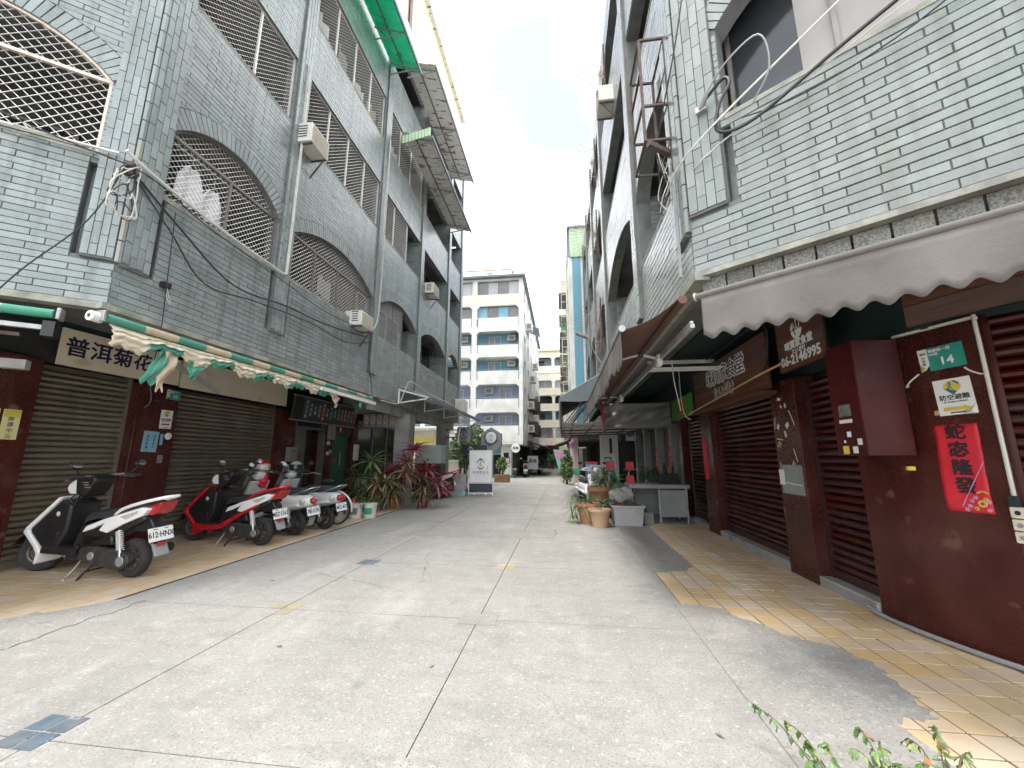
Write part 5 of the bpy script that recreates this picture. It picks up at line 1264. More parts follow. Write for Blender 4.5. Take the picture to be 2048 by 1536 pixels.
sport_scooter('scooter', 'white and black scooter with plate 612-HNX nearest the camera', (-4.93, 4.22, 0), R(176.5), 'sc_white', 'sc_white', '612·HNX', steer=28, lean=-2)
sport_scooter('scooter', 'red and white scooter with plate MEZ-5362 in front of the wide shutter', (-4.72, 5.92, 0), R(172), 'sc_white', 'sc_red', 'MEZ·5362', frame_paint='sc_red', steer=12, lean=-2)
retro_scooter('scooter', 'cream rounded scooter with chrome loop rail between the red and grey scooters', (-4.72, 6.72, 0), R(170), 'sc_cream', '785·GYR', lean=-2)
retro_scooter('scooter', 'pale grey rounded scooter farthest along the row beside the bicycle', (-4.55, 7.34, 0), R(169), 'sc_grey', 'MCL·852', lamp_round=False, lean=-2)
helmet('red and white helmet hung on the cream scooter handlebar', (-5.62, 6.9, 1.16), R(-60), 'sc_red', 'lamp_clear')
helmet('silver open face helmet hung on the pale grey scooter', (-5.40, 7.52, 1.14), R(-50), 'sc_grey', 'glass_dark')
bag = MB(); ellipsoid(bag, (-5.60, 6.88, .93), (.10, .09, .14), 30, 24); lumpy(bag, .014, 26); tag(bag.build('raincoat_bundle', 'paper_red', None, smooth=True), 'crumpled red raincoat bundle hanging under the red helmet', 'raincoat')
# bicycle behind the row
bc = thing('bicycle', 'old bicycle with pale mudguard parked behind the grey scooter', 'bicycle', (-4.62, 7.85, 0), R(171))
for x in (0, 1.05):
    r_ = .31
    ty = MB().lathe([(r_ - .015, -.014), (r_, -.012), (r_ + .012, 0), (r_, .012), (r_ - .015, .014), (r_ - .015, -.014)], 36, (x, 0, r_ + .012), axis='y').build('tyre', 'rubber', bc, world=False, smooth=True)
    k = MB().lathe([(r_ - .03, -.008), (r_ - .014, -.01), (r_ - .014, .01), (r_ - .03, .008), (r_ - .03, -.008)], 36, (x, 0, r_ + .012), axis='y').lathe([(0, -.04), (.025, -.04), (.025, .04), (0, .04)], 10, (x, 0, r_ + .012), axis='y')
    for i in range(16): a = i * math.pi / 8; k.tube([(x + .02 * math.cos(a), .02 * (-1) ** i, r_ + .012 + .02 * math.sin(a)), (x + (r_ - .02) * math.cos(a), 0, r_ + .012 + (r_ - .02) * math.sin(a))], .0018, 3, False)
    k.build('rim', 'steel', ty, world=False)
    MB().grid(lambda a, b: (x + .35 * math.cos(R((-10 if x == 0 else 20) + (-1 if x == 0 else 1) * 0 + 170 * a)) * (-1 if x == 0 else 1), (b - .5) * .05, r_ + .012 + .35 * math.sin(R((-10 if x == 0 else 20) + 150 * a))), 20, 3).build('mudguard', 'white', bc, world=False, smooth=True, solid=.003)
MB().tube([(0, 0, .32), (.45, 0, .30)], .011, 6).tube([(.45, 0, .30), (.32, 0, .82)], .015, 6).tube([(.45, 0, .30), (.92, 0, .78)], .016, 6).tube([(.36, 0, .66), (.90, 0, .82)], .013, 6).tube([(1.05, 0, .32), (.90, 0, .80), (.86, 0, 1.0)], .014, 6).tube([(0, 0, .32), (.34, 0, .72)], .008, 6).build('frame', 'black', bc, world=False, smooth=True)
ellipsoid(MB(), (.28, 0, .86), (.14, .09, .04), 14, 8).build('saddle', 'black_matte', bc, world=False, smooth=True)
MB().tube(spline([(.72, .26, .98), (.84, .18, 1.02), (.86, 0, 1.0), (.84, -.18, 1.02), (.72, -.26, .98)], 4), .011, 6).build('handlebar', 'steel', bc, world=False, smooth=True)
MB().box((-.39, -.03, .45), (-.36, .03, .52)).build('rear_reflector', 'lamp_red', bc, world=False)
# ------------------------------------------------------------------ brown awnings on the right
def awning(label, fm, u0, u1, n_out, z_out, z_wall, scallop, drop, parts_arms, near_sign=1, tb=.25):
    A = thing('retractable_awning', label, 'awning', tuple(fm @ Vector((u0, z_out, 0))))
    nu = 60
    MB(fm).grid(lambda a, b: (u0 + (u1 - u0) * a, z_wall + (z_out - z_wall) * b - .05 * math.sin(b * math.pi) + .006 * math.sin(a * 40) * math.sin(b * 3.1), .12 + (n_out - .12) * b), nu, 8).build('canopy', 'awning_brown', A, smooth=True, solid=.004)
    def val(a, b):
        w_ = .5 - .5 * math.cos(2 * math.pi * a * scallop); d = drop * (.88 + .13 * w_) * b
        u = u0 + (u1 - u0) * a
        return (u, z_out - .02 - d, n_out + .03 + (.018 * math.sin(a * 23) + .012 * math.sin(a * 57 + 1)) * b)
    MB(fm).grid(val, int(scallop * 10), 6).build('valance', 'awning_faded_lit', A, smooth=True, solid=.003)
    MB(fm).tube([(u0 - .03, z_out, n_out + .02), (u1 + .03, z_out, n_out + .02)], .022, 12).build('front_bar', 'awning_faded_lit', A, smooth=True)
    for u in (u0 - .03, u1 + .03): MB(fm).tube([(u, z_out, n_out + .02), (u + (.012 if u > u0 else -.012), z_out, n_out + .02)], .030, 12).build('end_cap', 'steel_dull', A, smooth=True)
    MB(fm).tube([(u0, z_wall - .02, .10), (u1, z_wall - .02, .10)], .04, 10).build('roller', 'awning_brown', A, smooth=True)
    MB(fm).box((u0, z_wall - tb - .035, .02), (u1, z_wall - tb, .055)).box((u0, z_wall - tb + .005, .03), (u1, z_wall - tb + .025, .055)).build('torsion_bar', 'alu', A)
    for u in parts_arms:
        m_ = (u + .45 * near_sign, (z_wall - tb - .02 + z_out) / 2 - .05, n_out * .55)
        arm = MB(fm).bar((u, z_wall - tb - .02, .05), m_, .022, .03).bar(m_, (u + .02, z_out - .02, n_out), .018, .026).build('folding_arm', 'white_metal', A)
        MB(fm @ Matrix.Translation(m_)).lathe([(0, .03), (.024, .025), (.024, -.025), (0, -.03)], 10).build('elbow', 'black', arm)
        MB(fm).box((u - .06, z_wall - tb - .10, .02), (u + .06, z_wall - tb + .03, .08)).build('bracket', 'white_metal', arm, bevel=.006)
    return A
awning('brown awning with scalloped grey valance over the chamfered corner shop', fRC, .28, 3.4, .74, 2.40, 2.60, 27, .29, (1.0, 2.4), tb=.06)
awning('brown awning with ragged valance along the alley over the plank signs', fRA, -9.9, -3.42, .62, 2.46, 2.74, 34, .30, (-4.6, -7.6), 1)
mat('cloth_cream', (.66, .60, .47), (.56, .49, .36), scale=7, rough=.85, bump=.2, bscale=60, dirt=(.28, .40, .30), dscale=5, dlo=.60, dhi=.66)
# ------------------------------------------------------------------ torn striped awnings on the left
def striped_roll(label, fm, u0, u1, z, n_, seg=.36, tear=True, cloth=None, seed=1):
    rd = random.Random(seed); A = thing('torn_awning', label, 'awning', tuple(fm @ Vector(((u0 + u1) / 2, z, n_))))
    u = u0; k = 0
    while u < u1 - .01:
        e = min(u1, u + seg * (.9 + .2 * rd.random())); MB(fm).tube([(u, z, n_), (e, z, n_)], .042, 12).build('cloth_roll', ('cloth_green', 'cloth_beige')[k % 2], A, smooth=True); u = e; k += 1
    for uu in (u0 - .05, u1 + .02): MB(fm).box((uu, z - .05, n_ - .06), (uu + .03, z + .06, n_ + .04)).build('bracket', 'steel_dull', A, bevel=.008)
    if cloth:
        c0, c1, d0, d1 = cloth; n = 150; k = 0; u = c0
        low = lambda a: d0 + (d1 - d0) * a + .028 * math.sin(a * 31) + .02 * math.sin(a * 77 + 2) + .018 * math.sin(a * 190)
        while u < c1 - .01:
            e = min(c1, u + seg); 
            def g_(a, b, u=u, e=e):
                uu = u + (e - u) * a; t = (uu - c0) / (c1 - c0); dp = max(.05, low(t))
                fold = .011 * math.sin(b * 21 + uu * 1.1) + .006 * math.sin(b * 43 + uu * 3)
                return (uu, z - .045 - dp * b + .01 * math.sin(uu * 9) * b, n_ + .06 * math.sin(b * 2.6) + fold)
            nn = max(6, int((e - u) / .03))
            MB(fm).grid(lambda a, b: g_(a, b * .52), nn, 8).build('torn_cloth', 'cloth_cream', A, smooth=True, solid=.003)
            MB(fm).grid(lambda a, b: g_(a, .52 + b * .48), nn, 8).build('torn_cloth', ('cloth_cream', 'cloth_green')[k % 2], A, smooth=True, solid=.003); u = e; k += 1
    return A
A1 = striped_roll('green and beige striped awning roll with torn cloth above the left shutters', fLA, 3.06, 8.35, 2.67, .10, cloth=(3.1, 6.95, .19, .16), seed=3)
# hanging rag, bars and clamp of the torn awning
def rag(m_, pts, w0, w1, seed, parent):
    rd = random.Random(seed); P = spline(pts, 5); n = len(P)
    def g_(a, b):
        i = min(n - 1, int(b * (n - 1))); p = P[i]; w_ = w0 + (w1 - w0) * b; s = (a - .5) * w_
        return (p.x + .02 * math.sin(b * 9 + a * 5), p.y + s, p.z + .03 * math.sin(a * 13 + seed) * b)
    return MB().grid(g_, 10, n - 1).build('hanging_rag', m_, parent, smooth=True, solid=.003)
rag('cloth_green', [(-4.30, 3.62, 2.48), (-4.28, 3.60, 2.38), (-4.30, 3.57, 2.24), (-4.31, 3.52, 2.12)], .08, .20, 2, A1)
rag('cloth_beige', [(-4.29, 3.70, 2.50), (-4.27, 3.68, 2.36), (-4.30, 3.64, 2.20), (-4.29, 3.62, 2.06)], .16, .07, 5, A1)
rag('cloth_green', [(-4.30, 4.02, 2.46), (-4.28, 4.0, 2.36), (-4.30, 3.98, 2.27)], .24, .10, 7, A1)
rag('cloth_beige', [(-4.30, 6.9, 2.52), (-4.28, 6.92, 2.42), (-4.30, 6.95, 2.30)], .30, .08, 8, A1)
rag('cloth_green', [(-4.24, 7.75, 2.5), (-4.24, 7.76, 2.44), (-4.24, 7.77, 2.38)], .10, .04, 9, A1)
MB().bar((-4.26, 6.4, 2.56), (-4.26, 8.45, 2.56), .05, .06).build('front_bar', 'white_metal', A1)
MB().bar((-4.25, 6.9, 2.62), (-4.25, 8.3, 2.60), .02, .03).build('slide_rail', 'steel', A1)
MB().bar((-4.75, 4.05, 2.52), (-4.95, 5.05, 2.28), .035, .06).build('folding_arm', 'alu', A1)
MB(fLA @ Matrix.Translation((3.0, 2.66, .06))).lathe([(.02, -.05), (.05, -.045), (.05, .045), (.02, .05)], 14, axis='x').build('gear', 'white_metal', A1, smooth=True)
A2 = striped_roll('remains of a striped awning with rusty rail under the left chamfer', fLC, -2.6, -.30, 2.64, .10, seg=.5, seed=9, cloth=(-2.4, -.75, .10, .12))
MB(fLC).bar((-2.6, 2.50, .12), (-.32, 2.50, .12), .04, .04).build('front_bar', 'steel_dull', A2); MB(fLC).bar((-2.5, 2.43, .05), (-.5, 2.43, .05), .03, .03).build('slide_rail', 'rust', A2)
MB(fLC).box((-.34, 2.42, .04), (-.26, 2.56, .16)).build('clamp', 'black', A2)
MB(fLC).box((-.80, 2.20, -.55), (-.62, 2.29, -.45)).build('flood_lamp', 'sack', A2)
# ------------------------------------------------------------------ canopies high on the left facade
def canopy(name, label, y0, y1, zw, zo, xo, m_top, struts, ends=True):
    c = thing(name, label, 'canopy', (XL, (y0 + y1) / 2, zo)); xw = XL + .06
    n = 18 * 4
    MB().grid(lambda a, b: (xw + (xo - xw) * b, y0 + (y1 - y0) * a, zw + (zo - zw) * b + (.012 if int(a * n + .5) % 4 in (1, 2) else 0)), n, 1).build('sheet', m_top, c, solid=.006)
    MB().box((xo - .02, y0 - .02, zo - .07), (xo + .02, y1 + .02, zo + .02)).build('gutter', 'roof_dark', c)
    for y in struts:
        MB().bar((xw, y, zw - .04), (xo - .05, y, zo - .04), .03).bar((xw, y, zw - .42), (xo - .12, y, zo - .05), .025).build('strut', 'steel_dull', c)
    MB().bar((xw + .35, y0, (zw + zo) / 2 - .045 + .05), (xw + .35, y1, (zw + zo) / 2 - .045 + .05), .035).build('purlin', 'roof_dark', c)
    return c
canopy('metal_canopy', 'upper rust streaked metal canopy near the top of the left building', 9.25, 14.3, 12.98, 12.72, -3.46, 'rust_sheet', (9.4, 11.6, 13.8))
cl = canopy('metal_canopy', 'lower pale metal canopy over windows of the left building', 9.25, 14.1, 10.55, 10.30, -3.46, 'rust_sheet', (9.4, 11.6, 13.8))
corrugated(MB(), (XL + .08, 9.22, 10.12), (-3.5, 9.22, 10.30), (0, 0, .26), .09, .012).build('side_skirt', 'green_sheet', cl, solid=.006)
gc = canopy('plastic_canopy', 'bright green translucent plastic canopy high on the left building', 5.4, 8.45, 11.85, 11.55, -3.55, 'green_translucent', (5.6, 6.5, 7.4, 8.3))
M['green_translucent'].node_tree.nodes['Principled BSDF'].inputs['Transmission Weight'].default_value = .55
# small corrugated lean-to roof
lr = thing('lean_to_roof', 'small corrugated lean-to roof on white brackets above the red shrubs', 'roof', (-4, 13, 2.9))
n = 4 * 40
MB().grid(lambda a, b: (XL + .05 + .93 * b, 10.02 + 6.35 * a, 3.24 - .33 * b + (.018 if int(a * n + .5) % 4 in (1, 2) else 0)), n, 1).build('corrugated_sheet', 'corrugated', lr, solid=.004)
MB().box((-3.5, 10.0, 2.83), (-3.45, 16.4, 2.90)).build('gutter', 'roof_dark', lr)
for y in (10.06, 12.1, 14.2, 16.2):
    MB().bar((XL + .04, y, 2.78), (XL + .04, y, 3.2), .04).bar((XL + .04, y, 3.16), (-3.55, y, 2.93), .04).bar((XL + .04, y, 2.8), (-3.6, y, 2.9), .03).build('bracket', 'white_metal', lr)
# ------------------------------------------------------------------ window boxes, air conditioners
def window_ac(label, fm, u0, u1, v0, v1, out=.38):
    a = thing('air_conditioner', label, 'air conditioner', tuple(fm @ Vector(((u0 + u1) / 2, v0, out / 2))))
    MB(fm).box((u0, v0, -.1), (u1, v1, out)).build('casing', 'ac_white', a, bevel=.012)
    gl = MB(fm); n = 9
    for i in range(n): vv = v0 + .04 + (v1 - v0 - .08) * i / (n - 1); gl.box((u0 + .03, vv - .006, out + .001), (u1 - .03, vv + .006, out + .010))
    gl.build('louvre', 'plastic_beige', a)
    sg = MB(fm)
    for i in range(5): vv = v0 + .08 + i * .05; sg.box((u0 - .004, vv, .06), (u0 - .001, vv + .02, out - .08))
    sg.build('side_vent', 'black', a)
    MB(fm).bar((u0 + .05, v0 - .02, 0), (u0 + .05, v0 - .02, out), .025).build('support', 'rust', a); MB(fm).bar((u1 - .05, v0 - .02, 0), (u1 - .05, v0 - .02, out), .025).bar((u1 - .05, v0 - .35, .01), (u1 - .05, v0 - .03, out * .8), .02).build('support', 'rust', a)
    return a
window_ac('white window air conditioner beside the downpipe on the third floor', fLA, 5.30, 5.80, 6.66, 7.02, .30)
window_ac('white window air conditioner under the second caged arch', fLA, 7.40, 7.92, 4.10, 4.42, .28)
window_ac('small white window air conditioner on the far third floor window', fLA, 11.75, 12.35, 6.72, 7.08, .30)
window_ac('white window unit high on the right building near the roofline', fRA, -7.3, -6.8, 8.35, 8.7, .3)
oa = thing('outdoor_unit', 'white outdoor air conditioner unit standing on the lean-to roof', 'air conditioner', (-4.1, 15.7, 3.15))
MB().box((-4.3, 15.35, 3.17), (-3.95, 16.05, 3.68)).build('casing', 'ac_white', oa, bevel=.015)
for i in range(8): MB().box((-4.26, 15.335, 3.22 + i * .05), (-3.99, 15.349, 3.245 + i * .05)).build('louvre', 'plastic_beige', oa)
# laundry in the first arch
for k, (y, z, h) in enumerate(((3.84, 4.98, .54), (4.16, 4.88, .46))):
    t = thing('hanging_shirt', ['larger white shirt hanging behind the first arched grille', 'smaller white shirt hanging behind the first arched grille'][k], 'shirt', (XL - .3, y, z - h))
    MB().grid(lambda a, b: (XL - .16 + .03 * math.sin(a * 9 + k), y - (.09 + .07 * min(1, b * 3) + .03 * b) + 2 * (.09 + .07 * min(1, b * 3) + .03 * b) * a, z - h * b + .05 * abs(a - .5) * (1 - b) * -2), 16, 12).build('cloth', 'laundry', t, smooth=True, solid=.004)
    MB().tube([(XL - .16, y - .12, z - .02), (XL - .16, y, z + .05), (XL - .16, y + .12, z - .02)], .006, 5).tube([(XL - .16, y, z + .05), (XL - .16, y, z + .15)], .005, 5).build('hanger', 'steel', t)
tag(MB().tube([(XL - .16, 3.45, 5.10), (XL - .16, 5.1, 5.12)], .012, 6).build('clothes_pole', 'steel', None, smooth=True), 'steel clothes pole behind the first arched grille', 'pole')
tag(MB().grid(lambda a, b: (XL - .35 + .04 * math.sin(a * 11), 6.75 + .5 * a, 4.95 - .42 * b + .03 * math.sin(a * 7)), 12, 6).build('hanging_towel', 'curtain', None, smooth=True, solid=.005), 'grey towel hanging behind the second arched grille', 'towel')
for k, (y, z) in enumerate(((5.9, 10.3), (6.6, 10.35), (7.3, 10.25), (7.9, 10.3), (9.3, 10.2))):
    tag(MB().grid(lambda a, b: (XL - .30 + .04 * math.sin(a * 11 + k), y + .42 * a, z - .75 * b + .03 * math.sin(a * 7)), 12, 6).build('hanging_cloth', ['laundry', 'curtain', 'laundry', 'cloth_beige', 'laundry'][k], None, smooth=True, solid=.005),
        ['leftmost pale cloth drying behind the fourth floor grille', 'grey cloth drying second behind the fourth floor grille', 'white cloth drying in the middle of the fourth floor grille', 'beige cloth drying last behind the long fourth floor grille', 'white cloth drying behind the short fourth floor grille'][k], 'laundry')
# ------------------------------------------------------------------ pipes and cables
def cable(label, pts, r=.008, m='cable', name='cable', n=6, cat='cable'):
    return tag(MB().tube(spline(pts, n), r, 6).build(name, m, None, smooth=True), label, cat)
xl = XL + .10
cable('white downpipe running down the left facade beside the second pier', [(xl, 5.36, 8.3), (xl, 5.36, 7.2), (xl, 5.35, 6.0), (xl, 5.34, 4.45), (xl, 5.30, 4.22), (xl, 5.0, 4.22)], .022, 'pvc', 'drain_pipe', cat='pipe')
cable('long white pipe along the sill of the first arch', [(xl, 2.95, 4.42), (xl, 3.3, 4.34), (xl, 4.2, 4.25), (xl, 5.1, 4.22)], .02, 'pvc', 'drain_pipe', cat='pipe')
cable('thin pale pipe on the third pier of the left facade', [(xl, 8.52, 9.6), (xl, 8.52, 7.5), (xl, 8.52, 5.6), (xl, 8.45, 4.6), (xl - .02, 8.3, 4.3)], .016, 'pvc', 'drain_pipe', cat='pipe')
cable('white pipe along the chamfer sill at the left frame edge', [tuple(fLC @ Vector((u, v, .10))) for u, v in ((-2.8, 4.42), (-1.5, 4.40), (-.7, 4.40), (-.1, 4.42))], .018, 'pvc', 'drain_pipe', cat='pipe')
# cable tangle across the left corner
C0 = fLC @ Vector((-.02, 4.30, .14))
cable('black cable from the left corner bracket sagging along the facade', [C0, (xl, 3.6, 3.95), (xl, 4.4, 3.62), (xl, 5.4, 3.72), (xl, 6.6, 3.80), (xl, 8.2, 4.05)], .012)
cable('second black cable dipping below the first arch', [C0, (xl, 3.5, 3.85), (xl, 4.0, 3.45), (xl, 4.8, 3.55), (xl, 6.0, 3.66), (xl, 7.2, 3.66), (xl, 8.2, 3.95)], .009)
cable('thin black cable from the chamfer window to the corner bracket', [fLC @ Vector((-2.6, 5.0, .1)), fLC @ Vector((-1.6, 4.72, .12)), fLC @ Vector((-.8, 4.45, .13)), C0], .008)
cable('thin grey cable running along the sill pipe at the left corner', [fLC @ Vector((-2.6, 4.30, .12)), fLC @ Vector((-1.3, 4.33, .13)), C0, (xl, 3.9, 4.18), (xl, 5.2, 4.1), (xl, 6.5, 4.02), (xl, 8.3, 4.2)], .007)
cable('dark wire hanging from the corner across the left shop sign', [C0, fLC @ Vector((-.2, 3.6, .16)), fLC @ Vector((-.55, 2.95, .18)), fLC @ Vector((-.78, 2.4, .16)), fLC @ Vector((-.80, 2.0, .14)), fLC @ Vector((-.86, 1.95, .14))], .006)
cable('thin wire hanging from the facade past the address plate 18', [(xl, 3.52, 4.1), (xl, 3.56, 3.2), (xl, 3.58, 2.7), (xl, 3.56, 2.2), (xl, 3.60, 1.95), (xl, 3.55, 1.86)], .005)
for k in range(5):
    a = k * 1.3; r_ = .10 + .04 * (k % 3)
    cable(['uppermost', 'second', 'middle', 'fourth', 'lowest'][k] + ' coil of slack cable bundled on the left corner', [C0 + Vector((.02 + .01 * k, r_ * (1 + .5 * math.sin(t * 1.7 + k * 2)) * math.cos(a + t * .9), -.09 * k + r_ * (1.2 + .7 * math.sin(t * 2.3 + k)) * math.sin(a + t) - .12)) for t in [i * .9 for i in range(9)]], .006, 'cable' if k % 2 else 'cable_white')
tag(MB(fLC).box((-.05, 4.22, .04), (.03, 4.36, .12)).build('cable_bracket', 'rust', None, bevel=.004), 'rusty cable bracket on the left building corner', 'bracket')
jb = thing('junction_box', 'small black junction box with loose white wires on the left wall', 'box', (xl, 3.58, 3.2))
MB().box((XL + .012, 3.55, 3.22), (XL + .07, 3.64, 3.28)).build('box', 'black', jb)
MB().tube(spline([(XL + .05, 3.6, 3.22), (XL + .07, 3.6, 3.12), (XL + .08, 3.64, 3.04)], 4), .004, 5).tube(spline([(XL + .05, 3.61, 3.22), (XL + .07, 3.63, 3.12), (XL + .06, 3.68, 3.06)], 4), .004, 5).build('loose_wire', 'cable_white', jb)
cable('pale hose looping over the lean-to roof end', [(XL + .06, 9.0, 2.72), (XL + .12, 9.85, 2.75), (-4.2, 9.96, 3.1), (-4.1, 10.0, 3.36), (-4.0, 10.3, 3.34), (-3.9, 11.2, 3.2), (-3.6, 12.6, 3.06), (-3.44, 13.0, 2.85), (-3.43, 12.95, 2.3), (-3.46, 12.85, 1.9), (-3.4, 12.8, 1.72)], .014, 'cable_white', 'hose', cat='hose')
cable('brown wire hanging down the facade left of the lean-to roof', [(xl - .03, 8.2, 4.0), (xl - .03, 8.25, 3.4), (xl - .03, 8.45, 2.95), (xl - .03, 8.5, 2.68)], .009)
cable('white rope knotted on the sill pipe at the left chamfer', [fLC @ Vector((-.75 + .05 * math.sin(t * 2.2), 4.42 - .02 * t, .13 + .03 * math.cos(t * 3))) for t in [i * .5 for i in range(12)]], .008, 'cable_white', 'rope', cat='rope')
# right building cables
q = lambda u, v, w_: fRC @ Vector((u, v, w_))
cable('thick black cable looping below the right corner window', [q(3.4, 4.95, .12), q(2.2, 4.55, .12), q(1.2, 4.22, .12), q(.6, 3.98, .14), q(.34, 4.02, .16), q(.36, 4.25, .16), q(.45, 4.42, .14), q(.40, 4.52, .12), q(.22, 4.42, .10)], .014)
cable('pale taut wire crossing the right corner window', [q(3.4, 5.45, .22), q(2.0, 4.85, .2), q(1.0, 4.42, .18), q(.1, 3.98, .16), (XR - .12, 3.6, 3.86)], .009, 'cable_white')
cable('thin pale wire just under the right corner window sill', [q(3.4, 4.85, .08), q(1.9, 4.40, .08), q(.9, 4.1, .1), q(.2, 3.9, .1), (XR - .1, 3.7, 3.8)], .006, 'cable_white')
cable('thin dark wire crossing the pale tiles of the right chamfer', [q(3.4, 5.0, .1), q(2.2, 4.42, .08), q(1.5, 4.1, .07), q(.9, 4.02, .08), q(.5, 4.08, .1)], .006)
cable('black wire rising steeply past the rusty frame on the right', [q(.25, 6.2, .1), q(.05, 5.2, .12), (XR - .15, 3.6, 4.5), (XR - .12, 3.75, 4.0)], .007)
cable('grey loop of wire on the right corner insulator', [q(.2, 4.40, .1), q(.42, 4.55, .2), q(.7, 4.62, .22), q(.74, 4.3, .2), q(.6, 4.12, .15)], .007, 'pvc_grey')
ins = thing('cable_clamp', 'grey cable clamp on the vertical tiles of the right corner', 'clamp', tuple(q(.2, 4.4, .06)))
MB(fRC).box((.16, 4.36, .04), (.25, 4.42, .10)).tube([(.2, 4.39, .1), (.27, 4.44, .14)], .02, 8).build('clamp_body', 'steel_dull', ins)
cable('grey downpipe on the right alley wall by the corner', [(XR - .08, 3.46, 4.0), (XR - .08, 3.47, 3.4), (XR - .08, 3.48, 2.95)], .018, 'pvc_grey', 'drain_pipe', cat='pipe')
# rusty frame outside the first right balcony
rf = thing('rusty_frame', 'rusty empty steel frame bolted beside the right corner', 'frame', (XR - .1, 3.6, 4.5))
g_ = MB(); x0, x1, y0, y1, z0, z1 = XR - .30, XR - .05, 3.50, 4.0, 4.42, 5.62
for x in (x0, x1):
    for y in (y0, y1): g_.bar((x, y, z0), (x, y, z1), .025)
    for z in (z0, z0 + .42, z0 + .82, z1): g_.bar((x, y0, z), (x, y1, z), .022)
for y in (y0, y1):
    for z in (z0, z0 + .4, z1): g_.bar((x0, y, z), (x1, y, z), .022)
g_.build('steel_bars', 'rust', rf)
MB().bar((x0, 3.4, 4.3), (x1 + .05, 3.6, 4.3), .05).bar((x1, 3.52, 3.95), (x1, 3.52, 4.45), .025).build('mount', 'rust', rf)
for k in range(6):
    cable(['first', 'second', 'third', 'fourth', 'fifth', 'sixth'][k] + ' pale loose wire tangled under the rusty frame', [(XR - .12 - .05 * math.sin(k + t), 3.62 + .06 * math.cos(k * 1.7 + t * 1.3), 4.42 - .12 * t - .03 * k) for t in range(6)], .005, 'cable_white' if k % 2 else 'cable')
# anti-climb spike fans on the right facade
def spike_fan(label, y, z, r_=.95):
    f = thing('spike_fan', label, 'spikes', (XR - .05, y, z), 0, 'spike fans on the right facade')
    b = MB()
    for i in range(22):
        a = R(-95 + 190 * i / 21); d = Vector((-math.cos(a), 0, math.sin(a)))
        b.tube([(XR - .06, y, z), Vector((XR - .06, y, z)) + d * r_], .0055, 4)
    b.build('spikes', 'wire_rust', f)
    MB().tube([Vector((XR - .06, y, z)) + Vector((-math.cos(R(a)), 0, math.sin(R(a)))) * r_ * .6 for a in range(-95, 96, 10)], .007, 4).build('hoop', 'wire_pale', f)
    MB().bar((XR - .05, y, z - .8), (XR - .05, y, z + .8), .035).build('post', 'rust', f)
spike_fan('topmost spike fan on the right facade against the sky', 7.6, 9.85, .62); spike_fan('second spike fan from the top on the right facade', 10.3, 9.83, .78)
spike_fan('third spike fan beside the green topped building', 10.6, 7.7, .78); spike_fan('lowest spike fan on the right facade near the flood lamp', 10.5, 4.91, .78)
fl = thing('flood_lamp', 'grey flood lamp on a bent arm below the lowest spike fan', 'lamp', (XR - .3, 10.8, 4.4))
MB().tube(spline([(XR - .03, 10.9, 3.9), (XR - .2, 10.9, 4.2), (XR - .38, 10.85, 4.62)], 5), .02, 6).build('arm', 'steel_dull', fl, smooth=True)
MB(Matrix.Translation((XR - .55, 10.8, 4.72)) @ Matrix.Rotation(R(25), 4, 'Y')).box((-.2, -.09, -.03), (.16, .09, .05)).build('lamp_head', 'pvc_grey', fl, bevel=.02)
# battens, hanging wires and conduit under the right arcade ceiling
for k, (y, z, x0, x1) in enumerate(((6.0, 2.64, 1.3, 2.35), (6.9, 2.96, 1.5, 2.6))):
    t = thing('batten_light', ['lower white tube light under the right arcade ceiling', 'upper white tube light under the right arcade ceiling'][k], 'lamp', ((x0 + x1) / 2, y, z))
    MB().box((x0, y - .03, z), (x1, y + .03, z + .035)).build('batten', 'white_metal', t); MB().tube([(x0 + .03, y, z - .012), (x1 - .03, y, z - .012)], .012, 8).build('tube', 'light_tube', t, smooth=True)
cable('pair of pale wires dangling from the right arcade ceiling', [(1.55, 5.6, 2.7), (1.56, 5.6, 2.4), (1.6, 5.62, 2.15), (1.62, 5.6, 1.98)], .007, 'cable_white')
cable('long pale wire dangling beside the tarpaulin', [(2.1, 7.2, 2.95), (2.1, 7.2, 2.5), (2.12, 7.2, 2.2), (2.16, 7.2, 2.05), (2.24, 7.2, 2.0)], .007, 'cable_white')
cable('pale conduit along the lower edge of the plank signs', [(2.42, 7.9, 2.16), (2.42, 6.4, 2.26), (2.42, 5.2, 2.34), (2.42, 4.5, 2.37)], .014, 'clay_beige', 'conduit_pipe', cat='pipe')
cable('black cable between the two plank signs', [(2.5, 7.8, 3.0), (2.46, 6.3, 2.98), (2.46, 5.0, 2.98), (2.47, 4.92, 2.6), (2.47, 5.1, 2.36)], .012)
cable('pale flex drooping above the red meter cabinet', [(2.55, 3.95, 2.9), (2.5, 3.6, 2.75), (2.42, 3.25, 2.72), (2.4, 3.0, 2.78)], .010, 'cable_white')
mat('glass_mid', (.20, .23, .25), (.28, .30, .31), scale=1.5, rough=.15); mat('glass_pale', (.42, .44, .44), (.34, .36, .37), scale=1.5, rough=.2)
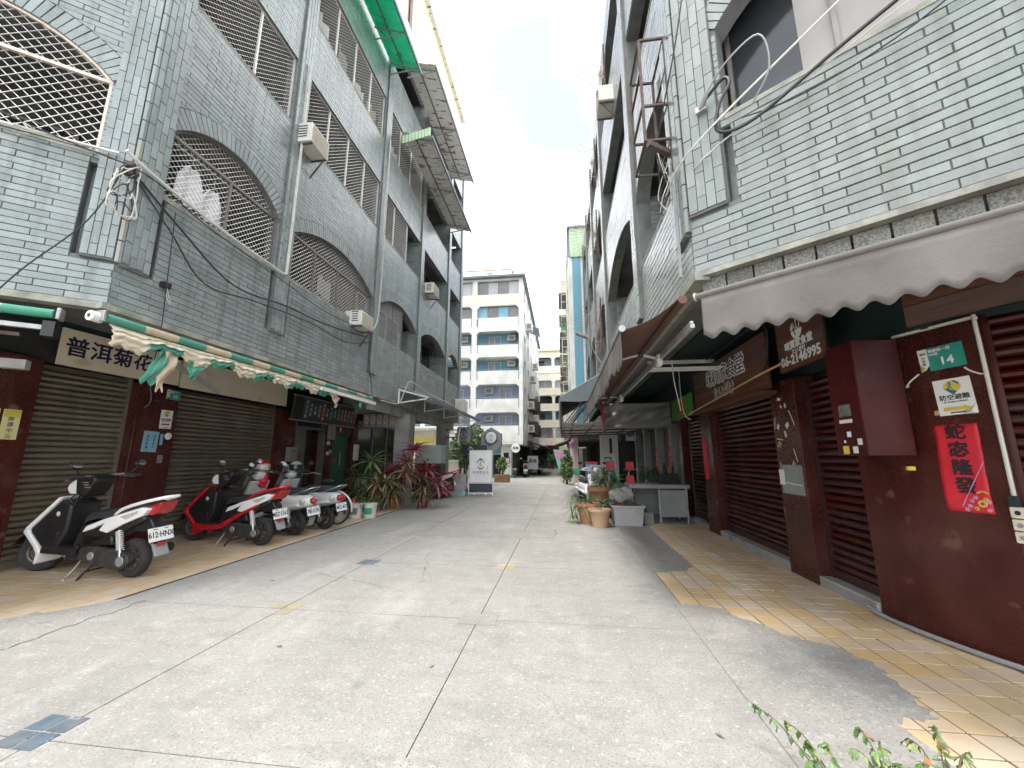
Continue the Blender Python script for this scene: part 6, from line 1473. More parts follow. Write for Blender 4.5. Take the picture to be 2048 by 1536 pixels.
# ------------------------------------------------------------------ white and blue building across the side street
def chamf(u0, u1, v0, v1, c=.22): return [(u0, v0), (u1, v0), (u1, v1 - c), (u1 - c, v1), (u0 + c, v1), (u0, v1 - c)]
YW = 26.0
WBd = thing('apartment_building', 'white apartment building with blue balconies facing the camera up the alley', 'building', (-8, 32, 0))
fW = frame((0, YW, 0), (1, 0, 0))
fl = [(3.43, 4.33), (5.25, 6.27), (7.21, 8.2), (9.06, 10.07), (11.06, 11.95), (12.81, 13.87)]
bays = [(-11.6, -9.7), (-9.4, -6.2), (-5.85, -2.85)]
holes = [chamf(a, b, v0, v1, .2 if i < 5 else .02) for a, b in bays for i, (v0, v1) in enumerate(fl)]
MB(fW).prism([(-12, 2.35), (-2.597, 2.35), (-2.597, 14.0), (-12, 14.0)], -.22, 0, holes).build('front_wall', 'white_paint', WBd)
MB(fW).prism([(-12, 12.0), (-2.58, 12.0), (-2.58, 12.8), (-12, 12.8)], 0.001, .015).build('cream_band', 'cream_paint', WBd)
for i, (v0, v1) in enumerate(fl):
    m_ = ['blue_pale', 'blue_pale', 'blue_paint', 'blue_paint', 'blue_paint', 'white_paint'][i]
    MB(fW).box((-12, v0 - .9, -1.0), (-2.82, v1 + .25, -.92)).build('balcony_back', m_, WBd)
    MB(fW).box((-2.82, v0 - .9, -.92), (-2.80, v1 + .2, -.23)).build('balcony_side', m_, WBd)
    MB(fW).box((-12, v0 - .92, -1.0), (-2.8, v0 - .8, -.23)).build('floor_slab', 'white_paint', WBd)
    for a, b in bays:
        c = (a + b) / 2
        if i < 4:
            k = (c + (.5 if i < 2 else -.3)); window_set(fW, k - .5, k + .4, v0 - .4, v1 - .15, WBd, -.88, n=2, fr='white_metal', glass='glass_pale', frost=())
            MB(fW).tube([(a, v0 + .10, -.1), (b, v0 + .10, -.1)], .025, 6).build('rail', 'roof_dark', WBd)
            if b > -7: 
                ua = c + (-.7 if i < 2 else .9)
                ac = MB(fW).box((ua - .28, v1 - .55, -.9), (ua + .28, v1 - .15, -.6)).build('air_conditioner', 'ac_white', WBd, bevel=.02)
                MB(fW).box((ua - .2, v1 - .48, -.598), (ua + .2, v1 - .22, -.59)).build('grille', 'board_grey', ac)
        else: window_set(fW, a, b, v0, v1 - .02, WBd, -.15, n=4, fr='window_alu' if i == 5 else 'roof_dark', frost=(1, 3) if i == 4 else (0, 2), glass='glass_pale' if i == 5 else 'blue_paint')
MB(fW).prism([(-5.86, 10.4), (-5.80, 10.4), (-5.80, 11.0), (-5.86, 11.0)], .001, .02).build('drain_slot', 'roof_dark', WBd)
for i, (v0, v1) in enumerate(fl[:5]):
    for u in (-5.80, -2.90, -6.26): MB(fW).box((u, v0 - .62, .001), (u + .045, v0 - .02, .012)).build('drain_slot', 'roof_dark', WBd)
# alley side of the same building
fWs = frame((-2.6, 0, 0), (0, 1, 0)); sh = []
for v0, v1 in fl:
    for a in (27.2, 30.0, 33.2, 36.4, 39.6, 42.4): sh.append([(a, v0 - .1), (a + 1.3, v0 - .1), (a + 1.3, v1), (a, v1)])
MB(fWs).prism([(YW + .222, 2.37), (45, 2.37), (45, 13.99), (YW + .222, 13.99)], -.22, 0, sh).build('side_wall', 'white_paint', WBd)
for s_ in sh: window_set(fWs, s_[0][0], s_[1][0], s_[0][1], s_[2][1], WBd, -.12, n=2, frost=(0,), glass='glass_mid')
MB().box((-12, YW + 1.1, 2.35), (-4.2, 44.8, 14)).build('core', 'interior', WBd)
MB().box((-12.3, YW - .35, 14.0), (-2.35, 45.2, 14.12)).build('roof', 'roof_dark', WBd)
MB().box((-12.3, YW - .37, 14.12), (-2.33, YW - .3, 14.45)).build('roof_edge', 'rust_sheet', WBd)
MB().prism([(-12, YW + .3), (-3.3, YW + .3), (-3.3, 33), (-12, 33)], 14.12, 14.9).build('roof_shed', 'terracotta', WBd)
# ground floor: teal shutter, white pier, open corner
MB().box((-12, YW + 1.0, 0), (-5.4, YW + 1.2, 2.35)).build('shop_wall', 'white_paint', WBd)
ts_ = roller_shutter(frame((0, YW + 1.0, 0), (1, 0, 0)), -5.35, -4.2, 1.55, 2.35, WBd, 'teal_pale', pitch=.12) if mat('teal_pale', (.22, .48, .47), (.2, .42, .42), scale=3, rough=.5) else None
window_set(frame((0, YW + 1.0, 0), (1, 0, 0)), -5.35, -4.2, .05, 1.55, WBd, 0, n=2, fr='teal_pale')
MB().box((-4.15, YW + .6, 0), (-3.45, YW + 1.3, 2.35)).build('pier', 'white_paint', WBd)
MB().box((-3.4, YW + 3.2, 0), (-3.2, 44.5, 2.4)).build('shop_wall', 'interior_dark', WBd)
MB().box((-12, YW + .01, 2.2), (-2.61, 45, 2.345)).build('soffit', 'white_paint', WBd)
MB().box((-5.6, YW + .3, 0), (-3.2, YW + 1.0, .14)).build('green_step', 'ink_green', WBd)
for (u, v, w_, h_, m_) in ((-3.8, 1.5, .35, .3, 'ink'), (-3.8, 1.15, .5, .4, 'ink_red')):
    MB(frame((0, YW + .6, 0), (1, 0, 0))).box((u - w_ / 2, v - h_ / 2, 0), (u + w_ / 2, v + h_ / 2, .01)).build('poster', m_, WBd)
MB(frame((0, YW + .6, 0), (1, 0, 0))).box((-4.0, 1.0, .011), (-3.6, 1.28, .015)).build('poster_paper', 'paper', WBd)
# units and a blue awning hung on the alley side
for k, (y, z) in enumerate(((29.6, 3.2), (29.6, 5.0), (33, 3.2), (33, 5.2), (31.5, 7.4), (35, 9.3), (28.5, 10.9), (37, 6.6))):
    b = MB().box((-2.6, y, z), (-2.1, y + .8, z + .55)).build('air_conditioner', 'ac_white', WBd, bevel=.02)
    MB().box((-2.5, y - .01, z + .08), (-2.2, y - .002, z + .47)).build('grille', 'board_grey', b)
    if k < 4: MB().box((-2.58, y + 1.0, z - .1), (-1.9, y + 2.0, z + .9)).build('window_cage', 'rust', b)
MB(Matrix.Translation((-2.2, 30.5, 11.5)) @ Matrix.Rotation(R(25), 4, 'Y')).box((-.45, -1.2, 0), (.6, 1.2, .04)).build('blue_canopy', 'blue_pale', WBd)
MB(Matrix.Translation((-2.0, 33, 2.35)) @ Matrix.Rotation(R(18), 4, 'Y')).box((-.6, -4, 0), (.9, 4, .05)).build('alley_canopy', 'roof_dark', WBd)
# ------------------------------------------------------------------ building closing the alley
EB = thing('apartment_building', 'cream apartment building closing the far end of the alley', 'building', (0, 52, 0))
fE = frame((0, 48, 0), (1, 0, 0)); fe = [(3.65, 4.85), (5.84, 6.95), (7.85, 8.8), (9.8, 10.75), (12.6, 13.7)]
eb = [(-6.5, -4.4), (-4.0, -1.15), (-.8, 1.9), (2.3, 5.0)]
MB(fE).prism([(-8, 2.4), (7, 2.4), (7, 14.5), (-8, 14.5)], -.25, 0, [chamf(a, b, v0, v1, .2) for a, b in eb for v0, v1 in fe]).build('front_wall', 'cream_paint', EB)
MB(fE).box((-8, 2.4, -2.2), (7, 14.4, -1.6)).build('core', 'interior', EB)
for i, (v0, v1) in enumerate(fe):
    MB(fE).box((-8, v0 - .6, -1.6), (7, v0 - .5, -.25)).build('floor_slab', 'white_paint', EB)
    for a, b in eb:
        if i in (0, 3): window_set(fE, a, b, v0, v1, EB, -.15, n=4, frost=(1, 3), fr='roof_dark', glass='glass_mid')
        else:
            MB(fE).box((a, v0 - .4, -1.58), (b, v1 + .2, -1.5)).build('balcony_back', ['white_paint', 'blue_paint', 'interior', 'interior', 'blue_pale'][i], EB)
            window_set(fE, (a + b) / 2 - .7, (a + b) / 2 + .5, v0 - .3, v1 - .1, EB, -1.45, n=2)
    MB(fE).box((-8, v0 - .9, .001), (7, v0 - .82, .05)).build('string_course', 'white_paint', EB)
MB(fE).box((-8.3, 14.5, -4), (7.3, 14.65, .3)).build('roof', 'yellow_sheet', EB)
MB().box((-8, 49.5, 0), (7, 49.8, 2.4)).build('shop_wall', 'interior_dark', EB)
for x in (-4.2, -1.0, 2.1): MB().box((x - .2, 47.8, 0), (x + .2, 48.2, 2.4)).build('column', 'concrete', EB)
MB(fE).box((-3.2, 2.3, .0), (-.5, 2.75, .9)).build('shop_awning', 'maroon_metal', EB); MB(fE).box((-.4, 2.2, 0), (1.6, 2.6, 1.2)).build('shop_awning', 'yellow_sheet', EB)
# ------------------------------------------------------------------ right-hand building with the blue stripe
RBd = thing('apartment_building', 'white building with a blue stripe and pale green rooftop box behind the right facade', 'building', (3, 30, 0))
fB = frame((0, 18.0, 0), (1, 0, 0))
MB(fB).box((.45, 2.6, -.2), (.66, 11.0, 0)).box((1.06, 2.6, -.2), (6, 11.0, 0)).build('end_wall', 'white_paint', RBd)
MB(fB).box((.66, 2.6, -.2), (1.06, 11.0, .02)).build('blue_stripe', 'blue_strip', RBd)
corrugated(MB(), (.55, 17.95, 11.0), (3.2, 17.95, 11.0), (0, 0, 1.55), .3, .03).build('rooftop_box', 'green_sheet', RBd, solid=.01)
MB().box((.5, 18.0, 11.0), (.57, 22.0, 12.55)).build('box_side', 'roof_dark', RBd); MB().box((.45, 17.85, 12.55), (3.3, 22, 12.65)).build('box_roof', 'corrugated', RBd)
fBs = frame((.45, 0, 0), (0, -1, 0)); sh = []
for v0, v1 in ((3.6, 4.9), (6.0, 7.2), (8.4, 9.6)):
    for a in (19.2, 22.4, 25.6, 28.8, 32, 35.2, 38.4, 41.6): sh.append([(-a - 2.2, v0), (-a, v0), (-a, v1), (-a - 2.2, v1)])
MB(fBs).prism([(-46, 2.5), (-18.2, 2.5), (-18.2, 11.0), (-46, 11.0)], -.2, 0, sh).build('side_wall', 'white_paint', RBd)
MB().box((1.6, 18.4, 2.6), (6, 45.8, 10.9)).build('core', 'interior', RBd); MB().box((.4, 18.2, 11.0), (6, 46, 11.1)).build('roof', 'concrete', RBd)
rb_ = random.Random(5)
for k, s_ in enumerate(sh):
    u0, v0 = s_[0]; u1, v1 = s_[2]
    c = MB(fBs)
    for i in range(9): uu = u0 + (u1 - u0) * i / 8; c.bar((uu, v0 - .05, .35), (uu, v1 + .05, .35), .025)
    for i in range(4): vv = v0 + (v1 - v0) * i / 3; c.bar((u0, vv, .35), (u1, vv, .35), .025).bar((u0, vv, 0), (u0, vv, .35), .025).bar((u1, vv, 0), (u1, vv, .35), .025)
    w_ = c.build('window_cage', rb_.choice(['grille_grey', 'rust', 'grille_white', 'white_metal']), RBd)
    MB(fBs).box((u0, v1 + .05, 0), (u1, v1 + .12, .5)).build('cage_roof', rb_.choice(['corrugated_pale', 'green_sheet', 'corrugated', 'cream_paint']), w_)
    if k % 3 == 0: MB(fBs).box((u0 + .3, v0 - .6, 0), (u0 + 1.1, v0 - .1, .35)).build('air_conditioner', 'ac_white', RBd, bevel=.02)
for a in (18.9, 24, 30): MB(fBs).tube([(-a, 2.6, .06), (-a, 11, .06)], .05, 6).build('drain_pipe', 'pvc', RBd)
for a, z in ((20.5, 10.1), (27, 10.2)): MB(fBs).box((-a - 1.2, z, 0), (-a, z + .9, .4)).build('green_box', 'green_plastic' if a > 25 else 'cream_paint', RBd)
MB().box((.5, 18.95, 0), (.72, 19.2, 2.6)).build('tiled_column', 'pink_tile', RBd)
MB().box((2.6, 18.2, 0), (2.8, 45.5, 2.6)).build('shop_wall', 'interior_dark', RBd)
MB().box((.45, 18.2, 2.5), (6, 46, 2.62)).build('soffit', 'soffit', RBd)
for y in (24, 29, 34, 39): MB().box((.5, y, 0), (.8, y + .3, 2.5)).build('column', 'white_paint', RBd)
MB(Matrix.Translation((.3, 33, 2.5)) @ Matrix.Rotation(R(-18), 4, 'Y')).box((-.9, -4, 0), (.6, 4, .05)).build('alley_canopy', 'corrugated', RBd)
# ------------------------------------------------------------------ low wall and hoarding in the side street on the left
lw = thing('garden_wall', 'low cream wall at the side street behind the sign stand', 'wall', (-9, 19.5, 0))
MB().box((-14, 19.4, 0), (-5.2, 19.6, 1.15)).build('wall', 'cream_paint', lw); MB().box((-14, 19.35, 1.15), (-5.15, 19.65, 1.22)).build('coping', 'white_paint', lw)
sg2 = thing('neighbour_house', 'pale single storey house beyond the garden wall', 'house', (-11, 24, 0))
MB().box((-16, 22.5, 0), (-7.5, 25.5, 2.9)).build('wall', 'cream_paint', sg2); MB().box((-16.2, 22.2, 2.9), (-7.2, 25.7, 3.05)).build('roof', 'corrugated_pale', sg2)
MB().box((-12.4, 22.46, .9), (-10.6, 22.5, 2.1)).build('window', 'glass_dark', sg2); MB().box((-16, 22.44, 2.2), (-7.5, 22.49, 2.45)).build('yellow_band', 'ink_yellow', sg2)
# closing walls of the street behind the camera are open sky; nothing stands there in the photograph
# ------------------------------------------------------------------ foliage helpers
def leaf_mesh(name, m, length=1.0, width=.12, droop=.35, seg=5, fold=.25):
    vv = []; ff = []
    for i in range(seg + 1):
        t = i / seg; w_ = width * math.sin(math.pi * min(.98, (t * .92 + .06))) ** .7 * (1 - .15 * t); x = length * t * (1 - .12 * droop * t); z = -droop * length * t * t * .8
        vv += [(x, -w_ / 2, z + fold * w_), (x, 0, z), (x, w_ / 2, z + fold * w_)]
    for i in range(seg):
        a = i * 3; ff += [(a, a + 1, a + 4, a + 3), (a + 1, a + 2, a + 5, a + 4)]
    me = MB().add(vv, ff).mesh(name, m); me.polygons.foreach_set('use_smooth', [True] * len(me.polygons)); return me
def leaf_obj(me, p, az, el, s, parent, roll=0.0, name='leaf'):
    o = bpy.data.objects.new(name, me); col.objects.link(o); o.parent = parent; o.matrix_parent_inverse = wmat(parent).inverted()
    o.matrix_basis = Matrix.Translation(p) @ Matrix.Rotation(az, 4, 'Z') @ Matrix.Rotation(-el, 4, 'Y') @ Matrix.Rotation(roll, 4, 'X') @ Matrix.Scale(s, 4)
    return o
LV = {}
for n_, m_, w_, d_ in (('g1', 'leaf_green', .13, .5), ('g2', 'leaf_dark', .12, .7), ('r1', 'leaf_red', .15, .5), ('r2', 'leaf_pink', .15, .35), ('o1', 'leaf_olive', .14, .8), ('d1', 'leaf_dry', .12, 1.1), ('p1', 'leaf_pale', .14, .6), ('s1', 'leaf_dark', .05, .6), ('s2', 'leaf_green', .045, .9)):
    LV[n_] = leaf_mesh('leaf', m_, 1.0, w_, d_)
def rosette(parent, c, kinds, n, size, rd, up=.9):
    n = int(n * 1.6); size *= 1.28
    for k in range(n):
        t = k / n; az = k * 2.4 + rd.uniform(-.3, .3); el = up * (1 - t) + (-.35) * t + rd.uniform(-.2, .2)
        leaf_obj(LV[rd.choice(kinds)], Vector(c) + Vector((0, 0, -.10 * t * size)), az, el, size * rd.uniform(.75, 1.15), parent, rd.uniform(-.4, .4))
def shrub(name, label, base, heads, pot=None, stem_m='stem', seed=1, group=None):
    rd = random.Random(seed); t = thing(name, label, 'plant', base, 0, group); sm = MB()
    for (c, kinds, n, size) in heads:
        b = Vector(base) + Vector((rd.uniform(-.08, .08), rd.uniform(-.08, .08), .05)); c = Vector(c)
        sm.tube(spline([b, b.lerp(c, .5) + Vector((rd.uniform(-.06, .06), rd.uniform(-.05, .05), .08)), c], 4), [.016] * 9, 5) if False else sm.tube([b, b.lerp(c, .5) + Vector((rd.uniform(-.06, .06), rd.uniform(-.05, .05), .06)), c], [.016, .013, .009], 5)
        rosette(t, c, kinds, n, size, rd)
    sm.build('stem', stem_m, t, smooth=True); return t
def pot(name, label, c, r0, r1, h, m, cat='pot', rim=.02, soil=True, group=None):
    t = thing(name, label, cat, c, 0, group)
    MB().lathe([(0, 0), (r0, 0), (r0 + (r1 - r0) * .5, h * .55), (r1 - .01, h * .86), (r1 + rim, h * .87), (r1 + rim, h), (r1 - .012, h), (r1 - .03, h * .86), (r0, .05)], 28, c).build('pot_body', m, t, smooth=True, angle=50)
    if soil: MB().lathe([(0, h * .88), (r1 - .02, h * .86)], 20, c).build('soil', 'soil', t)
    return t
# ------------------------------------------------------------------ shrubs around the concrete column
shrub('dracaena', 'tall green strap leaved dracaena left of the red cordylines', (-5.25, 10.35, .25), [((-5.26, 10.4, 1.25), ['g1', 'g1', 'p1'], 22, .42), ((-5.55, 10.3, .85), ['g1', 'g2'], 18, .40), ((-4.98, 10.35, .80), ['p1', 'o1', 'g1'], 18, .36), ((-5.4, 10.2, .55), ['g1', 'p1', 'g2'], 18, .36), ((-5.1, 10.15, .48), ['o1', 'p1', 'd1'], 18, .34), ((-4.85, 10.05, .7), ['p1', 'o1', 'p1'], 18, .34), ((-5.3, 10.0, .35), ['p1', 'g1'], 18, .34), ((-4.95, 9.95, .3), ['p1', 'o1', 'g1'], 18, .3)], seed=2)
shrub('cordyline', 'red leaved cordyline in front of the concrete column', (-4.55, 10.45, .2), [((-4.05, 10.5, 1.58), ['r2', 'r1', 'r2'], 22, .34), ((-4.28, 10.5, 1.22), ['r1', 'r2', 'o1'], 24, .36), ((-4.62, 10.4, .95), ['r1', 'r2', 'o1'], 24, .38), ((-4.4, 10.3, .72), ['o1', 'r1', 'd1'], 24, .36), ((-4.75, 10.25, .55), ['o1', 'd1', 'g2'], 24, .36), ((-4.5, 10.15, .4), ['o1', 'p1', 'd1'], 20, .34), ((-4.2, 10.25, .95), ['r1', 'o1', 'p1'], 20, .34), ((-4.6, 10.0, .7), ['o1', 'p1', 'r1'], 20, .32)], seed=3)
shrub('cordyline', 'red leaved cordyline right of the concrete column', (-3.85, 10.8, .15), [((-3.74, 10.7, 1.0), ['r1', 'r2', 'r1'], 22, .36), ((-3.95, 10.7, .85), ['r1', 'o1'], 20, .34), ((-3.52, 10.75, .70), ['r1', 'r2', 'o1'], 22, .34), ((-3.35, 10.8, .48), ['r1', 'r2'], 18, .3), ((-3.8, 10.6, .5), ['o1', 'r1', 'd1'], 22, .34), ((-3.85, 10.5, .3), ['g2', 'g1'], 20, .3)], seed=4)
pot('flower_pot', 'dark red pot under the right cordyline', (-3.85, 10.75, 0), .14, .19, .28, 'red_bin')
pot('flower_pot', 'brown pot hidden under the dracaena', (-5.25, 10.35, 0), .16, .22, .30, 'clay_brown')
pot('flower_pot', 'brown pot under the left cordyline', (-4.55, 10.45, 0), .16, .21, .26, 'clay_brown')
for k, (x, y, z) in enumerate(((-5.95, 9.9, .22), (-5.6, 9.6, .24), (-5.35, 9.5, .3), (-6.2, 9.4, .2))):
    p_ = pot('flower_pot', ['small teal pot at the foot of the green door', 'small dark pot behind the white buckets', 'small grey pot beside the dracaena', 'small terracotta pot near the bicycle wheel'][k], (x, y, 0), .09, .12, .17, ['teal_door', 'black_matte', 'tub_grey', 'terracotta'][k])
    shrub('potted_fern', ['green fern in the teal pot by the green door', 'green fern behind the white buckets', 'pale fern in the grey pot beside the dracaena', 'dark fern in the terracotta pot near the bicycle'][k], (x, y, .15), [((x, y, z), ['s1', 's2', 'g2'], 26, .38)], seed=20 + k)
for k, (x, y) in enumerate(((-4.68, 8.72), (-4.38, 8.80))):
    b = thing('paint_bucket', ['left white plastic bucket planter in front of the shrubs', 'right white plastic bucket planter with green label'][k], 'bucket', (x, y, 0))
    MB().lathe([(0, 0), (.125, 0), (.148, .30), (.156, .30), (.156, .325), (.148, .33), (.14, .33), (.12, .03)], 26, (x, y, 0)).build('bucket_body', 'bucket_white', b, smooth=True, angle=50)
    MB().lathe([(0, .29), (.14, .29)], 18, (x, y, 0)).build('soil', 'soil', b)
    MB().tube([(x + .155 * math.cos(t), y - .156, .28 - .12 * math.sin(t)) for t in [i * math.pi / 10 for i in range(11)]], .004, 4).build('handle', 'steel', b)
    MB().grid(lambda a, c: (x + (.134 + .016 * c) * math.cos(R(-130 + 80 * a)), y + (.134 + .016 * c) * math.sin(R(-130 + 80 * a)), .09 + .14 * c), 8, 1).build('label', 'green_plastic' if k else 'board_grey', b, solid=.002)
    shrub('potted_fern', ['young plant in the left white bucket', 'young plant in the right white bucket'][k], (x, y, .28), [((x, y, .36), ['s1', 's2'], 16, .26)], seed=30 + k)
# ------------------------------------------------------------------ sign stand and hanging signs of the shop up the alley
def logo(fm, s, m_, parent, world=True):
    b = MB(fm)
    def stroke(pts, w0):
        P = spline([(p[0] * s, p[1] * s, 0) for p in pts], 5); n = len(P)
        b.tube(P, [w0 * s * (.35 + .65 * math.sin(math.pi * (i + .5) / n)) for i in range(n)], 4)
    stroke([(-.35, .86), (-.05, 1.02), (.4, .80)], .10); stroke([(-.82, .05), (-.55, .55), (.0, .80), (.52, .52), (.80, .05)], .11)
    stroke([(-.66, -.62), (-.35, -.98), (.0, -1.06), (.4, -.95), (.68, -.55)], .13)
    o = b.build('logo', m_, parent)
    text('十', .42 * s, m_, fm @ Matrix.Translation((0, .30 * s, 0)), parent=parent, bold=.02); text('九', .46 * s, m_, fm @ Matrix.Translation((0, -.08 * s, 0)), parent=parent, bold=.02); text('町', .40 * s, m_, fm @ Matrix.Translation((0, -.46 * s, 0)), parent=parent, bold=.01)
    return o
ss = thing('sign_stand', 'tall silver sign stand on casters with black round logo', 'sign', (-2.93, 14.2, 0), 0)
fS = frame((-2.95, 14.15, 0), Vector((1, .10, 0)))
MB(fS).box((-.405, .13, -.2), (.405, .42, 0)).build('base_panel', 'sign_navy', ss, bevel=.01)
MB(fS).box((-.42, .42, -.21), (.42, 1.60, .005)).build('light_box', 'sign_silver', ss, bevel=.012)
MB(fS).box((-.38, .47, .006), (.38, 1.56, .009)).build('sign_face', 'white', ss)
logo(fS @ Matrix.Translation((0, 1.13, .012)), .17, 'ink', ss)
text('缺感電音店', .115, 'sign_grey', fS @ Matrix.Translation((0, .81, .011)), parent=ss, spacing=1.05); text('THE ART OF TASTE', .03, 'sign_grey', fS @ Matrix.Translation((0, .715, .011)), parent=ss, spacing=1.2)
text('茶館', .05, 'ink', fS @ Matrix.Translation((.24, .98, .011)), parent=ss, vertical=True)
MB(fS).bar((-.44, .10, -.02), (.44, .10, -.02), .03).bar((-.44, .10, -.18), (.44, .10, -.18), .03).build('foot', 'steel', ss)
for u in (-.43, -.2, .2, .43): MB(fS).lathe([(0, -.015), (.035, -.015), (.035, .015), (0, .015)], 12, (u, .04, -.0), axis='x').bar((u, .04, 0), (u, .1, 0), .02).build('caster', 'steel', ss, smooth=True)
hs = thing('hanging_sign', 'square grey blade sign with round logo on the far concrete column', 'sign', (-4.0, 14.9, 2.0)); fH = frame((-3.72, 14.7, 2.24), (1, 0, 0))
MB(fH).box((-.29, -.27, -.09), (.25, .25, 0)).build('sign_box', 'sign_grey', hs, bevel=.03, seg=3); logo(fH @ Matrix.Translation((-.02, -.01, .006)), .18, 'ink', hs)
MB(fH).box((-.75, .12, -.06), (-.28, .16, -.03)).box((-.75, -.16, -.06), (-.28, -.12, -.03)).build('bracket', 'black', hs)
dn = thing('small_sign', 'navy blue board with pale logo behind the sign stand', 'sign', (-3.6, 15.6, 1.5)); fN = frame((-3.62, 15.6, 1.62), (1, 0, 0))
MB(fN).box((-.38, -.22, -.05), (.6, .22, 0)).build('board', 'sign_navy', dn, bevel=.01); logo(fN @ Matrix.Translation((-.06, -.01, .004)), .15, 'sign_silver', dn); MB(fN).box((-.33, -1.62, -.06), (-.28, -.2, -.03)).box((.28, -1.62, -.06), (.33, -.2, -.03)).build('post', 'black', dn)
hx = thing('hexagon_sign', 'grey hexagonal box sign with round white medallion', 'sign', (-2.92, 16.0, 0)); fX = frame((-2.92, 16.0, 2.05), (1, 0, 0))
hexo = [(.48 * math.sin(R(60 * k)), .52 * math.cos(R(60 * k))) for k in range(6)][::-1]; hexi = [(.30 * math.sin(R(60 * k)), .32 * math.cos(R(60 * k)) + .05) for k in range(6)][::-1]
MB(fX).prism(hexo, -.3, 0, [hexi[::-1]]).build('hexagon_body', 'sign_grey', hx, bevel=.008); MB(fX).prism(hexo, -.31, -.28).build('hexagon_back', 'tub_grey', hx)
MB(fX @ Matrix.Translation((0, .1, 0))).lathe([(0, .03), (.20, .03), (.23, .015), (.23, -.2)], 28).build('medallion', 'white', hx, smooth=True, angle=40); logo(fX @ Matrix.Translation((0, .1, .033)), .11, 'sign_grey', hx)
MB(fX).tube([(0, -.45, -.2), (0, -2.05, -.2)], .035, 8).build('post', 'sign_grey', hx, smooth=True)
rs = thing('round_sign', 'round white blade sign with dark characters on the white building', 'sign', (-3.1, 25.6, 1.9)); fR_ = frame((-3.05, 25.7, 1.93), (1, 0, 0))
MB(fR_).lathe([(0, .04), (.27, .04), (.29, .02), (.29, -.04), (0, -.05)], 28).build('disc', 'white', rs, smooth=True, angle=40); text('甜美', .2, 'ink', fR_ @ Matrix.Translation((0, 0, .043)), parent=rs, bold=.02); MB(fR_).bar((-.55, .1, 0), (-.25, .1, 0), .03).build('bracket', 'black', rs)
sb = thing('small_sign', 'white standing board with dark characters by the parked far scooter', 'sign', (-2.5, 31, 0)); fQ = frame((-2.3, 30.5, .95), (1, 0, 0))
MB(fQ).box((-.4, -.5, -.05), (.4, .5, 0)).build('board', 'white', sb); text('甜美', .3, 'ink', fQ @ Matrix.Translation((0, .1, .004)), parent=sb, bold=.02); MB(fQ).bar((-.35, -.95, 0), (-.35, -.5, 0), .05).bar((.35, -.95, 0), (.35, -.5, 0), .05).build('leg', 'black', sb)
# far parked scooters: copies of the modelled ones
srcs = [o for o in bpy.data.objects if o.name.startswith('scooter') and o.parent is None]
for k, (src, loc, rz, lb) in enumerate(((0, (-2.55, 27.3, 0), 95, 'dark scooter parked in front of the white building'), (3, (-1.9, 33, 0), 100, 'far scooter parked along the left side before the alley end'), (2, (.1, 40, 0), 80, 'farthest scooter parked at the dark end of the alley'), (1, (-4.0, 13.3, 0), 185, 'scooter parked behind the right cordyline'))):
    c = copy_tree(srcs[src]); c.location = loc; c.rotation_euler = (0, 0, R(rz)); c['label'] = lb; c['group'] = 'scooters parked further up the alley'
# ------------------------------------------------------------------ clutter by the far columns
gt = thing('glass_tank', 'empty glass food display tank on a dark cabinet between the columns', 'tank', (-4.35, 13.1, 0))
MB().box((-4.95, 12.9, .0), (-4.05, 13.5, 1.15)).build('cabinet', 'black', gt)
for a, b in (((-4.95, 12.9, 1.15), (-4.05, 12.905, 1.72)), ((-4.055, 12.906, 1.15), (-4.05, 13.5, 1.72)), ((-4.95, 13.495, 1.15), (-4.056, 13.5, 1.72))): MB().box(a, b).build('glass_pane', 'tank_glass', gt)
MB().box((-4.97, 12.88, 1.72), (-4.03, 13.52, 1.75)).build('lid', 'alu', gt)
bb = thing('storage_bin', 'grey plastic wrapped bin with teal base beside the far column', 'bin', (-3.7, 14.0, 0))
MB().box((-3.98, 13.8, .0), (-3.42, 14.3, .14)).build('base', 'teal_pale', bb, bevel=.02); MB().grid(lambda a, b: (-3.7 + (.27 + .02 * math.sin(b * 9 + a * 30)) * math.copysign(abs(math.cos(2 * math.pi * a)) ** .4, math.cos(2 * math.pi * a)) * (1 - .25 * max(0, b - .7)), 14.05 + (.24 + .02 * math.sin(a * 40)) * math.copysign(abs(math.sin(2 * math.pi * a)) ** .4, math.sin(2 * math.pi * a)), .14 + .62 * b), 40, 10).build('plastic_wrap', 'bag_plastic', bb, smooth=True)
MB().box((-3.92, 13.86, .7), (-3.48, 14.24, .765)).build('lid', 'bag_plastic', bb, bevel=.03)
pot('barrel', 'dark red plastic barrel next to the plastic wrapped bin', (-4.25, 13.9, 0), .24, .27, .62, 'red_bin', 'barrel', soil=False)
# trees and bushes in the side street
def crown(parent, c, r_, n, kinds, rd, size=.3, name='leaf_cluster'):
    me = LV_tree[kinds]
    mb = MB(); pv = []
    for k in range(n):
        d = Vector((rd.gauss(0, 1), rd.gauss(0, 1), rd.gauss(0, 1))).normalized() * (rd.random() ** .45); lump = .75 + .35 * math.sin(d.x * 4 + 1) * math.sin(d.y * 5) * math.sin(d.z * 4 + 2)
        p = Vector(c) + Vector((d.x * r_[0], d.y * r_[1], d.z * r_[2])) * lump; s = size * rd.uniform(.6, 1.2)
        a = Vector((rd.gauss(0, 1), rd.gauss(0, 1), rd.gauss(0, .6))).normalized(); b = a.orthogonal().normalized(); b.rotate(Matrix.Rotation(rd.uniform(0, 6.28), 3, a))
        k0 = len(mb.v); mb.v += [tuple(p - a * s * .5), tuple(p + b * s * .28), tuple(p + a * s * .5), tuple(p - b * s * .28)]; mb.f.append((k0, k0 + 1, k0 + 2, k0 + 3)); pv += [rd.random()] * 4
    mb.pv = pv; o = mb.build('crown', me, parent); return o
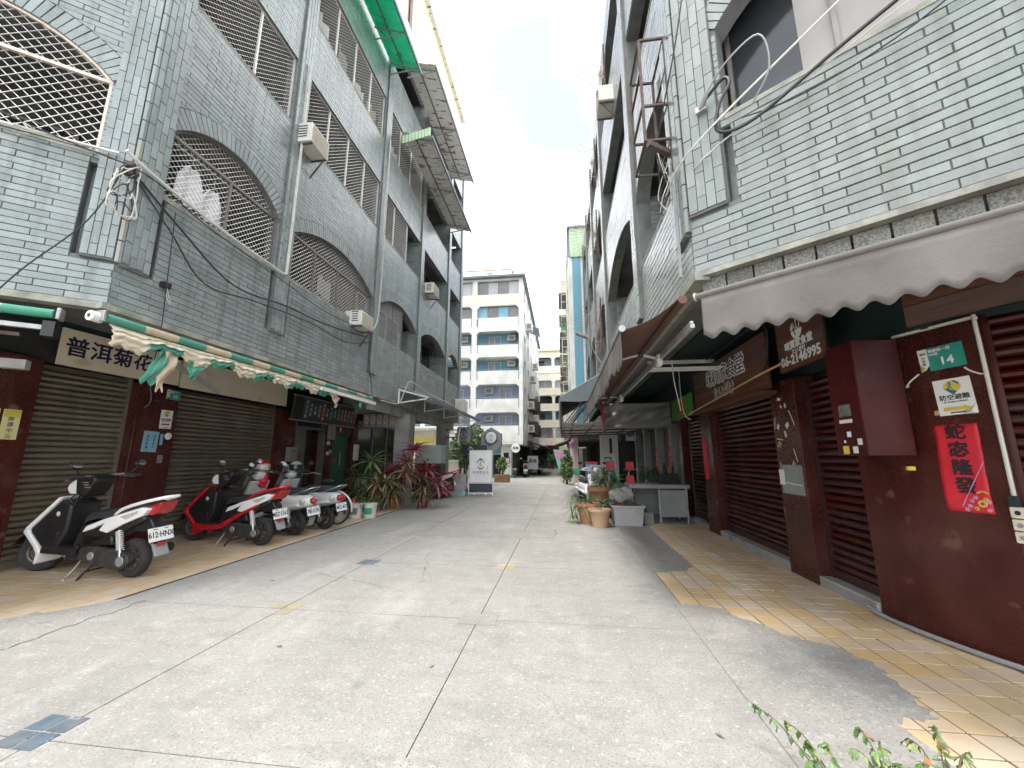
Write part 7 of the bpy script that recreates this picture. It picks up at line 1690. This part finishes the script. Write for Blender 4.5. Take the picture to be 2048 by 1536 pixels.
LV_tree = {'green': 'leaf_green', 'pale': 'leaf_pale', 'dark': 'leaf_dark'}
def tree(name, label, base, trunk_h, c, r_, n, kinds, seed, size):
    rd = random.Random(seed); t = thing(name, label, 'tree', base)
    b = Vector(base); c = Vector(c); tr = MB().tube([b, b.lerp(c, .5) + Vector((.05, .03, 0)), c], [.07, .05, .02], 7)
    for k in range(6): tr.tube([b.lerp(c, .4 + .08 * k), c + Vector((rd.uniform(-1, 1) * r_[0] * .7, rd.uniform(-1, 1) * r_[1] * .7, rd.uniform(-.4, .7) * r_[2]))], [.03, .01], 5)
    tr.build('trunk', 'stem', t, smooth=True)
    for q in kinds: crown(t, c, r_, n // len(kinds), q, rd, size)
    return t
tree('tree', 'leafy green tree rising behind the square grey sign', (-5.1, 19.9, 0), 1, (-4.6, 19.9, 2.2), (1.3, .9, .95), 2600, ('pale', 'green'), 41, .20)
tree('bush', 'bushy green shrub over the low wall behind the sign stand', (-5.4, 20.2, 0), 1, (-5.2, 20.0, 1.35), (1.5, .7, .7), 1800, ('green', 'pale'), 42, .18)
tree('bush', 'leafy green bush in front of the pink tiled column on the right', (.15, 20.6, 0), 1, (.18, 20.6, .85), (.42, .42, .95), 1500, ('pale', 'green'), 43, .17)
tree('bush', 'dark bush by the left shops near the alley end', (-2.3, 36, 0), 1, (-2.0, 36, 1.6), (1.0, .8, .9), 900, ('dark', 'green'), 44, .22)
tree('bush', 'dark green plants filling the far end of the alley', (-1.2, 45, 0), 1, (-1.0, 45, 1.0), (1.0, .8, 1.0), 900, ('dark', 'green'), 45, .22)
px_ = thing('planter_box', 'brown wooden planter box with a leafy plant beside the sign stand', 'planter', (-3.3, 22, 0))
MB().box((-3.75, 21.6, 0), (-2.95, 22.2, .42)).build('box', 'clay_brown', px_, bevel=.02); MB().box((-3.7, 21.65, .42), (-3.0, 22.15, .425)).build('soil', 'soil', px_)
tree('bush', 'pale leafy plant growing in the brown planter box', (-3.35, 21.9, .4), 1, (-3.35, 21.9, .95), (.4, .35, .5), 900, ('pale', 'green'), 46, .14)
# ------------------------------------------------------------------ right side: corrugated lean-to, tarpaulin, clutter
mr_ = thing('lean_to_roof', 'dark corrugated lean-to roof jutting over the alley on the right', 'roof', (.6, 14, 2.5))
n = 4 * 34
MB().grid(lambda a, b: (1.2 - 1.25 * b, 11.4 + 6.0 * a, 3.78 - .70 * b + (.02 if int(a * n + .5) % 4 in (1, 2) else 0)), n, 1).build('corrugated_sheet', 'corrugated', mr_, solid=.005)
MB(frame((0, 11.38, 0), (1, 0, 0))).prism([(-.05, 3.07), (-.05, 2.95), (.5, 2.93), (1.18, 3.0), (1.18, 3.76)], -.03, 0).build('gable_panel', 'roof_dark', mr_)
corrugated(MB(), (-.06, 11.4, 2.22), (-.06, 17.4, 2.22), (0, 0, .85), .16, .02).build('side_skirt', 'corrugated', mr_, solid=.005)
for k in range(12):
    MB().box((-.085, 11.4, 2.26 + k * .07), (-.07, 17.4, 2.275 + k * .07)).build('skirt_rib', 'corrugated_pale', mr_)
fr_ = MB()
for y in (11.5, 13.0, 14.5, 16.0, 17.3): fr_.bar((-.03, y, 2.2), (2.6, y, 2.25), .04).bar((-.03, y, 2.2), (-.03, y, 3.05), .04).bar((.02, y, 2.25), (1.1, y, 3.6), .035)
for x in (.3, .9, 1.5, 2.1): fr_.bar((x, 11.45, 2.27), (x, 17.4, 2.27), .03)
fr_.build('truss', 'rust', mr_)
corrugated(MB(), (-.02, 11.5, 2.31), (2.65, 11.5, 2.36), (0, 5.9, 0), .10, .02).build('ceiling_sheet', 'corrugated_pale', mr_, solid=.004)
tp_ = thing('covered_sign', 'hanging signboard wrapped in grey tarpaulin across the right arcade', 'tarpaulin', (1.75, 9.5, 2.05))
MB().grid(lambda a, b: (.98 + 1.53 * a, 9.5 - .03 * math.sin(a * 3.1) - .025 * math.sin(a * 21 + b * 9) * math.sin(b * 3) - .02 * math.sin(b * 13 + a * 4), 2.60 - .56 * b - .03 * math.sin(a * 3.1) * b), 50, 20).build('tarpaulin', 'tarp', tp_, smooth=True, solid=.004)
MB().box((.95, 9.54, 2.02), (2.52, 9.60, 2.62)).build('board', 'board_grey', tp_); MB().box((.93, 9.52, 1.98), (.97, 9.62, 2.64)).build('edge', 'sc_red', tp_)
o, f = flat_sign('green_banner', frame((2.62, 8.95, 2.42), (0, -1, 0)), 1.5, .46, 'leafy_green', 'bright green banner with red marks on the right lintel', 'banner', t=.02) if mat('leafy_green', (.10, .30, .05), (.08, .24, .04), scale=5, rough=.5) else None
for u in (-.2, .0, .12): MB(f).tube(spline([(u, .15, .002), (u + .04, .0, .002), (u - .03, -.12, .002)], 4), .02, 4).build('red_mark', 'ink_red', o)
# table, tub, pots
tb = thing('work_table', 'grey work table with dark underside in the right arcade', 'table', (1.95, 9.2, 0))
MB().box((1.38, 8.85, .70), (2.62, 9.6, .78)).build('table_top', 'board_grey', tb, bevel=.006)
for x, y in ((1.42, 8.9), (2.0, 8.9), (2.55, 8.9), (1.42, 9.55), (2.55, 9.55)): MB().bar((x, y, 0), (x, y, .70), .035).build('leg', 'steel_dull', tb)
MB().box((1.6, 9.5, .1), (2.6, 9.53, .7)).build('back_panel', 'board_grey', tb); MB().box((2.02, 8.93, .12), (2.56, 8.96, .66)).build('front_panel', 'board_grey', tb)
tu = thing('plastic_tub', 'large grey plastic tub with rim in front of the table', 'tub', (1.25, 8.55, 0))
vv = []
def rbox(mb, x0, y0, x1, y1, z0, z1, g0): mb.add([(x0 + g0, y0 + g0, z0), (x1 - g0, y0 + g0, z0), (x1 - g0, y1 - g0, z0), (x0 + g0, y1 - g0, z0), (x0, y0, z1), (x1, y0, z1), (x1, y1, z1), (x0, y1, z1)], [(3, 2, 1, 0), (0, 1, 5, 4), (1, 2, 6, 5), (2, 3, 7, 6), (3, 0, 4, 7)])
t_ = MB(); rbox(t_, .97, 8.35, 1.57, 8.85, 0, .38, .04); t_.build('tub_body', 'tub_grey', tu, bevel=.03, seg=3, solid=.008)
MB().box((.945, 8.325, .36), (1.595, 8.345, .40)).box((.945, 8.855, .36), (1.595, 8.875, .40)).box((.945, 8.346, .36), (.965, 8.854, .40)).box((1.575, 8.346, .36), (1.595, 8.854, .40)).build('rim', 'tub_grey', tu, bevel=.006)
MB().grid(lambda a, b: (.99 + .56 * a, 8.37 + .46 * b, .37 + .09 * math.sin(a * 3.1) * math.sin(b * 3.1) + .02 * math.sin(a * 17 + b * 11)), 16, 12).build('heap', 'soil', tu, smooth=True)
tag(MB().box((1.62, 8.7, 0), (1.82, 8.9, .22)).build('foam_box', 'board_grey', None, bevel=.01), 'small grey foam box right of the plastic tub', 'box')
sk = MB(); ellipsoid(sk, (1.20, 8.75, .56), (.25, .18, .16), 40, 30); lumpy(sk, .022, 15); tag(sk.build('plastic_sack', 'sack', None, smooth=True), 'crumpled grey sack lying on the plastic tub', 'sack')
sk = MB(); ellipsoid(sk, (1.2, 9.25, .40), (.22, .18, .38), 40, 34, .85); lumpy(sk, .03, 10); tag(sk.build('covered_bundle', 'bag_green', None, smooth=True) if mat('bag_green', (.10, .17, .14), (.07, .12, .10), scale=6, rough=.6, bump=.5, bscale=9) else None, 'dark green covered bundle behind the grey sack', 'bundle')
pot('flower_pot', 'terracotta pot with spiky leaves at the alley edge on the right', (.50, 8.72, 0), .17, .24, .40, 'terracotta')
pot('flower_pot', 'beige clay pot in front of the terracotta pot', (.70, 8.28, 0), .155, .205, .34, 'clay_beige')
pot('flower_pot', 'large brown glazed pot behind the terracotta pot', (.86, 9.6, .0), .22, .30, .68, 'clay_brown')
shrub('potted_plant', 'spiky thin leaved plant in the terracotta pot', (.50, 8.72, .36), [((.5, 8.72, .44), ['s1', 's2', 's2'], 24, .34), ((.35, 8.6, .40), ['s2', 's1'], 16, .3)], seed=51)
shrub('potted_plant', 'short green plant behind the beige clay pot', (.78, 8.6, .3), [((.78, 8.6, .42), ['s1', 'g2'], 20, .26)], seed=52)
shrub('potted_plant', 'trailing wispy weed left of the terracotta pot', (.24, 8.75, .02), [((.22, 8.7, .30), ['s2', 's1'], 18, .28), ((.2, 8.7, .12), ['s2'], 14, .22), ((.18, 8.68, .52), ['s1'], 10, .2)], seed=53)
shrub('potted_plant', 'dark shrub in the large brown pot with tools', (.86, 9.6, .6), [((.86, 9.6, .82), ['g2', 's1', 'o1'], 24, .3)], seed=54)
tag(MB().box((.62, 8.55, .30), (.86, 8.62, .40)).build('brick_block', 'concrete', None, bevel=.01), 'pale block between the beige pot and the grey tub', 'block')
def shovel(label, a, b, m_):
    s_ = thing('dustpan', label, 'dustpan', tuple(a)); a = Vector(a); b = Vector(b)
    MB().tube([a, b], .012, 6).build('handle', 'steel_dull', s_, smooth=True)
    F = Matrix.Translation(b); MB(F).prism([(-.12, .02), (.12, .02), (.10, .28), (-.10, .28)], -.02, .01) if False else None
    fm = frame(b, (1, 0, 0)); MB(fm).prism([(-.09, -.02), (.09, -.02), (.075, .17), (-.075, .17)], -.01, .005).box((-.09, -.02, .005), (-.08, .16, .05)).box((.08, -.02, .005), (.09, .16, .05)).box((-.08, -.02, .005), (.08, .0, .05)).build('pan', m_, s_)
    return s_
shovel('red dustpan on a long handle standing in the large pot', (.95, 9.4, .4), (1.06, 9.35, 1.10), 'shovel_red'); shovel('second red dustpan leaning beside the covered bundle', (1.34, 9.35, .4), (1.50, 9.4, 1.08), 'shovel_red')
shovel('green dustpan hung above the parked bicycle on the right', (.44, 12.8, .3), (.43, 12.8, .82), 'green_plastic')
tag(MB().prism([(1.38, 9.2), (1.55, 9.2), (1.52, 9.22)], .7, .95).build('red_cone', 'shovel_red', None), 'red plastic flap on the corner of the table', 'flap')
bx = thing('delivery_box', 'blue and violet delivery box with red lid on a parked bicycle', 'box', (.82, 11.9, .75))
MB().box((.66, 11.8, .74), (.99, 12.15, 1.16)).build('box_body', 'box_blue', bx, bevel=.015); MB().box((.65, 11.79, 1.16), (1.0, 12.16, 1.22)).build('lid', 'shovel_red', bx, bevel=.01); MB().box((.65, 11.79, .70), (1.0, 12.16, .74)).build('base', 'shovel_red', bx)
MB().box((.73, 11.792, .82), (.92, 11.799, 1.12)).build('panel', 'violet', bx); text('外送\n美食', .085, 'ink', frame((.825, 11.79, .97), (1, 0, 0)), parent=bx, bold=.02)
b2 = copy_tree(bc); b2.location = (.75, 11.75, 0); b2.rotation_euler = (0, 0, R(262)); b2['label'] = 'dark bicycle carrying the delivery box on the right side'
s5 = copy_tree(srcs[3]); s5.location = (.55, 11.2, 0); s5.rotation_euler = (0, 0, R(285)); s5['label'] = 'pale scooter facing the camera beside the large brown pot'; s5['group'] = 'scooters parked further up the alley'
gs = thing('leaning_sign', 'green and white lightbox sign leaning in the right arcade', 'sign', (1.75, 15, .6)); fG = frame((1.75, 15.0, .98), Vector((1, 0, .0)), Vector((-.22, 0, 1)).normalized())
MB(fG).box((-.2, -.42, -.08), (.2, .42, 0)).build('sign_box', 'white', gs); MB(fG).box((-.18, -.4, .001), (.1, .4, .005)).build('green_face', 'plate_green', gs); text('早安', .22, 'white', fG @ Matrix.Translation((-.06, .1, .007)), parent=gs, vertical=True, bold=.02)
MB().bar((1.6, 15.02, 0), (1.7, 15.02, .6), .04).bar((1.9, 15.02, 0), (1.88, 15.02, .6), .04).build('leg', 'steel_dull', gs)
a2 = thing('leaning_sign', 'small blue lightbox sign leaning against the bush on the right', 'sign', (.0, 23, .5)); fG = frame((-.12, 23.0, 1.2), (1, 0, 0), Vector((-.25, 0, 1)).normalized())
MB(fG).box((-.28, -.6, -.06), (.28, .6, 0)).build('sign_box', 'teal_pale', a2); MB(fG).box((-.22, .05, .001), (.22, .5, .006)).build('red_face', 'pink', a2); MB().bar((-.1, 23.03, 0), (-.1, 23.03, .7), .05).build('leg', 'steel_dull', a2)
wp = thing('white_partition', 'pale partition wall with a dark doorway in the right arcade', 'partition', (1.8, 16.2, 0))
MB().box((1.5, 16.3, 0), (1.62, 16.42, 2.3)).build('post', 'white_paint', wp); MB(frame((0, 16.3, 0), (1, 0, 0))).box((1.62, 0, -.1), (2.2, 2.3, 0)).build('panel', 'white_paint', wp); MB(frame((0, 16.3, 0), (1, 0, 0))).box((2.2, 0, -.1), (2.95, 2.0, -.05)).build('dark_door', 'black', wp)
MB(frame((0, 16.3, 0), (1, 0, 0))).box((1.86, 1.5, .001), (1.96, 2.1, .01)).build('vent', 'black', wp)
tag(pot('lantern', 'pair of faded red lanterns beside the pink tiled column', (.42, 18.9, 1.75), .06, .12, .3, 'pink', 'lantern', soil=False), None)
shrub('potted_plant', 'leafy green plant standing beside the delivery box', (1.05, 10.4, .0), [((1.0, 10.4, .95), ['g1', 'g2', 'p1'], 24, .30), ((1.25, 10.3, .75), ['g2', 'g1'], 22, .28)], seed=55)
shrub('potted_plant', 'dark leafy plant on the floor behind the work table', (2.2, 10.0, .0), [((2.1, 10.0, 1.0), ['g2', 'o1', 'g2'], 22, .30), ((2.4, 10.1, .9), ['g2', 'g1'], 20, .28)], seed=56)
cr_ = thing('crate', 'dark stacked crate with bottles on the work table', 'crate', (2.3, 9.35, .78)); MB().box((2.1, 9.2, .782), (2.5, 9.5, 1.0)).build('crate_body', 'black_matte', cr_, bevel=.01)
for k in range(4): MB().lathe([(0, 0), (.03, 0), (.03, .14), (.012, .19), (.012, .24), (0, .24)], 10, (2.16 + k * .09, 9.3 + .05 * (k % 2), 1.0)).build('bottle', 'dark_green' if k % 2 else 'clay_brown', cr_, smooth=True)
b3 = copy_tree(bc); b3.location = (1.75, 11.3, 0); b3.rotation_euler = (0, 0, R(70)); b3['label'] = 'second dark bicycle behind the work table in the right arcade'
# ------------------------------------------------------------------ weeds at the front edge
rdw = random.Random(77); WL = {}
def ovate(name, m_):
    vv = [(0, 0, 0)]; prof = [(.15, .16), (.35, .27), (.6, .22), (.85, .09)]; up_ = []; dn_ = []; md = [(0, 0, 0)]
    for x, y in prof: up_.append((x, y, .05 * math.sin(x * 9) + .10 * y)); dn_.append((x, -y, .05 * math.sin(x * 9 + 1) + .10 * y)); md.append((x, 0, -.12 * x * x))
    md.append((1.0, 0, -.16)); vv = md + up_ + dn_; U = len(md); D = U + 4
    ff = [(0, 1, U), (0, D, 1)] + [(i, i + 1, U + i, U + i - 1) for i in range(1, 4)] + [(i + 1, i, D + i - 1, D + i) for i in range(1, 4)] + [(4, 5, U + 3), (5, 4, D + 3)]
    me = MB().add(vv, ff).mesh(name, m_); me.polygons.foreach_set('use_smooth', [True] * len(me.polygons)); return me
for k_, m_ in (('a', 'leaf_green'), ('b', 'leaf_pale'), ('c', 'leaf_dry_red')):
    if m_ == 'leaf_dry_red': mat(m_, (.34, .13, .08), (.25, .16, .07), scale=5, rough=.6, rnd=.3)
    WL[k_] = ovate('leaf', m_)
def weed(label, base, tips, seed):
    rd = random.Random(seed); t = thing('weed', label, 'weed', base); sm = MB()
    for tip in tips:
        b = Vector(base) + Vector((rd.uniform(-.03, .03), rd.uniform(-.03, .03), 0)); tip = Vector(tip); mid = b.lerp(tip, .55) + Vector((0, 0, .05)); P = spline([b, mid, tip], 7); sm.tube(P, [.0035 * (1 - .6 * i / len(P)) for i in range(len(P))], 4)
        for i in range(3, len(P)):
            if rd.random() < .8:
                for s in ((1, -1) if rd.random() < .5 else (rd.choice((1, -1)),)):
                    leaf_obj(WL[rd.choices('abc', (7, 5, .5))[0]], P[i], rd.uniform(0, 6.28), rd.uniform(-1.3, -.3), rd.uniform(.028, .052), t, rd.uniform(-.5, .5))
    sm.build('stem', 'stem_green', t, smooth=True)
weed('drooping weed with reddish leaves at the bottom edge of the picture', (1.06, 1.98, 0), [(.86, 2.25, .20), (.98, 2.2, .16), (1.02, 2.12, .13), (1.10, 2.1, .14), (1.0, 2.05, .10)], 61)
weed('middle bushy weed at the bottom edge of the picture', (1.24, 2.0, 0), [(1.24, 2.12, .20), (1.18, 2.06, .15), (1.31, 2.1, .17), (1.34, 2.04, .12), (1.2, 1.98, .2)], 62)
weed('right weed with upright stems at the bottom edge', (1.50, 2.05, 0), [(1.46, 2.16, .15), (1.60, 2.2, .19), (1.55, 2.12, .22), (1.66, 2.12, .14), (1.42, 2.08, .1)], 63)
weed('single small weed at the bottom right corner', (1.93, 2.1, 0), [(1.95, 2.2, .16), (1.9, 2.12, .1)], 64)
# litter
for k, (x, y) in enumerate(((-2.1, 2.9), (-.9, 2.75), (.75, 2.3), (-3.2, 4.3), (1.9, 3.0))):
    tag(MB(Matrix.Translation((x, y, .004)) @ Matrix.Rotation(k * 1.1, 4, 'Z')).add([(0, 0, 0), (.03, .008, .006), (.055, 0, .002), (.03, -.01, .003)], [(0, 1, 2), (0, 2, 3)]).build('fallen_leaf', 'leaf_dry', None, solid=.001),
        ['fallen leaf on the left middle slab', 'fallen leaf near the central joint', 'fallen leaf near the right tiles', 'fallen leaf close to the nearest scooter', 'fallen leaf on the right yellow tiles'][k], 'leaf')
flush_text()
